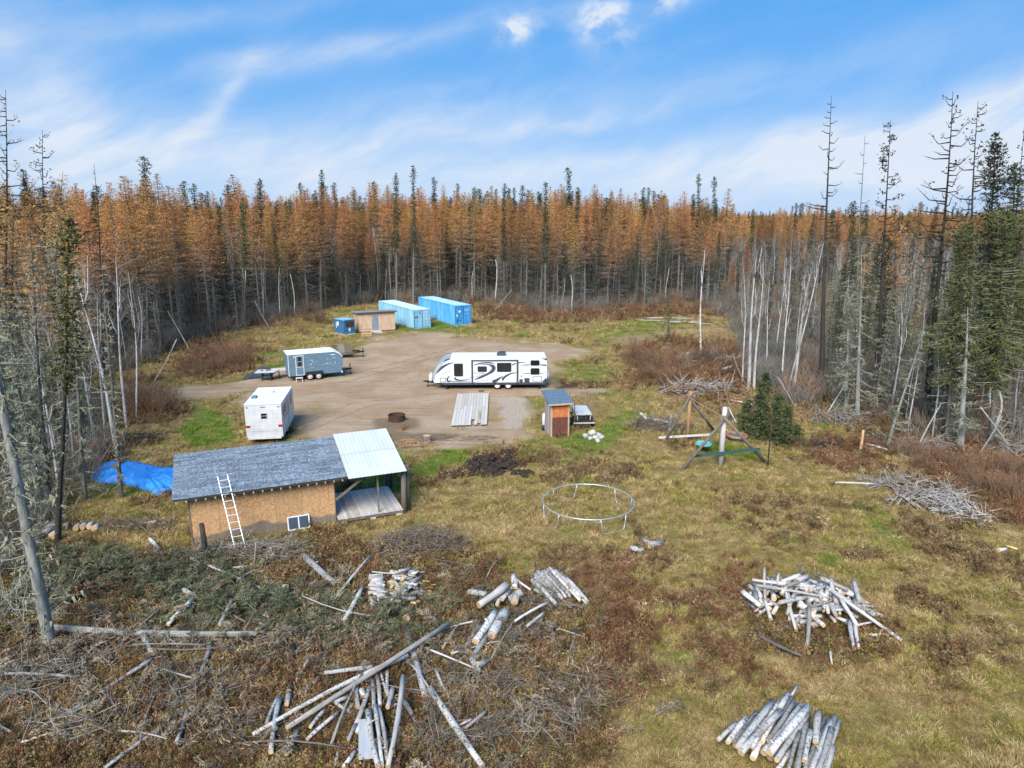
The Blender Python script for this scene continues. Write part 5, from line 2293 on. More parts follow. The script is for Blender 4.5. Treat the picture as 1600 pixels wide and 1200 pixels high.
def hero(kind, base, tip, label, cat, mt, mc, **kw):
    """a tree of its own: base and tip are photo pixels"""
    HERO[0] += 1
    sd = 900 + HERO[0]
    p = gp(*base)
    H, lx = lean_to(p, *tip)
    name = kw.pop('name')
    gen = dict(conifer=conifer, snag=snag, birch=birch)[kind]
    if kind == 'conifer':
        st = kw.pop('style')
        tr, cr = gen(sd, H, st, (lx, 0), **kw)
    else:
        tr, cr = gen(sd, H, lean=(lx, 0), **kw)
    o = thing(name, (p.x, p.y, p.z), 0, label, cat)
    tr.build('trunk', mt, o, smooth=True)
    if cr and cr.f:
        cr.build('crown', mc, o)
    return o


# ------------------------------------------------------------------ the trees one can single out
m_moss = foliage('beard lichen', (.13, .13, .085), (.22, .22, .15), (.33, .33, .24), .2, .1)
m_mossdark = foliage('dull dead sprays', (.055, .055, .038), (.11, .11, .08), (.19, .185, .14), .25, .1)
GL = [m_bark, m_lichen]
GT = [m_bark, m_twig]
PL = [m_barkpale, m_lichen]
# nearest on the left
hero('conifer', (80, 1012), (-150, -100), 'pale lichen-covered trunk nearest the camera, rising out of the picture at its left edge', 'tree', PL, m_moss, name='dead_spruce', style='dead', rbase=.21, R0=1.5, moss=.8)
hero('conifer', (88, 858), (113, 338), 'dark shaggy spruce column standing in front of the left wood', 'tree', [m_barkdark, m_lichen], m_sprucelight, name='spruce_tree', style='spruce', cstart=.50, R0=.95, rbase=.14, dens=1.6, dead=.7)
hero('conifer', (133, 782), (108, 400), 'bare grey conifer just left of the blue tarpaulin', 'tree', GL, m_moss, name='dead_spruce', style='dead', rbase=.13, R0=1.2, moss=.8)
hero('conifer', (189, 777), (160, 395), 'bare straight grey trunk standing in front of the blue tarpaulin', 'tree', GL, m_moss, name='dead_spruce', style='dead', rbase=.12, R0=1.0, dead=.8, moss=.8)
hero('conifer', (45, 905), (-10, 470), 'thin grey trunk with lichen twigs at the left edge, above the brush', 'tree', GL, m_moss, name='dead_spruce', style='dead', rbase=.10, R0=1.2, moss=.8)
hero('conifer', (78, 790), (40, 330), 'slim grey lichen-hung conifer behind the dark shaggy spruce', 'tree', GL, m_moss, name='dead_spruce', style='dead', rbase=.12, R0=1.4, moss=1.2)
hero('birch', (181, 706), (128, 425), 'white birch leaning left beside the blue tarpaulin', 'tree', m_birch, m_greytree, name='birch_tree', rbase=.12, forks=2, twigs=.8)
hero('birch', (150, 712), (120, 480), 'short thin white birch leaning left, behind the leaning one', 'tree', m_birchgrey, m_greytree, name='birch_tree', rbase=.08, forks=1, twigs=.6)
hero('birch', (165, 692), (150, 462), 'thin white birch standing upright just behind the leaning one', 'tree', m_birch, m_greytree, name='birch_tree', rbase=.09, forks=2, twigs=.7)
hero('birch', (118, 738), (88, 515), 'pale birch leaning left between the grey trunks, left of the blue tarpaulin', 'tree', m_birch, m_greytree, name='birch_tree', rbase=.09, forks=1, twigs=.6)
hero('birch', (213, 652), (208, 425), 'thin white birch nearest the left road', 'tree', m_birch, m_greytree, name='birch_tree', rbase=.08, forks=2, twigs=.8)
hero('birch', (198, 668), (176, 400), 'slim upright white birch at the road end of the left wood', 'tree', m_birch, m_greytree, name='birch_tree', rbase=.11, forks=3, twigs=1.)
hero('snag', (8, 640), (6, 140), 'tallest dark bare tree at the top left corner', 'tree', m_barkdark, m_larch, name='bare_tree', rbase=.2, nbr=44, blen=2.6, start=.5, tips=2)
hero('snag', (82, 612), (65, 203), 'dark bare tree right of the tallest one at the left edge', 'tree', m_barkdark, m_barkdark, name='bare_tree', rbase=.17, nbr=36, blen=2.0, start=.55, tips=2)
hero('snag', (162, 592), (147, 256), 'thin dark bare spire above the orange larches on the left', 'tree', m_barkdark, m_barkdark, name='bare_tree', rbase=.14, nbr=20, blen=1.1, start=.55)
hero('conifer', (14, 660), (18, 300), 'pale orange larch at the left edge below the tall bare tree', 'tree', GT, LARCHP, name='larch_tree', style='larch', R0=2.2, cstart=.6, dens=1.2, tuft=.75)
hero('conifer', (70, 655), (100, 268), 'wide pale orange larch in the left wood, next to the dark shaggy spruce', 'tree', GT, LARCHP, name='larch_tree', style='larch', R0=2.2, cstart=.58, dens=1.2, tuft=.75)
hero('conifer', (232, 560), (226, 276), 'large dark-cored orange larch above the bend of the left wood edge', 'tree', GT, LARCH, name='larch_tree', style='larch', R0=2.3, cstart=.42, dens=1.4)
hero('conifer', (383, 515), (381, 310), 'green spruce spire among the orange larches', 'tree', GT, m_sprucelight, name='spruce_tree', style='spruce', R0=1.2, cstart=.5)
hero('conifer', (502, 486), (500, 292), 'broad bright orange larch left of the plywood shed', 'tree', GT, LARCH, name='larch_tree', style='larch', R0=2.6, cstart=.42, dens=1.4)
for (bu, bv, tu, tv, w) in ((646, 474, 646, 258, 'tallest dark spruce tip, above the pale blue shipping container'), (620, 474, 619, 270, 'thin dark spruce tip just left of the tallest one'), (500, 478, 502, 264, 'dark thin spruce tip above the broad bright orange larch'), (788, 482, 788, 287, 'dark spruce tip above the middle of the wood'), (852, 490, 852, 283, 'thin spiky dark spruce top right of the middle of the wood'), (1093, 466, 1091, 272, 'dark ragged spruce top where the back wood ends on the right'), (1116, 462, 1115, 276, 'thin dark spruce top beside the ragged one, farther right')):
    hero('conifer', (bu, bv), (tu, tv), w, 'tree', GT, m_spruce, name='spruce_tree', style='spruce', R0=1.0, cstart=.4)
# right-hand wood
hero('snag', (1283, 612), (1297, 148), 'tall dark dead snag with few upswept branches, standing clear against the sky', 'tree', m_barkdark, m_barkdark, name='dead_snag', rbase=.24, nbr=30, blen=2.3, start=.52)
hero('snag', (1338, 600), (1347, 212), 'thin dead snag with drooping bare branches right of the tall dark one', 'tree', m_bark, m_barkdark, name='dead_snag', rbase=.13, nbr=12, blen=1.6, start=.5)
hero('snag', (1372, 640), (1388, 188), 'ragged dead snag hung with dark tufts, above an orange larch', 'tree', m_barkdark, m_barkdark, name='dead_snag', rbase=.2, nbr=40, blen=1.6, start=.45, tips=6)
hero('conifer', (1395, 600), (1398, 318), 'orange larch crown behind the ragged dead snag', 'tree', GT, LARCH, name='larch_tree', style='larch', R0=2.2, cstart=.45)
hero('conifer', (1380, 632), (1384, 372), 'dark green spruce skirt around the ragged dead snag', 'tree', GT, m_spruce, name='spruce_tree', style='spruce', R0=1.3, cstart=.35)
hero('snag', (1447, 652), (1488, 142), 'big bare tree with many upswept branches at the right', 'tree', m_barkdark, m_barkdark, name='bare_tree', rbase=.24, nbr=56, blen=3.1, start=.42, tips=1)
hero('snag', (1500, 664), (1534, 158), 'bare dark tree leaning right, in front of the tall dark spruce', 'tree', m_barkdark, m_barkdark, name='bare_tree', rbase=.2, nbr=44, blen=2.2, start=.5, tips=3)
hero('snag', (1560, 640), (1600, 190), 'slender bare tree leaning right at the right edge', 'tree', m_barkdark, m_barkdark, name='bare_tree', rbase=.13, nbr=24, blen=1.5, start=.5, tips=2)
hero('conifer', (1530, 640), (1554, 206), 'tallest dark green spruce at the right', 'tree', GT, m_spruce, name='spruce_tree', style='spruce', R0=2.0, cstart=.22, dens=1.7)
hero('conifer', (1575, 655), (1587, 254), 'dark green spruce at the right edge, lower than its tall neighbour', 'tree', GT, m_spruce, name='spruce_tree', style='spruce', R0=2.0, cstart=.22, dens=1.7)
hero('conifer', (1478, 695), (1508, 350), 'sunlit olive spruce in front of the big bare tree', 'tree', GL, m_sprucelight, name='spruce_tree', style='spruce', R0=2.2, cstart=.3, dens=2.0, rbase=.16, tuft=1.0)
hero('conifer', (1548, 700), (1570, 322), 'tall sunlit olive spruce in front of the dark one at the right edge', 'tree', GL, m_sprucelight, name='spruce_tree', style='spruce', R0=2.3, cstart=.28, dens=2.0, rbase=.18, tuft=1.0)
hero('conifer', (1333, 520), (1333, 313), 'small dark green spruce spire between the tall snags', 'tree', GT, m_spruce, name='spruce_tree', style='spruce', R0=1.5, cstart=.3)
hero('conifer', (1340, 655), (1345, 385), 'dense lichen-grey dead spruce behind the low green spruce', 'tree', PL, m_moss, name='dead_spruce', style='dead', R0=2.0, rbase=.2, dead=1.25, moss=1.6)
hero('conifer', (1322, 650), (1326, 430), 'lichen-grey dead spruce left of its denser twin', 'tree', PL, m_moss, name='dead_spruce', style='dead', R0=1.7, rbase=.16, dead=1.2, moss=1.6)
hero('conifer', (1500, 705), (1512, 480), 'thick lichen-coated trunk at the right, with a burl of moss', 'tree', PL, m_moss, name='dead_spruce', style='dead', R0=1.3, rbase=.26, dead=1.1, moss=1.6)
hero('conifer', (1386, 697), (1446, 505), 'pale bent trunk leaning right at the edge of the right wood', 'tree', PL, m_moss, name='dead_spruce', style='dead', R0=1.3, rbase=.12, dead=1.1, moss=.8)
for (b, t, w, r, fk, tw) in (
        ((1170, 608), (1180, 392), 'straight bright white birch, thickest of the clump by the low green spruce', .17, 3, .7),
        ((1178, 610), (1190, 402), 'bright white birch on the right side of the clump by the low green spruce', .13, 2, .6),
        ((1160, 602), (1164, 418), 'thin white birch on the left side of the clump by the low green spruce', .08, 2, .6),
        ((1238, 622), (1266, 428), 'white birch leaning right behind the low green spruce', .14, 2, .6),
        ((1229, 616), (1289, 380), 'long thin white birch leaning farthest right behind the low green spruce', .10, 2, .8),
        ((1222, 600), (1234, 385), 'upright thin birch between the two white clumps', .09, 3, .8),
        ((1095, 552), (1097, 398), 'dead white birch with stubby broken limbs, alone in the scrub', .13, 5, .1),
        ((1306, 560), (1316, 390), 'pale birch under the thin dead snag', .11, 3, .8),
        ((1392, 648), (1412, 470), 'white birch trunk in the right wood behind the bent trunk', .10, 2, .6),
        ((1456, 690), (1468, 525), 'slim pale birch among the olive spruces', .07, 1, .5),
        ((1580, 680), (1604, 560), 'short pale trunk at the right edge of the right wood', .10, 1, .4)):
    hero('birch', b, t, w, 'tree', m_birch if r > .075 else m_birchgrey, m_greytree, name='birch_tree', rbase=r, forks=fk, twigs=tw)
for (b, t, w) in (((1543, 684), (1556, 608), 'broken white birch stump at the right, one of a joined pair'), ((1551, 684), (1563, 612), 'second broken white birch stump, just right of its twin')):
    hero('birch', b, t, w, 'stump', m_birch, None, name='birch_stump', rbase=.13, forks=0, twigs=0, broken=True)
hero('conifer', (1043, 540), (1045, 458), 'young feathery yellow-green larch sapling in the open scrub', 'tree', GT, [m_sprucelight, m_sprucelight], name='larch_sapling', style='larch', R0=1.0, cstart=.15, dens=.8)


def low_spruce():
    """dense low green spruce: several leaders grown together"""
    rs = np.random.RandomState(77)
    p = gp(1212, 692)
    o = thing('low_spruce', p, 0, 'dense low bushy green spruce at the foot of the white birches', 'tree')
    tr, cr = MB(), MB()
    P, D, S = [], [], []
    for cx, cy, h, r in ((0, 0, 3.3, 1.25), (-1.0, .6, 3.9, 1.1), (.8, .4, 2.4, 1.0), (-.4, 1.6, 4.2, 1.1), (1.0, -.6, 1.4, .9), (-1.5, 1.6, 2.6, .9), (.1, -.9, 1.9, .8)):
        tr.tube([(cx, cy, -.2), (cx, cy, h)], [.09, .02], 6, cap=False)
        z = .1
        while z < h:
            t = z / h
            rr = (r * (1 - t) ** .9 + .1) * (.65 + .5 * abs(math.sin(z * 4.2 + cx * 3)))
            for b in range(6):
                a = rs.uniform(0, 6.283)
                ln = rr * rs.uniform(.6, 1.1)
                d = np.array([math.cos(a), math.sin(a), rs.uniform(-.35, .15)])
                for q in range(6):
                    f = (q + .7) / 6
                    for _ in range(3):
                        P.append(np.array([cx, cy, z]) + d * ln * f + rs.randn(3) * .09)
                        D.append(d + np.array([0, 0, -.3]))
                        S.append(rs.uniform(.10, .22))
            z += .17
    add_tufts(cr, P, D, S, rs, .5, .6)
    tr.build('trunk', m_barkdark, o)
    cr.build('crown', m_sprucelow, o)


low_spruce()

# ------------------------------------------------------------------ the woods: individuals along the edges
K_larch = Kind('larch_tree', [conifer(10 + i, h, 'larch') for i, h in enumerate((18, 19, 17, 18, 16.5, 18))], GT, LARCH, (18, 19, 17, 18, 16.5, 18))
K_spruce = Kind('spruce_tree', [conifer(30 + i, h, 'spruce') for i, h in enumerate((18, 17, 19, 16))], GT, m_spruce, (18, 17, 19, 16))
K_light = Kind('spruce_tree', [conifer(40 + i, h, 'spruce', cstart=.25, R0=1.4, dens=1.2) for i, h in enumerate((14, 13))], GL, m_sprucelight, (14, 13))
K_dead = Kind('dead_spruce', [conifer(50 + i, h, 'dead', dead=1.1) for i, h in enumerate((13, 15, 12, 14))], GT, None, (13, 15, 12, 14))
K_lich = Kind('dead_spruce', [conifer(60 + i, h, 'dead', dead=1.35, moss=2.2) for i, h in enumerate((13, 15, 12))], GL, m_moss, (13, 15, 12))
K_birch = Kind('birch_tree', [birch(70 + i, h, (rx, 0), .085, 3, .8) for i, (h, rx) in enumerate(((11, .4), (12, -.6), (10, .2), (13, .5)))], m_birch, m_greytree, (11, 12, 10, 13))
K_grey = Kind('bare_birch', [birch(80 + i, h, (rx, 0), .07, 3, 1.0) for i, (h, rx) in enumerate(((12, .4), (13, -.4), (11, .2)))], m_birchgrey, m_greytree, (12, 13, 11))
K_mossy = Kind('dead_spruce', [conifer(64 + i, h, 'dead', dead=1.2, moss=2.6) for i, h in enumerate((12, 13, 11))], GT, m_mossdark, (12, 13, 11))
K_larchpale = Kind('larch_tree', [conifer(90 + i, h, 'larch', R0=2.0) for i, h in enumerate((15, 16, 14))], GL, LARCHP, (15, 16, 14))
K_pole = Kind('birch_pole', [birch(95 + i, h, (rx, 0), .065, 1, .12, True) for i, (h, rx) in enumerate(((7, .3), (8, -.4), (6, .6), (5, -.2)))], m_birch, m_greytree, (7, 8, 6, 5))


def proj(x, y, z=0.):
    z = z - CAM_H
    c = y * math.cos(PITCH) - z * math.sin(PITCH)
    return 800 + FPX * x / c, 600 - FPX * (y * math.sin(PITCH) + z * math.cos(PITCH)) / c


def poisson(x0, x1, y0, y1, dmin, n, rs, ok, taken):
    """random points at least dmin apart (also from those taken)"""
    cell = {}

    def key(x, y):
        return int(x // dmin), int(y // dmin)
    for q in taken:
        cell.setdefault(key(*q), []).append(q)
    X = rs.uniform(x0, x1, n)
    Y = rs.uniform(y0, y1, n)
    good = ok(X, Y)
    outp = []
    for x, y, k in zip(X, Y, good):
        if not k:
            continue
        kx, ky = key(x, y)
        bad = False
        for i in (-1, 0, 1):
            for j in (-1, 0, 1):
                for q in cell.get((kx + i, ky + j), ()):
                    if (q[0] - x) ** 2 + (q[1] - y) ** 2 < dmin * dmin:
                        bad = True
        if bad:
            continue
        cell.setdefault((kx, ky), []).append((x, y))
        outp.append((x, y))
    return outp


def px_of(X, Y):
    c = Y * math.cos(PITCH) + CAM_H * math.sin(PITCH)
    return 800 + FPX * X / c, 600 - FPX * (Y * math.sin(PITCH) - CAM_H * math.cos(PITCH)) / c


nrs = np.random.RandomState(2024)
prs = random.Random(2024)
taken = []


def edge_d(X, Y):
    return -sdist(X, Y, CLEAR)          # distance into the wood


def ok_back(lo, hi):
    def f(X, Y):
        e = edge_d(X, Y)
        U, V = px_of(X, Y)
        return (e > lo) & (e < hi) & (U > 215) & (U < 1120) & (Y > 68)
    return f


def tree_height(lo, hi):
    return prs.uniform(lo, hi)


# back wood, first rows
pts_back = poisson(-70, 60, 66, 140, 1.75, 9000, nrs, ok_back(.3, 13), taken)
pts_back.sort(key=lambda q: float(edge_d(np.array([q[0]]), np.array([q[1]]))[0]))
cnt = 0
for (x, y) in pts_back[:330]:
    e = float(edge_d(np.array([x]), np.array([y]))[0])
    r = prs.random()
    taken.append((x, y))
    if e < 2.2 and r < .34:
        K_pole.place(x, y, prs.uniform(4.5, 8), prs, 'thin pale birch pole at the foot of the back wood', 'tree', 'birch poles along the back wood')
    elif r < .14 and e < 8:
        K_birch.place(x, y, tree_height(9, 12.5), prs, 'white-stemmed birch at the edge of the wood behind the yard', 'tree', 'birches along the back wood')
    elif r < .44:
        K_mossy.place(x, y, tree_height(6, 13.5), prs, 'shaggy grey-green dying spruce in the front rows of the back wood', 'tree', 'shaggy dying spruces of the back wood')
    elif r < .49:
        K_dead.place(x, y, tree_height(10, 14.5), prs, 'bare grey conifer in the front rows of the wood behind the yard', 'tree', 'bare conifers of the back wood')
    elif r < .57:
        K_spruce.place(x, y, tree_height(9, 16.5), prs, 'narrow dark spruce among the larches of the wood behind the yard', 'tree', 'dark spruces of the back wood')
    else:
        K_larch.place(x, y, tree_height(11.5, 18.8), prs, 'orange autumn larch in the front rows of the wood behind the yard', 'tree', 'orange larches of the back wood', wide=prs.uniform(1.0, 1.45))


# left wood
def ok_left(X, Y):
    e = edge_d(X, Y)
    U, V = px_of(X, Y)
    return (e > 1.0) & (U < 225) & (U > -180) & (Y > 27) & (Y < 82) & ~((V > 588) & (V < 622) & (U > 40))


pts_left = poisson(-75, -16, 27, 84, 1.8, 4000, nrs, ok_left, taken)
pts_left.sort(key=lambda q: q[1])
for (x, y) in pts_left[:190]:
    r = prs.random()
    taken.append((x, y))
    if y < 45:
        if r < .12:
            K_light.place(x, y, tree_height(6, 10), prs, 'olive green spruce inside the near left wood', 'tree', 'olive spruces of the left wood')
        elif r < .66:
            K_lich.place(x, y, tree_height(9, 14), prs, 'grey lichen-hung dead spruce in the near left wood', 'tree', 'dead spruces of the left wood')
        elif r < .7:
            K_larchpale.place(x, y, tree_height(12, 14.5), prs, 'pale orange larch in the left wood', 'tree', 'pale larches of the left wood')
        else:
            K_birch.place(x, y, tree_height(8, 11), prs, 'white birch inside the left wood', 'tree', 'birches of the left wood')
    else:
        if r < .42:
            (K_lich if r < .2 else K_mossy).place(x, y, tree_height(8, 13), prs, 'grey bare conifer deep in the left wood', 'tree', 'bare conifers of the left wood')
        elif r < .66:
            K_larchpale.place(x, y, tree_height(13, 16.5), prs, 'pale orange larch in the left wood', 'tree', 'pale larches of the left wood')
        elif r < .78:
            K_larch.place(x, y, tree_height(14, 17), prs, 'deep orange larch in the left wood', 'tree', 'orange larches of the left wood')
        elif r < .9:
            K_birch.place(x, y, tree_height(8, 12), prs, 'white birch inside the left wood', 'tree', 'birches of the left wood')
        else:
            K_spruce.place(x, y, tree_height(9, 14), prs, 'small dark spruce inside the left wood', 'tree', 'spruces of the left wood')


# right wood, near
def ok_right(X, Y):
    e = edge_d(X, Y)
    U, V = px_of(X, Y)
    return (e > 1.5) & (U > 1290) & (U < 1790) & (Y > 36) & (Y < 74)


pts_right = poisson(20, 80, 36, 75, 1.75, 4000, nrs, ok_right, taken)
pts_right.sort(key=lambda q: q[1])
for (x, y) in pts_right[:190]:
    r = prs.random()
    taken.append((x, y))
    u, v = proj(x, y)
    tall = u > 1470
    if r < .40:
        K_lich.place(x, y, tree_height(7, 12), prs, 'grey lichen-hung dead spruce in the right wood', 'tree', 'dead spruces of the right wood')
    elif r < .52:
        K_light.place(x, y, tree_height(7, 14) if tall else tree_height(5, 9), prs, 'olive green spruce inside the right wood', 'tree', 'olive spruces of the right wood')
    elif r < .64:
        K_spruce.place(x, y, tree_height(8, 15) if tall else tree_height(6, 11), prs, 'dark green spruce inside the right wood', 'tree', 'spruces of the right wood')
    elif r < .82:
        K_grey.place(x, y, tree_height(7, 12) if tall else tree_height(6, 10), prs, 'bare grey birch inside the right wood', 'tree', 'bare birches of the right wood')
    elif r < .9:
        K_pole.place(x, y, prs.uniform(4, 7), prs, 'thin white birch pole in the right wood', 'tree', 'birch poles of the right wood')
    else:
        K_birch.place(x, y, tree_height(7, 10), prs, 'white birch inside the right wood', 'tree', 'birches of the right wood')


# scrubby opening in the right distance: bare grey birches, a few conifers
def ok_bog(X, Y):
    e = edge_d(X, Y)
    U, V = px_of(X, Y)
    return (e > 1.5) & (U > 1105) & (U < 1520) & (Y > 66) & (Y < 135)


pts_bog = poisson(20, 100, 64, 136, 3.0, 4000, nrs, ok_bog, taken)
pts_bog.sort(key=lambda q: q[1])
for (x, y) in pts_bog[:190]:
    r = prs.random()
    taken.append((x, y))
    if y < 84 and r < .5:
        K_birch.place(x, y, tree_height(7, 10.5), prs, 'white birch at the near side of the scrubby opening', 'tree', 'white birches of the scrubby opening')
    elif r < .5:
        K_grey.place(x, y, tree_height(6.5, 11.5), prs, 'bare grey birch in the scrubby opening beyond the right wood', 'tree', 'bare birches of the scrubby opening')
    elif r < .72:
        (K_dead if r < .6 else K_mossy).place(x, y, tree_height(7, 11), prs, 'bare grey conifer in the scrubby opening beyond the right wood', 'tree', 'bare conifers of the scrubby opening')
    elif r < .88:
        K_spruce.place(x, y, tree_height(6, 11), prs, 'dark spruce in the scrubby opening beyond the right wood', 'tree', 'spruces of the scrubby opening')
    else:
        K_larch.place(x, y, tree_height(8, 11.5), prs, 'orange larch in the scrubby opening beyond the right wood', 'tree', 'larches of the scrubby opening')


# ------------------------------------------------------------------ scatter: instances on points, for what nobody could count
def proto(name, parts):
    """an unlinked object holding joined meshes: parts = [(MB, mats)]"""
    mats = []
    mb = MB()
    for b, ms in parts:
        if b is None:
            continue
        ms = ms if isinstance(ms, (list, tuple)) else [ms]
        o = len(mb.v)
        base = len(mats)
        mats += ms
        mb.v += b.v
        mb.f += [tuple(i + o for i in f) for f in b.f]
        mb.m += [m + base for m in b.m]
    me = mesh_of(mb, name, mats, False)
    return bpy.data.objects.new(name, me)


def scatter(name, protos, pts, rot, scl, idx, label, cat='vegetation', parent=None):
    n = len(pts)
    me = bpy.data.meshes.new(name)
    me.vertices.add(n)
    me.vertices.foreach_set('co', np.asarray(pts, np.float32).ravel())
    for nm, ty, key, arr in (('rot', 'FLOAT_VECTOR', 'vector', np.asarray(rot, np.float32).ravel()), ('scl', 'FLOAT_VECTOR', 'vector', np.asarray(scl, np.float32).ravel()), ('idx', 'INT', 'value', np.asarray(idx, np.int32))):
        at = me.attributes.new(nm, ty, 'POINT')
        at.data.foreach_set(key, arr)
    me.update()
    o = link(name, me)
    tag(o, label, cat, kind='stuff')
    col = bpy.data.collections.new(name + ' kinds')
    for p in protos:
        col.objects.link(p)
    ng = bpy.data.node_groups.new(name, 'GeometryNodeTree')
    ng.interface.new_socket('Geometry', in_out='INPUT', socket_type='NodeSocketGeometry')
    ng.interface.new_socket('Geometry', in_out='OUTPUT', socket_type='NodeSocketGeometry')
    N = ng.nodes.new
    gi, go = N('NodeGroupInput'), N('NodeGroupOutput')
    ci = N('GeometryNodeCollectionInfo')
    ci.inputs['Collection'].default_value = col
    ci.inputs['Separate Children'].default_value = True
    ci.inputs['Reset Children'].default_value = True
    ip = N('GeometryNodeInstanceOnPoints')
    ip.inputs['Pick Instance'].default_value = True

    def attr(nm, ty):
        a = N('GeometryNodeInputNamedAttribute')
        a.data_type = ty
        a.inputs['Name'].default_value = nm
        return a.outputs['Attribute']
    L = ng.links.new
    L(gi.outputs[0], ip.inputs['Points'])
    L(ci.outputs[0], ip.inputs['Instance'])
    L(attr('idx', 'INT'), ip.inputs['Instance Index'])
    L(attr('rot', 'FLOAT_VECTOR'), ip.inputs['Rotation'])
    L(attr('scl', 'FLOAT_VECTOR'), ip.inputs['Scale'])
    L(ip.outputs[0], go.inputs[0])
    md = o.modifiers.new('scatter', 'NODES')
    md.node_group = ng
    return o


def scat(name, protos, P, rs, smin, smax, label, tilt=.15, cat='vegetation', zoff=-.02, flat=False):
    n = len(P)
    z = np.array([gz(x, y) for x, y in P]) if not flat else np.zeros(n)
    pts = np.stack([P[:, 0], P[:, 1], z + zoff], 1)
    rot = np.stack([rs.uniform(-tilt, tilt, n), rs.uniform(-tilt, tilt, n), rs.uniform(0, 6.283, n)], 1)
    s = rs.uniform(smin, smax, n)
    scl = np.stack([s, s, s * rs.uniform(.85, 1.15, n)], 1)
    return scatter(name, protos, pts, rot, scl, rs.randint(0, len(protos), n), label, cat)


# far wood
def far_points():
    rs = np.random.RandomState(5)
    P = []

    def ok1(X, Y):
        e = edge_d(X, Y)
        U, V = px_of(X, Y)
        bog = (U > 1100) & (Y < 150)
        return (e > 3) & (U > -160) & (U < 1760) & (Y > 60) & ~bog & ~((U < 225) & (Y < 84))
    P += poisson(-170, 190, 62, 200, 2.15, 60000, rs, ok1, taken)

    def ok2(X, Y):
        U, V = px_of(X, Y)
        return (U > -120) & (U < 1720)
    n1 = len(P)
    P += poisson(-420, 420, 200, 460, 4.2, 40000, rs, ok2, [])
    P += poisson(-1300, 1300, 460, 1500, 9.5, 40000, rs, ok2, [])
    return np.array(P)


FP = far_points()
rs5 = np.random.RandomState(6)
protosF = []
for i, h in enumerate((18, 17, 19)):
    tr, cr = conifer(110 + i, h, 'larch', R0=2.1)
    protosF.append(proto('a_larch_%d' % i, [(tr, GT), (cr, LARCH)]))
for i, h in enumerate((17, 19)):
    tr, cr = conifer(120 + i, h, 'spruce', R0=1.1)
    protosF.append(proto('b_spruce_%d' % i, [(tr, GT), (cr, m_spruce)]))
tr, cr = conifer(130, 15, 'dead', moss=2.)
protosF.append(proto('c_dead', [(tr, GT), (cr, m_mossdark)]))
tr, cr = birch(131, 12, (.3, 0), .08, 4, 1.6)
protosF.append(proto('d_birch', [(tr, m_birchgrey), (cr, m_greytree)]))
nF = len(FP)
r = rs5.rand(nF)
idx = np.where(r < .62, rs5.randint(0, 3, nF), np.where(r < .85, 3 + rs5.randint(0, 2, nF), np.where(r < .93, 5, 6)))
Uf, Vf = px_of(FP[:, 0], FP[:, 1])
mixr = rs5.rand(nF)
idx = np.where((Uf > 1130) & (FP[:, 1] < 240) & (mixr < .35), 6, idx)
# stands of taller and of lower trees
hgt = rs5.uniform(.66, 1.03, nF) * (.90 + .22 * fbm(FP[:, 0], FP[:, 1], 40, 77, 2))
hgt = np.where((idx == 3) | (idx == 4), hgt * rs5.uniform(.95, 1.14, nF), hgt)
hgt = np.where(FP[:, 1] > 200, hgt * .97, hgt)
hgt = hgt * (1 - .13 * sstep(1060, 1160, Uf))
wid = hgt * rs5.uniform(1.0, 1.5, nF)
zF = np.array([gz(x, y) for x, y in FP])
scatter('forest', protosF, np.stack([FP[:, 0], FP[:, 1], zF - .05], 1), np.stack([rs5.normal(0, .025, nF), rs5.normal(0, .025, nF), rs5.uniform(0, 6.283, nF)], 1), np.stack([wid, wid, hgt], 1), idx,
        'orange and dark conifer forest stretching away to the horizon', 'forest')

# ================================================================== LOGS
lrs = random.Random(99)


def make_log(p0, p1, r, mat, label, group=None, name='log', taper=.80, bend=.02, n=10, cat='log', cut=None):
    p0 = Vector(p0)
    p1 = Vector(p1)
    L = (p1 - p0).length
    if L < .02:
        return None
    mb = MB()
    k = 5 if L > .8 else 3
    bx, by = lrs.uniform(-bend, bend) * L, lrs.uniform(-bend, bend) * L
    pts, rad = [], []
    for i in range(k):
        t = i / (k - 1)
        s = math.sin(t * math.pi)
        pts.append((bx * s, by * s, L * t))
        rad.append(r * (1 - (1 - taper) * t) * (1 + lrs.uniform(-.09, .09)))
    mb.tube(pts, rad, n, 0, True, 1, lrs, .09)
    # stubs of cut branches on the longer ones
    if L > 1.5 and r > .05:
        for _ in range(lrs.randint(0, 2)):
            t = lrs.uniform(.2, .9)
            a = lrs.uniform(0, 6.28)
            c = Vector((bx * math.sin(t * math.pi), by * math.sin(t * math.pi), L * t))
            d = Vector((math.cos(a), math.sin(a), .5))
            mb.tube([c, c + d * (r + lrs.uniform(.03, .12))], [r * .3, r * .22], 5, 0, True, 1)
    o = mb.build(name, [mat, cut or m_cut], None, smooth=True)
    o.location = p0
    q = (p1 - p0).to_track_quat('Z', 'Y')
    o.rotation_mode = 'QUATERNION'
    o.rotation_quaternion = q
    tag(o, label, cat, group)
    return o


def lay(u0, v0, u1, v1, r, mat, label, group=None, z0=0., z1=0., **kw):
    """log lying between two photo pixels, its ends z0, z1 above the ground (plus its own radius)"""
    a = gp(u0, v0)
    b = gp(u1, v1)
    li = .10 if a.y < 31 else 0.            # on top of the slash, not in it
    za, zb = gz(a.x, a.y) + r * .75 + z0 + li, gz(b.x, b.y) + r * .6 + z1 + li
    a = g(u0, v0, za)
    b = g(u1, v1, zb)
    return make_log(a, b, r, mat, label, group, **kw)


def frame(u0, v0, sc):
    def f(x, y):
        return u0 + x / sc, v0 + y / sc
    return f


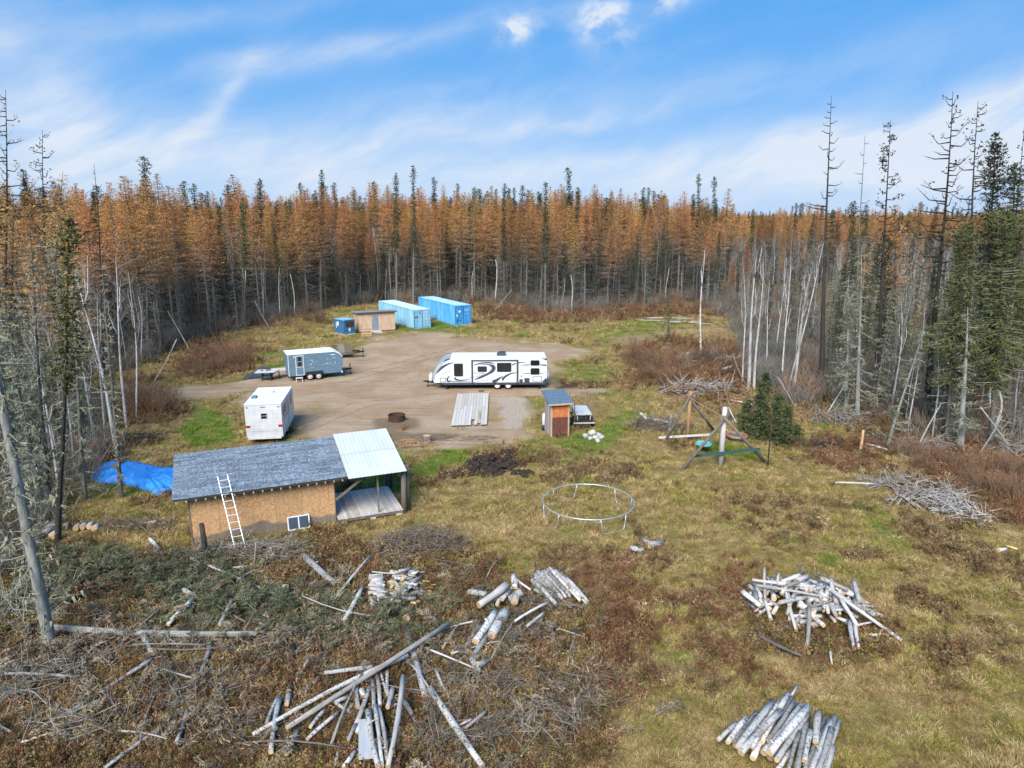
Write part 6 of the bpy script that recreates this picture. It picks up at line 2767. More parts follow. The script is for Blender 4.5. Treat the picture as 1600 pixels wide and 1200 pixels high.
# single logs and poles lying about, each described by its own look and place
SINGLES = [
    ((84, 981, 402, 990), .13, m_barkpale, 'long pale fallen trunk lying level across the brush at the lower left', 0, .2),
    ((298, 872, 456, 940), .055, m_greypost, 'long thin pale pole slanting through the brush below the ladder', .15, .2),
    ((474, 868, 523, 911), .14, m_birchgrey, 'thick short log with a rusty end, just below the white window unit', .1, .1),
    ((578, 869, 516, 946), .06, m_greypost, 'grey pole slanting steeply left of the chopped firewood', .35, 0),
    ((566, 919, 537, 971), .10, m_birch, 'short white birch log left of the chopped firewood', .05, .1),
    ((541, 886, 511, 921), .05, m_pole, 'short grey stick beside the slanting grey pole', .1, 0),
    ((300, 938, 262, 976), .09, m_birch, 'short birch log on the brush above the long fallen trunk', .2, .15),
    ((287, 922, 305, 932), .11, m_birch, 'white split birch chunk on top of the brush at the lower left', .2, .2),
    ((362, 938, 343, 976), .09, m_birchgrey, 'short grey birch log resting on the long fallen trunk', .3, .15),
    ((222, 988, 238, 1021), .10, m_barkpale, 'short grey log poking out below the long fallen trunk', .05, .05),
    ((238, 1030, 152, 1086), .07, m_birch, 'slim birch log slanting down left in the lower left brush', .1, .05),
    ((150, 1088, 48, 1146), .06, m_birchgrey, 'dull slim log at the lower left, carrying on the slant of a paler one', .05, .05),
    ((332, 1000, 304, 1078), .08, m_birchgrey, 'mottled birch log upright in the view, below the long fallen trunk', .05, .05),
    ((293, 1110, 275, 1162), .07, m_birchgrey, 'mottled birch log end at the lower left, nearest the bottom edge', .05, .0),
    ((257, 1132, 163, 1200), .055, m_birchgrey, 'thin grey pole slanting down to the bottom edge at the lower left', .05, .05),
    ((8, 1052, 122, 1058), .05, m_pole, 'thin brown pole level in the dark brush at the left edge', .2, .2),
    ((234, 842, 248, 858), .10, m_birch, 'short pale log on the grass left of the cabin wall', 0, 0),
    ((240, 860, 258, 868), .08, m_birchgrey, 'shorter pale log piece just below the other one left of the cabin', 0, 0),
    ((362, 889, 386, 885), .08, m_birch, 'short white log near the foot of the ladder', .1, .1),
    ((2, 870, 50, 862), .10, m_birchgrey, 'curved pale log at the left edge among the near trunks', .1, .1),
    ((1305, 754, 1378, 757), .06, m_greypost, 'thin pale pole leading into the grey brush heap on the right', .05, .1),
    ((1340, 743, 1372, 751), .05, m_brownpost, 'short brown stick above the pale pole on the right', .05, .05),
    ((1354, 694, 1386, 703), .08, m_greypost, 'grey log at the foot of the pale bent trunk', .1, .1),
    ((1404, 710, 1442, 722), .06, m_pole, 'thin grey pole in the red weeds right of the pale bent trunk', .1, .05),
    ((1124, 578, 1144, 572), .16, m_greypost, 'weathered grey log butt in the scrub left of the white birch clump', .15, .25),
    ((1106, 590, 1137, 567), .05, m_pole, 'dark stick leaning over the weathered log butt in the scrub', .05, .5),
    ((1072, 552, 1093, 549), .07, m_greypost, 'short pale log at the foot of the lone dead birch', .1, .1),
    ((1012, 654, 1050, 660), .12, m_birch, 'bleached white log on the brush left of the swing frame', .35, .3),
    ((1000, 645, 1011, 655), .10, m_birch, 'white broken log end left of the bleached log', .4, .35),
    ((1050, 648, 1046, 672), .09, m_birch, 'upright white birch stub beside the far swing post', .5, .05),
    ((1138, 636, 1150, 660), .06, m_birch, 'white broken branch leaning behind the near swing post', .6, .1),
    ((1176, 632, 1120, 622), .06, m_greypost, 'long bleached branch lying behind the swing frame', .2, .2),
    ((995, 500, 1110, 506), .07, m_greypost, 'long grey pole stack line at the far right of the clearing', .1, .1),
    ((1010, 497, 1080, 498), .08, m_birchgrey, 'grey log on the far pole stack at the right of the clearing', .3, .3),
    ((1040, 503, 1100, 502), .08, m_birchgrey, 'paler log in front on the far pole stack', .2, .2),
    ((1545, 690, 1600, 628), .07, m_barkpale, 'leaning pale pole propped on the broken birch stumps', .2, 1.2),
    ((1560, 860, 1572, 858), .10, m_birch, 'small white log chunk on the grass at the right edge', 0, 0),
    ((1572, 853, 1590, 858), .05, m_fresh, 'split sliver of fresh wood beside the white chunk at the right edge', 0, 0),
]
for q, r, mt, lb, z0, z1 in SINGLES:
    lay(*q, r, mt, lb, None, z0, z1)

# bottom-centre tangle (a region 380..760 x 960..1200 at 4.21)
F1 = frame(380, 960, 4.21)
TANGLE = [
    ((1350, 60, 285, 748), .095, m_pole, 'longest smooth grey pole of the tangle at the bottom centre, slanting across it', .45, .12),
    ((1080, 270, 62, 790), .075, m_birch, 'long mottled birch pole lying along the longest grey pole', .25, .05),
    ((850, 345, 535, 385), .075, m_birchgrey, 'short birch log touching the long poles from the left', .25, .2),
    ((1078, 110, 1195, 535), .12, m_birchgrey, 'thick mottled log crossing under the longest grey pole', .05, .05),
    ((1230, 488, 1575, 1000), .105, m_birch, 'thick pinkish birch log slanting to the bottom edge right of the tangle', .15, .05),
    ((1052, 408, 952, 1003), .085, m_greypost, 'smooth pale grey pole pointing at the camera in the tangle', .55, .4),
    ((822, 632, 888, 1003), .085, m_birch, 'bright white birch log beside the sawn slab', .4, .35),
    ((868, 600, 915, 1000), .07, m_birch, 'second white birch log from the sawn slab', .32, .3),
    ((892, 610, 945, 960), .065, m_birchgrey, 'grey birch log between the white ones and the smooth pole', .28, .25),
    ((240, 550, 182, 908), .08, m_birchgrey, 'grey log pointing down at the left end of the tangle', .12, .05),
    ((228, 545, 152, 722), .06, m_birch, 'short birch crossing the grey log at the left end of the tangle', .05, .05),
    ((300, 520, 285, 592), .09, m_birchgrey, 'stub of grey birch above the left end of the tangle', .05, .05),
    ((330, 205, 300, 505), .10, m_barkdark, 'mossy dark log in the weeds left of the tangle', .03, .03),
    ((430, 300, 352, 432), .075, m_birch, 'short white birch log alone in the weeds left of the tangle', .1, .05),
    ((540, 622, 440, 742), .06, m_birchgrey, 'thin birch below the long poles, upper of two', .05, .05),
    ((622, 648, 418, 822), .065, m_birch, 'thin birch below the long poles, lower of two', .05, .05),
    ((358, 762, 282, 920), .07, m_pole, 'dull log sunk in the weeds below the tangle', .03, .03),
    ((640, 860, 602, 1000), .06, m_birchgrey, 'dull birch at the bottom edge left of the sawn slab', .03, .03),
    ((1265, 360, 1360, 552), .055, m_birchgrey, 'short brown birch right of the tangle', .05, .05),
    ((1052, 560, 1140, 718), .075, m_birchgrey, 'short crooked log right of the smooth pole', .1, .05),
    ((1500, 690, 1420, 730), .04, m_greypost, 'pale stick right of the pinkish birch log', .1, .05),
    ((1596, 640, 1440, 762), .055, m_pole, 'grey stick slanting right of the pinkish birch log', .1, .05),
    ((510, 265, 470, 345), .05, m_pole, 'thin brown stub in the weeds above the short lone birch', .05, .05),
]
for q, r, mt, lb, z0, z1 in TANGLE:
    lay(*F1(q[0], q[1]), *F1(q[2], q[3]), r, mt, lb, None, z0, z1)
for q, r in (((740, 460, 755, 612), .085), ((850, 430, 858, 612), .07), ((880, 400, 900, 602), .07), ((903, 380, 942, 525), .045), ((948, 375, 950, 530), .055), ((830, 480, 745, 725), .075), ((745, 725, 690, 830), .06),
             ((780, 700, 745, 782), .07), ((982, 488, 950, 612), .085), ((735, 905, 660, 1003), .065), ((800, 560, 700, 800), .05), ((780, 500, 790, 540), .1), ((690, 540, 600, 580), .07), ((700, 640, 580, 560), .06)):
    lay(*F1(q[0], q[1]), *F1(q[2], q[3]), r, lrs.choice((m_birch, m_birch, m_birchgrey)), 'short birch log in the fan at the heart of the bottom-centre tangle', 'birch logs of the bottom-centre tangle', lrs.uniform(.1, .25), lrs.uniform(.1, .25))
# the sawn slab
a, b = gp(*F1(808, 790)), gp(*F1(812, 1040))
sl = MB()
Ls = (b - a).length
sl.box(-.19, .19, -Ls, 0, -.04, .04)
o = sl.build('sawn_slab', m_slab)
o.location = (a.x, a.y, gz(a.x, a.y) + .48)
o.rotation_euler = (R(-2), R(3), math.atan2(a.y - b.y, a.x - b.x) - R(90))
tag(o, 'wide pale sawn slab sticking out at the bottom edge of the tangle', 'slab', kind='thing')

# heap of mixed logs right of the firewood (region 700..940 x 870..1030 at 6.67)
F2 = frame(700, 870, 6.667)
for q, r, mt, lb, z0, z1 in (
        ((602, 300, 318, 505), .16, m_greypost, 'thick smooth grey log lying on the mixed heap near the middle', .55, .45),
        ((215, 365, 405, 395), .13, m_birchgrey, 'short grey log butt under the thick smooth one', .25, .3),
        ((690, 345, 682, 195), .15, m_greypost, 'upright cut stump beside the thick smooth log', -.05, .0),
        ((715, 240, 862, 345), .05, m_greypost, 'thin pole between the upright stump and the split birch bundle', .5, .4),
        ((490, 580, 282, 885), .14, m_birch, 'bright birch log slanting down on the near side of the mixed heap', .35, .2),
        ((600, 575, 452, 825), .20, m_birchgrey, 'thickest flaking birch log on the near side of the mixed heap', .3, .15),
        ((330, 712, 160, 1000), .12, m_pole, 'dark grey log sliding off the near side of the mixed heap', .15, .05),
        ((405, 800, 240, 1065), .11, m_birchgrey, 'mossy grey log at the foot of the mixed heap', .1, .05),
        ((1030, 480, 692, 672), .05, m_greypost, 'pale stick lying over the dead spruce top', .5, .5),
        ((1000, 582, 822, 722), .06, m_birchgrey, 'shorter pale stick below the first over the dead spruce top', .4, .35),
        ((905, 60, 870, 400), .03, m_pole, 'thin upright twig pole beside the split birch bundle', 0, 0),
        ((190, 760, 165, 880), .10, m_oldwood, 'dark cut stub left of the mixed heap', .05, .0)):
    lay(*F2(q[0], q[1]), *F2(q[2], q[3]), r, mt, lb, None, z0, z1)
for q, r in (((770, 360, 640, 440), .15), ((720, 370, 690, 470), .16), ((560, 380, 510, 500), .10), ((640, 360, 560, 440), .12), ((500, 420, 440, 470), .1), ((980, 380, 900, 340), .09), ((240, 1060, 330, 1200), .09), ((300, 1120, 420, 1080), .08)):
    lay(*F2(q[0], q[1]), *F2(q[2], q[3]), r, lrs.choice((m_birch, m_birchgrey)), 'short birch chunk piled in the middle of the mixed heap', 'birch chunks of the mixed heap', lrs.uniform(.2, .45), lrs.uniform(.2, .45))
for i in range(24):
    t = i / 23
    x0, y0 = 880 + 330 * t + lrs.uniform(-25, 25), 205 - 70 * math.sin(t * 3.1) + lrs.uniform(-35, 60)
    ln = lrs.uniform(.6, 1.0)
    x1, y1 = x0 + 270 * ln, y0 + 290 * ln
    lay(*F2(x0, y0), *F2(x1, y1), lrs.uniform(.055, .09), lrs.choice((m_birch, m_birch, m_birchgrey)), 'birch log of the neat slanting bundle on the mixed heap', 'birch logs of the slanting bundle', .45 - .1 * abs(t - .5) + .08 * (i % 3), .12 + .09 * (i % 3))

# neat stack at the bottom edge (region 1090..1340 x 1060..1200 at 6.4)
F3 = frame(1090, 1060, 6.4)
STACK = [((380, 455, 205, 615), .075), ((480, 400, 300, 640), .085), ((600, 345, 360, 640), .08), ((590, 380, 370, 680), .075), ((740, 250, 400, 690), .095), ((710, 260, 470, 560), .07), ((815, 235, 560, 560), .07),
         ((830, 330, 430, 740), .105), ((1000, 70, 780, 420), .04), ((900, 160, 640, 640), .085), ((960, 230, 700, 620), .07), ((940, 190, 800, 480), .06), ((1035, 275, 660, 745), .115), ((1105, 290, 720, 745), .115), ((700, 470, 550, 800), .10),
         ((1090, 370, 790, 820), .10), ((600, 590, 540, 700), .07), ((1085, 410, 1010, 890), .105), ((1020, 530, 930, 890), .06), ((1210, 345, 1180, 640), .10), ((1290, 480, 1090, 890), .10), ((1365, 395, 1150, 890), .105),
         ((1340, 500, 1215, 895), .085), ((1410, 430, 1260, 880), .075), ((1130, 530, 1070, 830), .085), ((930, 720, 790, 890), .075), ((1350, 680, 1300, 900), .09), ((860, 600, 720, 800), .10), ((560, 560, 440, 760), .09), ((1270, 400, 1220, 600), .07), ((790, 480, 640, 740), .08), ((1000, 480, 830, 800), .09), ((1200, 600, 1090, 900), .09)]
for i, (q, r) in enumerate(STACK):
    z = .38 + .16 * math.sin(i * 2.1) if i < 25 else .12
    q1 = q[3] + (90 if q[3] > 870 else 0)
    x1 = q[2] - (35 if q[3] > 870 else 0)
    lay(*F3(q[0], q[1]), *F3(x1, q1), r, lrs.choice((m_birch, m_birch, m_birchgrey, m_birchgrey)), 'birch log in the neat parallel stack at the bottom edge', 'birch logs of the neat stack', z, max(.05, z - .12), bend=.015)

# ragged heap on the right (region 1120..1430 x 870..1040 at 5.16)
F4 = frame(1120, 870, 5.16)
for q, r, mt, lb, z0, z1 in (
        ((285, 185, 905, 245), .055, m_greypost, 'long level pole lying across the top of the ragged log heap', .85, .85),
        ((320, 230, 880, 325), .06, m_pole, 'second long pole across the top of the ragged log heap', .8, .75),
        ((920, 270, 1490, 675), .075, m_greypost, 'longest grey pole sliding off the right side of the ragged log heap', .85, .02),
        ((1000, 345, 1135, 560), .075, m_greypost, 'bent grey pole on the right of the ragged log heap', .75, .35),
        ((1110, 540, 1140, 735), .07, m_greypost, 'grey pole standing out at the lower right of the ragged log heap', .35, .05),
        ((1070, 520, 1110, 745), .08, m_birch, 'white birch beside the standing grey pole of the ragged log heap', .35, .05),
        ((552, 262, 640, 590), .07, m_greypost, 'pale pole slanting down the near side of the ragged log heap', .75, .2),
        ((745, 400, 730, 720), .075, m_pole, 'brown pole hanging straight down the near side of the ragged log heap', .7, .05),
        ((385, 90, 392, 340), .06, m_pole, 'dark stick standing up on the left of the ragged log heap', 1.0, .5),
        ((1105, 195, 1150, 360), .10, m_birchgrey, 'stout grey stub standing on the right of the ragged log heap', .6, .3),
        ((205, 280, 355, 400), .10, m_birch, 'bright birch log sticking out at the left of the ragged log heap', .5, .35),
        ((1140, 550, 1275, 520), .04, m_greypost, 'thin pale stick between the poles right of the ragged log heap', .15, .2),
        ((1225, 630, 1390, 622), .045, m_greypost, 'thin pale stick on the grass right of the ragged log heap', .05, .05),
        ((330, 630, 690, 800), .06, m_oldwood, 'dark rotten pole in the weeds below the ragged log heap', .05, .05),
        ((915, 760, 930, 870), .04, m_greypost, 'short pale stake in the weeds below the ragged log heap', .3, .0)):
    lay(*F4(q[0], q[1]), *F4(q[2], q[3]), r, mt, lb, None, z0, z1)
hc = gp(*F4(720, 430))
for i in range(140):
    a = lrs.uniform(0, 6.283)
    rr = math.sqrt(lrs.random())
    x = hc.x + 2.25 * rr * math.cos(a)
    y = hc.y + 1.5 * rr * math.sin(a)
    h = 1.15 * (1 - rr ** 1.8) * lrs.uniform(.45, 1.0) + .12
    L = lrs.uniform(.5, 1.25)
    da = lrs.gauss(1.1 if x > hc.x else 2.0, .7)
    d = Vector((math.cos(da), -abs(math.sin(da)), lrs.uniform(-.35, .15))) if lrs.random() < .7 else Vector((lrs.uniform(-1, 1), lrs.uniform(-1, 1), lrs.uniform(-.2, .3)))
    d.normalize()
    c = Vector((x, y, gz(x, y) + h))
    p0, p1 = c - d * L / 2, c + d * L / 2
    for p in (p0, p1):
        p.z = max(p.z, gz(p.x, p.y) + .05)
    make_log(p0, p1, lrs.uniform(.05, .105), lrs.choice((m_birch, m_birch, m_birchgrey, m_greypost)), 'short pale birch log in the ragged heap on the right', 'birch logs of the ragged heap', bend=.02)

# chopped firewood (region 520..700 x 880..1000 at 8.89)
F5 = frame(520, 880, 8.89)
for i in range(46):                        # the stacked end: short billets lying level, one on another
    x = lrs.uniform(495, 620)
    y = 600 - 410 * (i / 45) + lrs.uniform(-15, 15)
    L = lrs.uniform(110, 190)
    z = .42 * (600 - y) / 420 + lrs.uniform(0, .05)
    lay(*F5(x, y), *F5(x + L, y + lrs.uniform(-28, 22)), lrs.uniform(.045, .085), lrs.choice((m_pole, m_birchgrey, m_birchgrey, m_greypost)), 'grey chopped piece in the stacked end of the firewood', 'stacked grey firewood', z, z, name='firewood_billet', cat='firewood')
for i in range(90):
    x = lrs.uniform(760, 1180)
    y = lrs.uniform(110, 560)
    if (x - 940) ** 2 / 240 ** 2 + (y - 330) ** 2 / 270 ** 2 > 1:
        continue
    a = lrs.uniform(-.9, .5)
    L = lrs.uniform(60, 150)
    h = .5 * (1 - ((x - 930) / 260) ** 2) * lrs.uniform(.4, 1)
    lay(*F5(x, y), *F5(x + L * math.cos(a), y + L * math.sin(a) * .7), lrs.uniform(.05, .085), lrs.choice((m_birch, m_birch, m_birchgrey, m_fresh)), 'white birch billet in the loose side of the chopped firewood', 'loose birch firewood', max(h, .02), max(h, .02), bend=.0, name='firewood_billet', cat='firewood')
lay(*F5(715, 720), *F5(738, 440), .16, m_oldwood, 'upright brown chopping block in front of the firewood', None, -.1, .0, name='chopping_block', cat='chopping block', taper=.95)
lay(*F5(1025, 760), *F5(1032, 735), .14, m_birch, 'pale round log end lying just below the firewood', None, .1, .1)
lay(*F5(1130, 690), *F5(1260, 740), .08, m_pole, 'grey split log at the lower right of the firewood', None, .05, .05)
for i in range(16):
    x, y = lrs.uniform(1100, 1450), lrs.uniform(180, 620)
    lay(*F5(x, y), *F5(x + lrs.uniform(30, 110), y + lrs.uniform(-40, 20)), lrs.uniform(.02, .035), m_fresh, 'sliver of fresh wood on the chip-strewn ground by the firewood', 'wood slivers by the firewood', 0, 0, name='wood_sliver', n=5, cat='wood sliver')

# three cut rounds on the grass and the rounds among the left trees
for u0, v0, u1, v1, r, w in ((985, 856, 1006, 860, .13, 'cut log lying in front of the two others near the trampoline frame'), (1004, 843, 1014, 850, .12, 'cut log standing up behind the two others near the trampoline frame'), (1012, 852, 1034, 848, .18, 'thick dark-ended cut log on the right of the trio near the trampoline frame')):
    lay(u0, v0, u1, v1, r, m_birchgrey, w, None, .02, .1 if 'up' in w else .0)
for i, (u, v) in enumerate(((118, 826), (128, 824), (138, 823), (147, 826), (100, 824))):
    lay(u, v, u + 7, v - 6, .14, m_birch, 'white birch round in the short row beneath the left trees', 'birch rounds under the left trees', .05, .05, bend=0, name='birch_round')
for i, (u, v) in enumerate(((58, 836), (68, 834), (74, 825), (62, 826), (80, 838), (50, 842))):
    lay(u, v, u + 14, v - 10, .15, m_pole, 'grey log of the small dark pile beneath the left trees', 'grey logs under the left trees', .05 + .1 * (i % 3), .1 + .1 * (i % 3))
for p, tip, m_, w in (((1200, 728), (1206, 664), m_rust, 'thin rusty stake standing right of the swing frame'), ((1343, 707), (1349, 672), m_fresh, 'pale orange broken stump stake among the red weeds'), ((395, 893), (400, 848), m_pole, 'thin bare stake in the brush below the ladder')):
    a = gp(*p)
    top = at_depth(tip[0], tip[1], a.y)
    make_log(a - Vector((0, 0, .1)), top, .045 if 'thin' in w else .1, m_, w, None, name='stake', cat='stake')


# leaning dead stems at the wood edges
for (b, t, r, w) in (((1432, 702), (1470, 632), .06, 'dead stem leaning right before the sunlit olive spruce'), ((1583, 704), (1532, 636), .07, 'dead stem leaning left at the right edge of the right wood'), ((1287, 652), (1326, 592), .06, 'dead stem leaning right beside the low green spruce'),
                     ((1246, 640), (1214, 588), .05, 'thin pale stem leaning left behind the low green spruce'), ((1524, 716), (1566, 650), .05, 'thin dead stem leaning right by the broken birch stumps'), ((1168, 604), (1146, 556), .05, 'thin pale stem leaning left from the white birch clump'),
                     ((302, 556), (262, 486), .07, 'pale stem leaning left at the bend of the left wood edge'), ((236, 602), (276, 530), .06, 'pale stem leaning right over the left road'), ((424, 516), (398, 470), .06, 'broken pale stem leaning left at the back wood edge'), ((770, 488), (800, 452), .06, 'broken pale stem leaning right behind the bright blue container')):
    a = gp(*b)
    make_log(a - Vector((0, 0, .1)), at_depth(t[0], t[1], a.y + lrs.uniform(-.8, .8)), r, lrs.choice((m_birchgrey, m_barkpale, m_birch)), w, None, name='leaning_stem', cat='dead stem', taper=.5, bend=.03)
# thin poles and branches lying through the near slash
n_ = 0
while n_ < 46:
    u, v = lrs.uniform(-20, 930), lrs.uniform(885, 1190)
    a = gp(u, v)
    if sdist(np.array([a.x]), np.array([a.y]), DARKS[0])[0] < .5:
        continue
    n_ += 1
    L = lrs.uniform(1.0, 3.2)
    d = Vector((lrs.gauss(0, 1), lrs.gauss(0, .7), 0)).normalized() * L
    b = a + d
    r = lrs.uniform(.022, .05)
    make_log(Vector((a.x, a.y, gz(a.x, a.y) + .15 + r)), Vector((b.x, b.y, gz(b.x, b.y) + .15 + r + max(0, lrs.gauss(.1, .25)))), r, lrs.choice((m_pole, m_pole, m_greypost, m_barkpale, m_oldwood)), 'thin dead pole lying loose in the slash below the cabin', 'thin poles in the near slash', name='dead_pole', cat='pole', taper=.45, bend=.05, n=7)

# ================================================================== BRUSH, SHRUBS, SOIL
def brush(name, u, v, rx, ry, h, n, mats, label, seed, fine=600, rmin=.008, rmax=.022, lmin=.6, lmax=1.8, up=.25, fine_s=(.12, .3), cat='brush', dirx=None):
    rs = np.random.RandomState(seed)
    c = gp(u, v)
    o = thing(name, (c.x, c.y, 0), 0, label, cat)
    o['kind'] = 'stuff'
    mb = MB()
    fn = MB()
    P, D, S = [], [], []
    for i in range(n):
        a = rs.uniform(0, 6.283)
        rr = math.sqrt(rs.rand())
        x, y = rx * rr * math.cos(a), ry * rr * math.sin(a)
        z = gz(c.x + x, c.y + y) + h * (1 - rr ** 2) * rs.rand() + .02
        L = rs.uniform(lmin, lmax)
        if dirx is not None:
            d = Vector((dirx + rs.normal(0, .25), rs.normal(0, .35), rs.normal(.05, .18)))
        else:
            d = Vector((rs.normal(), rs.normal(), rs.normal(up, .35)))
        d.normalize()
        p = Vector((x, y, z))
        q = p + d * L * .5
        p = p - d * L * .5
        p.z = max(p.z, gz(c.x + p.x, c.y + p.y) + .01)
        q.z = max(q.z, gz(c.x + q.x, c.y + q.y) + .02)
        mid = (p + q) / 2 + Vector(rs.normal(0, .06, 3)) * L
        r = rs.uniform(rmin, rmax)
        mb.tube([p, mid, q], [r, r * .8, r * .35], 4, 0, cap=False)
        for k in range(rs.randint(1, 4)):
            f = rs.uniform(.3, 1)
            b = mid.lerp(q, f)
            e = b + (d + Vector(rs.normal(0, .6, 3))) * L * .28
            mb.tube([b, e], [r * .5, r * .2], 3, 0, cap=False)
            for _ in range(max(1, fine // max(1, n) // 2)):
                w = rs.rand()
                P.append(np.array(b.lerp(e, w)) + rs.randn(3) * .05)
                D.append(np.array(d) * .7)
                S.append(rs.uniform(*fine_s))
    mb.build('sticks', mats[0], o)['kind'] = 'stuff'
    if P and len(mats) > 1:
        add_tufts(fn, P, D, S, rs, .16, .7)
        fn.build('twigs', mats[1], o)['kind'] = 'stuff'
    return o


brush('brush_pile', 400, 868, 2.6, .9, .75, 150, (m_twig, m_deadbough), 'long heap of fine grey-brown dead branches along the strand-board wall', 1, 1600, lmax=2.0, dirx=1.0)
brush('brush_pile', 330, 872, 1.5, .7, .5, 60, (m_twig, m_deadbough), 'grey dead branches heaped around the charred post', 11, 500)
brush('brush_pile', 655, 858, 2.2, 1.1, 1.05, 240, (m_oldwood, m_browntwig), 'dark brown heap of roots and branches below the porch', 2, 1500, rmax=.03, lmax=1.4)
brush('brush_pile', 810, 1000, 1.1, .8, .6, 60, (m_greytree, m_deadbough), 'grey dead spruce top fanned out over the mixed log heap', 3, 1400, lmax=1.6)
brush('brush_pile', 860, 945, .8, .6, .5, 50, (m_greytree, m_deadbough), 'tangle of grey twigs in the dip below the slanting birch bundle', 4, 700)
brush('brush_pile', 1272, 925, .7, .5, .9, 60, (m_twig, m_deadbough), 'ball of fine dark roots on the near side of the ragged log heap', 5, 900, rmax=.012, lmax=.7)
brush('brush_pile', 1452, 784, 1.9, 1.1, .7, 130, (m_pole, m_deadbough), 'middle of the long grey heap of broken branches and roots at the right', 6, 500, rmin=.015, rmax=.055, lmax=1.7)
brush('brush_pile', 1400, 760, 1.9, .9, .45, 90, (m_pole, m_deadbough), 'low dark upper end of the branch heap at the right, by the pale pole', 46, 400, rmin=.015, rmax=.05, lmax=1.6)
brush('brush_pile', 1505, 808, 1.4, .9, .7, 90, (m_greypost, m_deadbough), 'pale spiky end of the branch heap at the right', 16, 300, rmin=.015, rmax=.045, lmax=1.5)
brush('brush_pile', 1288, 700, 1.0, .7, .7, 80, (m_barkdark, m_browntwig), 'dark upturned roots among the red weeds', 7, 600, rmax=.025, lmax=1.1)
brush('brush_pile', 1368, 690, 1.0, .6, .6, 60, (m_bark, m_deadbough), 'dark roots at the foot of the pale bent trunk', 8, 400, rmax=.03, lmax=1.2)
brush('brush_pile', 1535, 700, 1.2, .8, .8, 80, (m_barkdark, m_browntwig), 'dark root mass in front of the broken birch stumps', 9, 600, rmax=.025, lmax=1.2)
brush('brush_pile', 1030, 668, 2.3, 1.0, .8, 190, (m_oldwood, m_browntwig), 'low brown brush heap left of the swing frame', 10, 900, rmax=.03, lmax=1.5)
brush('brush_pile', 1110, 566, 4.0, 2.2, 1.0, 190, (m_pole, m_browntwig), 'brown slash lying around the foot of the lone dead birch', 12, 1000, rmin=.02, rmax=.06, lmax=2.2)
brush('brush_pile', 1090, 612, 3.2, 1.8, .9, 150, (m_pole, m_browntwig), 'dark slash in the scrub behind the swing frame', 13, 900, rmin=.02, rmax=.06, lmax=2.2)
brush('brush_pile', 225, 690, 1.3, .9, .8, 80, (m_barkdark, m_browntwig), 'dark root ball left of the grass patch beside the white camper', 14, 600, rmax=.03, lmax=1.2)
brush('brush_pile', 215, 825, 2.2, .7, .4, 80, (m_oldwood, m_browntwig), 'brown bark and branch litter left of the cabin', 15, 500, rmax=.03, lmax=1.2)
brush('brush_pile', 700, 1150, 1.2, .8, .45, 60, (m_greytree, m_deadbough), 'grey brushwood right of the bottom-centre tangle', 17, 900)
brush('brush_pile', 850, 1130, 1.2, .8, .45, 60, (m_greytree, m_deadbough), 'grey brushwood in the weeds below the dead spruce top', 18, 900)
brush('brush_pile', 300, 1085, 1.6, 1.1, .4, 80, (m_greytree, m_deadbough), 'grey twiggy slash at the lower left', 19, 900)
for i, (u, v, n_, lb) in enumerate(((190, 1010, 90, 'brown branch tangle just below the long fallen trunk'), (430, 1010, 90, 'dark tangle of thin branches left of the long grey pole'), (560, 1000, 70, 'dark twigs beneath the middle of the long grey pole'), (130, 1130, 90, 'brown branch tangle near the lower left corner'), (370, 1150, 70, 'low dead twigs left of the sawn slab'), (760, 1080, 80, 'dark twigs right of the thick pinkish birch log'), (900, 1080, 60, 'brown twigs in the red weeds at the bottom centre'), (180, 900, 90, 'dark twigs on the bough heap left of the charred post'))):
    brush('branch_tangle', u, v, 1.5, .9, .5, n_, (m_twig if i % 2 else m_oldwood, m_browntwig), lb, 60 + i, 700, rmax=.02, lmax=1.7)
for i, (u, v, lb) in enumerate(((1310, 660, 'grey deadfall at the foot of the lichen-grey dead spruces'), (1445, 704, 'grey deadfall under the sunlit olive spruce'), (1585, 712, 'grey deadfall at the right edge under the short pale trunk'), (1255, 655, 'tan slash between the low green spruce and the right wood'), (1160, 632, 'tan slash left of the low green spruce'))):
    brush('deadfall', u, v, 2.2, 1.0, .8, 90, (m_pole if i < 3 else m_brownpost, m_browntwig), lb, 80 + i, 600, rmin=.015, rmax=.05, lmax=2.0)
brush('brush_pile', 60, 1075, 1.8, 1.2, .6, 110, (m_twig, m_deadbough), 'dark dead branches around the foot of the nearest trunk', 20, 1200)
brush('brush_pile', 30, 960, 1.6, 1.2, .9, 110, (m_lichen, m_deadbough), 'lichen-grey branches piled at the left edge behind the nearest trunk', 21, 900, up=.6)


def shrub_mesh(seed, h, n, spread):
    rs = np.random.RandomState(seed)
    mb = MB()
    for i in range(n):
        a = rs.uniform(0, 6.283)
        b = Vector((rs.normal(0, .25), rs.normal(0, .25), -.05)) * spread
        d = Vector((math.cos(a) * rs.uniform(.1, .55), math.sin(a) * rs.uniform(.1, .55), 1)).normalized()
        L = h * rs.uniform(.6, 1.1)
        m_ = b + d * L * .55
        e = b + d * L + Vector((math.cos(a), math.sin(a), 0)) * .12 * L
        mb.tube([b, m_, e], [.014, .010, .004], 3, 0, cap=False)
        for k in range(5):
            f = rs.uniform(.15, 1)
            q = m_.lerp(e, f) if rs.rand() < .7 else b.lerp(m_, f)
            mb.tube([q, q + (d + Vector(rs.normal(0, .5, 3))) * L * .28], [.007, .003], 3, 0, cap=False)
    return mb


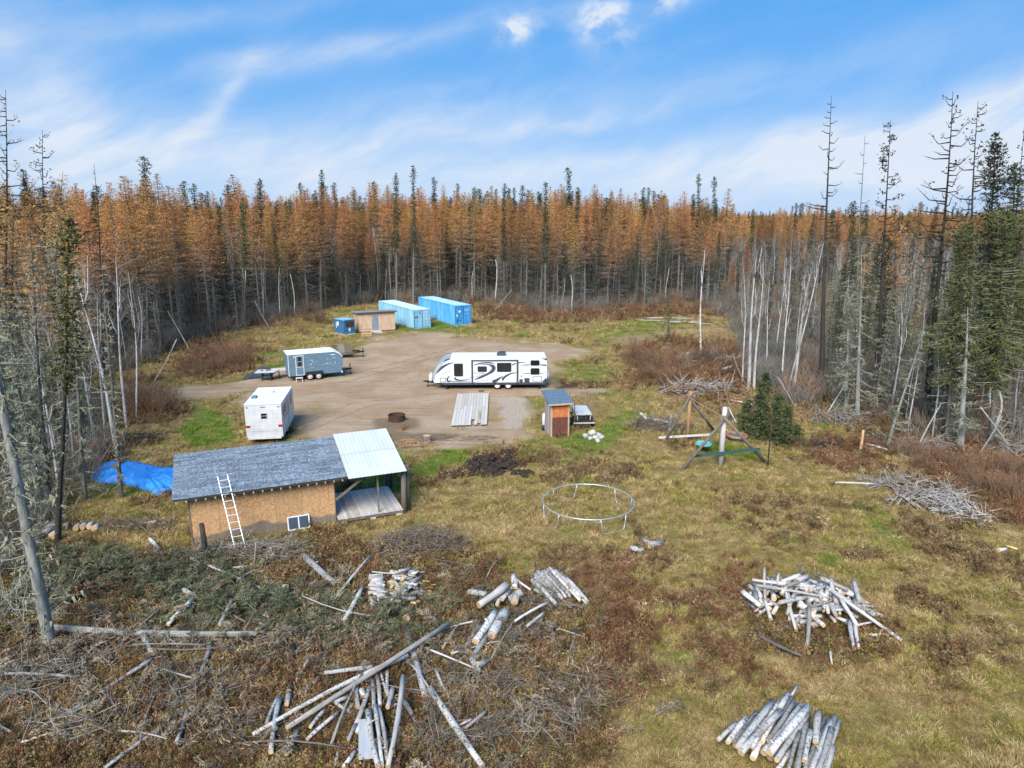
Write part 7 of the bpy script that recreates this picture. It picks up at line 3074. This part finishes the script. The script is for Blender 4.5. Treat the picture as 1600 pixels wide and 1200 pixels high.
SHR = [mesh_of(shrub_mesh(200 + i, 1.6, 60, 1.6), 'willow_shrub', [m_willow]) for i in range(3)]
SHG = [mesh_of(shrub_mesh(210 + i, 1.6, 60, 1.6), 'willow_shrub', [m_greytree]) for i in range(2)]
for grp, label, pxs, mm in (
        ('shrubs by the left road', 'reddish leafless willow shrub beside the left road', [(205, 640), (222, 636), (238, 642), (252, 634), (214, 618), (262, 640), (232, 628), (200, 655), (246, 652)], SHR),
        ('shrubs at the bend of the left wood', 'reddish leafless willow shrub at the bend of the left wood edge', [(300, 575), (318, 585), (335, 580), (352, 572), (368, 575), (384, 566), (310, 560), (345, 555), (365, 552), (330, 566), (292, 590)], SHR),
        ('shrubs around the lone dead birch', 'reddish leafless shrub in the scrub around the lone dead birch', [(985, 560), (1000, 575), (1015, 562), (1030, 578), (1050, 560), (1062, 580), (1085, 566), (1110, 572), (1130, 560), (1142, 590), (1010, 595), (1040, 600), (1125, 540), (1148, 555), (995, 545)], SHR),
        ('shrubs before the right wood', 'reddish leafless shrub in the weeds before the right wood', [(1420, 715), (1450, 720), (1480, 728), (1510, 740), (1540, 735), (1570, 745), (1595, 740), (1560, 770), (1590, 780), (1435, 735), (1525, 765)], SHR),
        ('shrubs along the back wood', 'brown leafless shrub along the foot of the back wood', [(420, 512), (450, 508), (480, 502), (760, 488), (790, 492), (830, 496), (870, 498), (930, 494), (960, 492), (990, 490), (1020, 484), (1060, 480), (1085, 490), (470, 520), (500, 505)], SHR),
        ('grey shrubs of the scrubby opening', 'grey leafless shrub between the birches of the scrubby opening', [(1150, 520), (1165, 540), (1200, 540), (1225, 560), (1250, 530), (1270, 560), (1295, 590), (1310, 575), (1180, 570), (1350, 600), (1205, 585)], SHG)):
    for i, (u, v) in enumerate(pxs):
        p = gp(u, v)
        o = link('willow_shrub', mm[i % len(mm)])
        o.location = p
        s = prs.uniform(.55, .85) if 'before' in grp else prs.uniform(.75, 1.2)
        o.scale = (s * 1.25, s * 1.25, s)
        o.rotation_euler = (0, 0, prs.uniform(0, 6.28))
        tag(o, label, 'shrub', grp)

# turned soil in clods
srs = np.random.RandomState(8)
clods = MB()
c0 = gp(757, 728)
for (u, v, r, h) in ((790, 712, .55, .35), (770, 722, .6, .35), (752, 722, .5, .3), (745, 738, .6, .3), (780, 736, .6, .3), (720, 742, .5, .15), (800, 728, .6, .2), (735, 728, .4, .15), (815, 742, .45, .12), (765, 742, .5, .2), (700, 746, .4, .1)):
    c = gp(u, v)
    for k in range(44):
        a = srs.uniform(0, 6.283)
        q = math.sqrt(srs.rand())
        x, y = c.x + r * 1.5 * q * math.cos(a), c.y + r * q * math.sin(a)
        s = srs.uniform(.04, .15)
        z = gz(x, y) + h * (1 - q ** 2) * .8 + .03
        ps = []
        for j in range(3):
            ps.append(Vector((x - c0.x, y - c0.y, z - .06 + j * s * .8)))
        clods.tube(ps, [s * .9, s * 1.1, s * .45], 6, 0, True, None, random.Random(int(s * 9999)), .35)
o = clods.build('turned_soil', m_soil)
o.location = (c0.x, c0.y, 0)
tag(o, 'dark clods of freshly turned soil on the grass behind the porch', 'soil', kind='stuff')


def stump(u, v, r, h, label, mat):
    p = gp(u, v)
    mb = MB()
    rs = random.Random(int(u))
    mb.tube([(0, 0, -.1), (0, 0, .08), (0, 0, h)], [r * 1.4, r * 1.05, r], 12, 0, True, 1, rs, .12)
    for k in range(6):
        a = k * 1.05 + rs.uniform(-.3, .3)
        mb.tube([(0, 0, .12), (math.cos(a) * r * 1.4, math.sin(a) * r * 1.4, .06), (math.cos(a) * r * 2.4, math.sin(a) * r * 2.4, -.04)], [r * .4, r * .28, r * .1], 5)
    o = mb.build('tree_stump', [mat, m_cut], None, smooth=True)
    o.location = p
    tag(o, label, 'stump')


stump(667, 692, .24, .5, 'brown tree stump at the edge of the dirt yard behind the porch', m_oldwood)
stump(446, 932, .14, .45, 'small white cut stump in the brush below the cabin', m_birchgrey)
stump(238, 826, .2, .35, 'brown tree stump on the grass left of the cabin', m_oldwood)
brush('bark_litter', 640, 695, 2.2, .8, .1, 60, (m_brownpost, m_browntwig), 'pale bark strips and sticks strewn beside the brown stump', 33, 200, rmax=.03, lmax=1.0, dirx=1.0)
brush('bark_litter', 720, 685, 2.4, .6, .06, 40, (m_oldwood, m_browntwig), 'line of dark sticks curving across the dirt below the board platform', 34, 120, rmax=.025, lmax=.8, dirx=1.0)


# ================================================================== GROUND COVER
def blades(seed, n, h0, h1, w, spread, lean, mat, name, leaf=0, leafmat=None, stems=False):
    rs = np.random.RandomState(seed)
    mb = MB()
    for i in range(n):
        a = rs.uniform(0, 6.283)
        r = spread * math.sqrt(rs.rand())
        b = np.array([r * math.cos(a), r * math.sin(a), -.03])
        d = np.array([math.cos(a) * lean * rs.uniform(.2, 1.2) + rs.normal(0, .12), math.sin(a) * lean * rs.uniform(.2, 1.2) + rs.normal(0, .12), 1.])
        d /= np.linalg.norm(d)
        L = rs.uniform(h0, h1)
        s = np.cross(d, rs.randn(3))
        s /= np.linalg.norm(s)
        m = b + d * L * .55
        e = m + (d + np.array([math.cos(a), math.sin(a), -.5]) * lean * .9) * L * .45
        ww = w * rs.uniform(.6, 1.3)
        mb.add([b - s * ww, b + s * ww, m + s * ww * .8, m - s * ww * .8, e], [(0, 1, 2, 3), (3, 2, 4)])
        if leaf:
            P, D, S = [], [], []
            for k in range(leaf):
                f = rs.uniform(.25, 1.)
                P.append(b + (e - b) * f + rs.randn(3) * .03)
                D.append(rs.randn(3) + np.array([0, 0, .2]))
                S.append(rs.uniform(.05, .11))
            add_tufts(mb, P, D, S, rs, .6, .5, 1)
    return proto(name, [(mb, [mat, leafmat] if leaf else mat)])


def bough(seed, mat, L=.9, name='bough'):
    """a cut spruce branch lying flat: stem with needled side shoots"""
    rs = np.random.RandomState(seed)
    mb = MB()
    mb.tube([(0, 0, .03), (L * .5, 0, .12), (L, 0, .08)], [.012, .009, .003], 4, 1, cap=False)
    P, D, S = [], [], []
    for i in range(22):
        f = rs.uniform(.05, 1)
        sgn = rs.choice((-1, 1))
        base = np.array([L * f, 0, .12 * math.sin(f * 3)])
        d = np.array([.7, sgn * .8, rs.normal(0, .25)])
        ln = .38 * (1 - f * .7)
        for q in range(7):
            P.append(base + d * ln * (q + .5) / 7 + rs.randn(3) * .015)
            D.append(d + rs.randn(3) * .25)
            S.append(rs.uniform(.07, .15))
    add_tufts(mb, P, D, S, rs, .3, .5, 0)
    return proto(name, [(mb, [mat, m_twig])])


def sample(y0, y1, dens, rs, halfw):
    """ground points in a band, only those the view (with a margin) can meet"""
    xw = halfw(y1)
    n = int((y1 - y0) * 2 * xw * dens)
    X = rs.uniform(-xw, xw, n)
    Y = rs.uniform(y0, y1, n)
    k = np.abs(X) < halfw(Y)
    return X[k], Y[k]


def hw(y):
    return .80 * y + 6


# keep the cover off the built things
KEEP = []


def keep_out(X, Y):
    bad = np.zeros(X.shape, bool)
    for (ox, oy, rz_, x0, x1, y0, y1) in (
            (CAB.x, CAB.y, CAB_R, -.05, 9.7, -.4, 3.3), (-17.2, 43.98, R(8.5), .1, 2.2, 0, 5), (-19.85, 61.6, R(25), 0, 4.8, 0, 2.2), (-12.75, 91.7, R(32), 0, 2.44, 0, 12.2), (-7.6, 94.6, R(31), 0, 2.44, 0, 12.2),
            (-19.4, 88.95, R(24), 0, 4.75, -1.4, 3.15), (2.59, 45.55, R(14), 0, 1.3, 0, 1.4), (g(705, 668).x, g(705, 668).y, R(7), -.2, 2.8, -.1, 9.2), (g(677, 609.3).x, g(677, 609.3).y, R(1.6), 0, 10, 0, 2.5)):
        c, s = math.cos(rz_), math.sin(rz_)
        dx, dy = X - ox, Y - oy
        lx, ly = dx * c + dy * s, -dx * s + dy * c
        bad |= (lx > x0) & (lx < x1) & (ly > y0) & (ly < y1)
    return ~bad


grs = np.random.RandomState(17)
XA, YA, SA = [], [], []
for y0, y1, dn, sc in ((13, 21, 64, .8), (21, 30, 40, .9), (30, 45, 19, 1.05), (45, 70, 5.0, 1.4), (70, 116, 2.0, 1.9)):
    x, y = sample(y0, y1, dn, grs, hw)
    XA.append(x)
    YA.append(y)
    SA.append(np.full(len(x), sc))
XA, YA, SA = map(np.concatenate, (XA, YA, SA))
k = keep_out(XA, YA)
XA, YA, SA = XA[k], YA[k], SA[k]
dirt, gr, rd, dk, gv, fo = covers(XA, YA)
rnd = grs.rand(len(XA))
patch = fbm(XA, YA, 3.5, 91, 3)
patch2 = fbm(XA, YA, 1.6, 95, 3)
bare = (dirt * (1 - .2 * rnd) > .35 + .5 * grs.rand(len(XA)) * .6) | (gv > .3)
sparse = grs.rand(len(XA)) < np.where(dirt > .15, .35, 1.)
alive = ~bare & sparse
# the ground cover of each point: one kind each
kind = np.full(len(XA), -1)
g1 = grs.rand(len(XA))
is_dk = dk > .45 + .6 * (g1 - .5)
is_rd = (rd > .5 + .9 * (g1 - .5)) & ~is_dk
is_fo = (fo > .5) & ~is_rd & ~is_dk
is_gr = (gr > .5 + .35 * (g1 - .5)) & ~is_dk & ~is_rd & ~is_fo
rest = ~(is_dk | is_rd | is_fo | is_gr)
g2 = grs.rand(len(XA))
pp = patch + .25 * (g2 - .5)
kind[rest] = np.where(pp[rest] > .56, 0, np.where(pp[rest] > .42, 1, 4))      # 0 dry, 1 olive, 4 brown weeds among grass
kind[rest & (kind == 4) & (g2 < .62)] = 0
kind[is_gr] = np.where(g2[is_gr] < .6, 2, 1)
kind[is_rd] = np.where(g2[is_rd] < .40, 3, np.where(g2[is_rd] < .68, 4, np.where(g2[is_rd] < .9, 0, 1)))
kind[is_fo] = np.where(g2[is_fo] < .55, 4, np.where(g2[is_fo] < .8, 0, 1))
kind[is_dk] = np.where(g2[is_dk] < .48, 4, np.where(g2[is_dk] < .58, 3, np.where(g2[is_dk] < .78, 0, np.where(g2[is_dk] < .92, 1, 5))))
kind[~alive] = -1
kind[(np.hypot((XA - c0.x) / 2.4, YA - c0.y) < 1.25) & (dk > .3)] = -1
thin = is_dk & (grs.rand(len(XA)) < .25)
kind[thin] = -1
SC_ = (
    ('dry_grass', [blades(300 + i, 28, .10, .30, .009, .18, .75, m_dry, 'dry_%d' % i) for i in range(3)], 'straw-coloured dry grass over the open ground', .7, 1.25),
    ('olive_grass', [blades(310 + i, 24, .10, .26, .010, .16, .5, m_olive, 'olive_%d' % i) for i in range(3)], 'yellow-green autumn grass in patches over the open ground', .7, 1.2),
    ('green_grass', [blades(320 + i, 26, .10, .24, .010, .16, .5, m_green, 'green_%d' % i) for i in range(2)], 'fresh green grass in patches around the yard', .7, 1.2),
    ('red_weeds', [blades(330 + i, 9, .30, .75, .008, .14, .25, m_redweed, 'red_%d' % i, 9, m_redweed) for i in range(3)], 'reddish brown dead weeds in patches', .6, 1.15),
    ('brown_weeds', [blades(340 + i, 10, .16, .5, .008, .16, .4, m_brownweed, 'brown_%d' % i, 8, m_brownweed) for i in range(3)], 'brown withered weeds over the rough ground and wood edges', .6, 1.15),
    ('leafy_sprigs', [blades(350 + i, 6, .2, .55, .007, .14, .4, m_brownweed, 'sprig_%d' % i, 9, m_yellowleaf) for i in range(2)], 'sprigs with yellowing leaves in the near brush', .6, 1.1),
)
for i, (nm, pr, lb, s0, s1) in enumerate(SC_):
    k = kind == i
    if i == 5:
        k &= (YA < 34)
    P = np.stack([XA[k], YA[k]], 1)
    o = scat(nm, pr, P, grs, s0, s1, lb, cat='grass' if 'grass' in nm else 'weeds')
    at = o.data.attributes['scl']
    buf = np.empty(len(P) * 3, np.float32)
    at.data.foreach_get('vector', buf)
    lush = .72 + .55 * sstep(.3, .75, fbm(P[:, 0], P[:, 1], 1.3, 97, 2))
    buf = buf.reshape(-1, 3) * (SA[k] * lush)[:, None].astype(np.float32)
    at.data.foreach_set('vector', buf.ravel())

# boughs strewn over the slash below the cabin
BOUGH = poly_px([(60, 862), (200, 872), (300, 882), (420, 900), (520, 935), (640, 950), (740, 960), (780, 1000), (690, 1005), (560, 1000), (400, 995), (330, 985), (200, 940), (60, 920)])
x, y = sample(18, 32, 26, grs, hw)
d = sdist(x, y, BOUGH) + (fbm(x, y, 1.6, 71) - .5) * 3.2
fw = gp(612, 932)
k = (d > 0) & keep_out(x, y) & (np.hypot((x - fw.x) / 2.2, y - fw.y - .2) > 1.1) & (grs.rand(len(x)) < .7)
P = np.stack([x[k], y[k]], 1)
n = len(P)
z = np.array([gz(a, b) for a, b in P]) + grs.uniform(0, 1, n) * sstep(0, 1.2, d[k]) * .9 * sstep(.35, .75, fbm(P[:, 0], P[:, 1], 1.8, 79, 2))
scatter('cut_boughs', [bough(360 + i, m_bough, .8 + .2 * i) for i in range(3)], np.stack([P[:, 0], P[:, 1], z], 1), np.stack([grs.uniform(-.5, .5, n), grs.uniform(-.6, .35, n), grs.uniform(0, 6.283, n)], 1),
        np.repeat(grs.uniform(.6, 1.15, n)[:, None], 3, 1), grs.randint(0, 3, n), 'green-grey cut spruce boughs strewn below the cabin', 'boughs')
x, y = sample(14, 30, 5, grs, hw)
d = sdist(x, y, DARKS[0]) * .4 + (fbm(x, y, 1.3, 73) - .5) * 6 - 1.1
k = (d > 0) & keep_out(x, y) & (grs.rand(len(x)) < .6)
P = np.stack([x[k], y[k]], 1)
n = len(P)
z = np.array([gz(a, b) for a, b in P]) + grs.uniform(0, .2, n)
scatter('dead_boughs', [bough(370 + i, m_deadbough, .7 + .2 * i) for i in range(2)], np.stack([P[:, 0], P[:, 1], z], 1), np.stack([grs.uniform(-.5, .5, n), grs.uniform(-.6, .35, n), grs.uniform(0, 6.283, n)], 1),
        np.repeat(grs.uniform(.6, 1.2, n)[:, None], 3, 1), grs.randint(0, 2, n), 'grey dead boughs strewn through the near slash', 'boughs')

# low dead undergrowth in the woods
UG = [proto('under_%d' % i, [(shrub_mesh(400 + i, 1.3, 26, 1.8), [m_twig])]) for i in range(3)] + [proto('under_z', [(shrub_mesh(404, 1.2, 26, 1.8), [m_willow])])]
x = grs.uniform(-75, 85, 30000)
y = grs.uniform(26, 135, 30000)
e = edge_d(x, y)
U, V = px_of(x, y)
k = (e > .2) & (e < 16) & (U > -120) & (U < 1720) & (grs.rand(len(x)) < .30) & ~((U > 40) & (U < 260) & (V > 588) & (V < 624))
scat('undergrowth', UG, np.stack([x[k], y[k]], 1), grs, .7, 1.7, 'leafless brown undergrowth beneath the trees', cat='undergrowth')
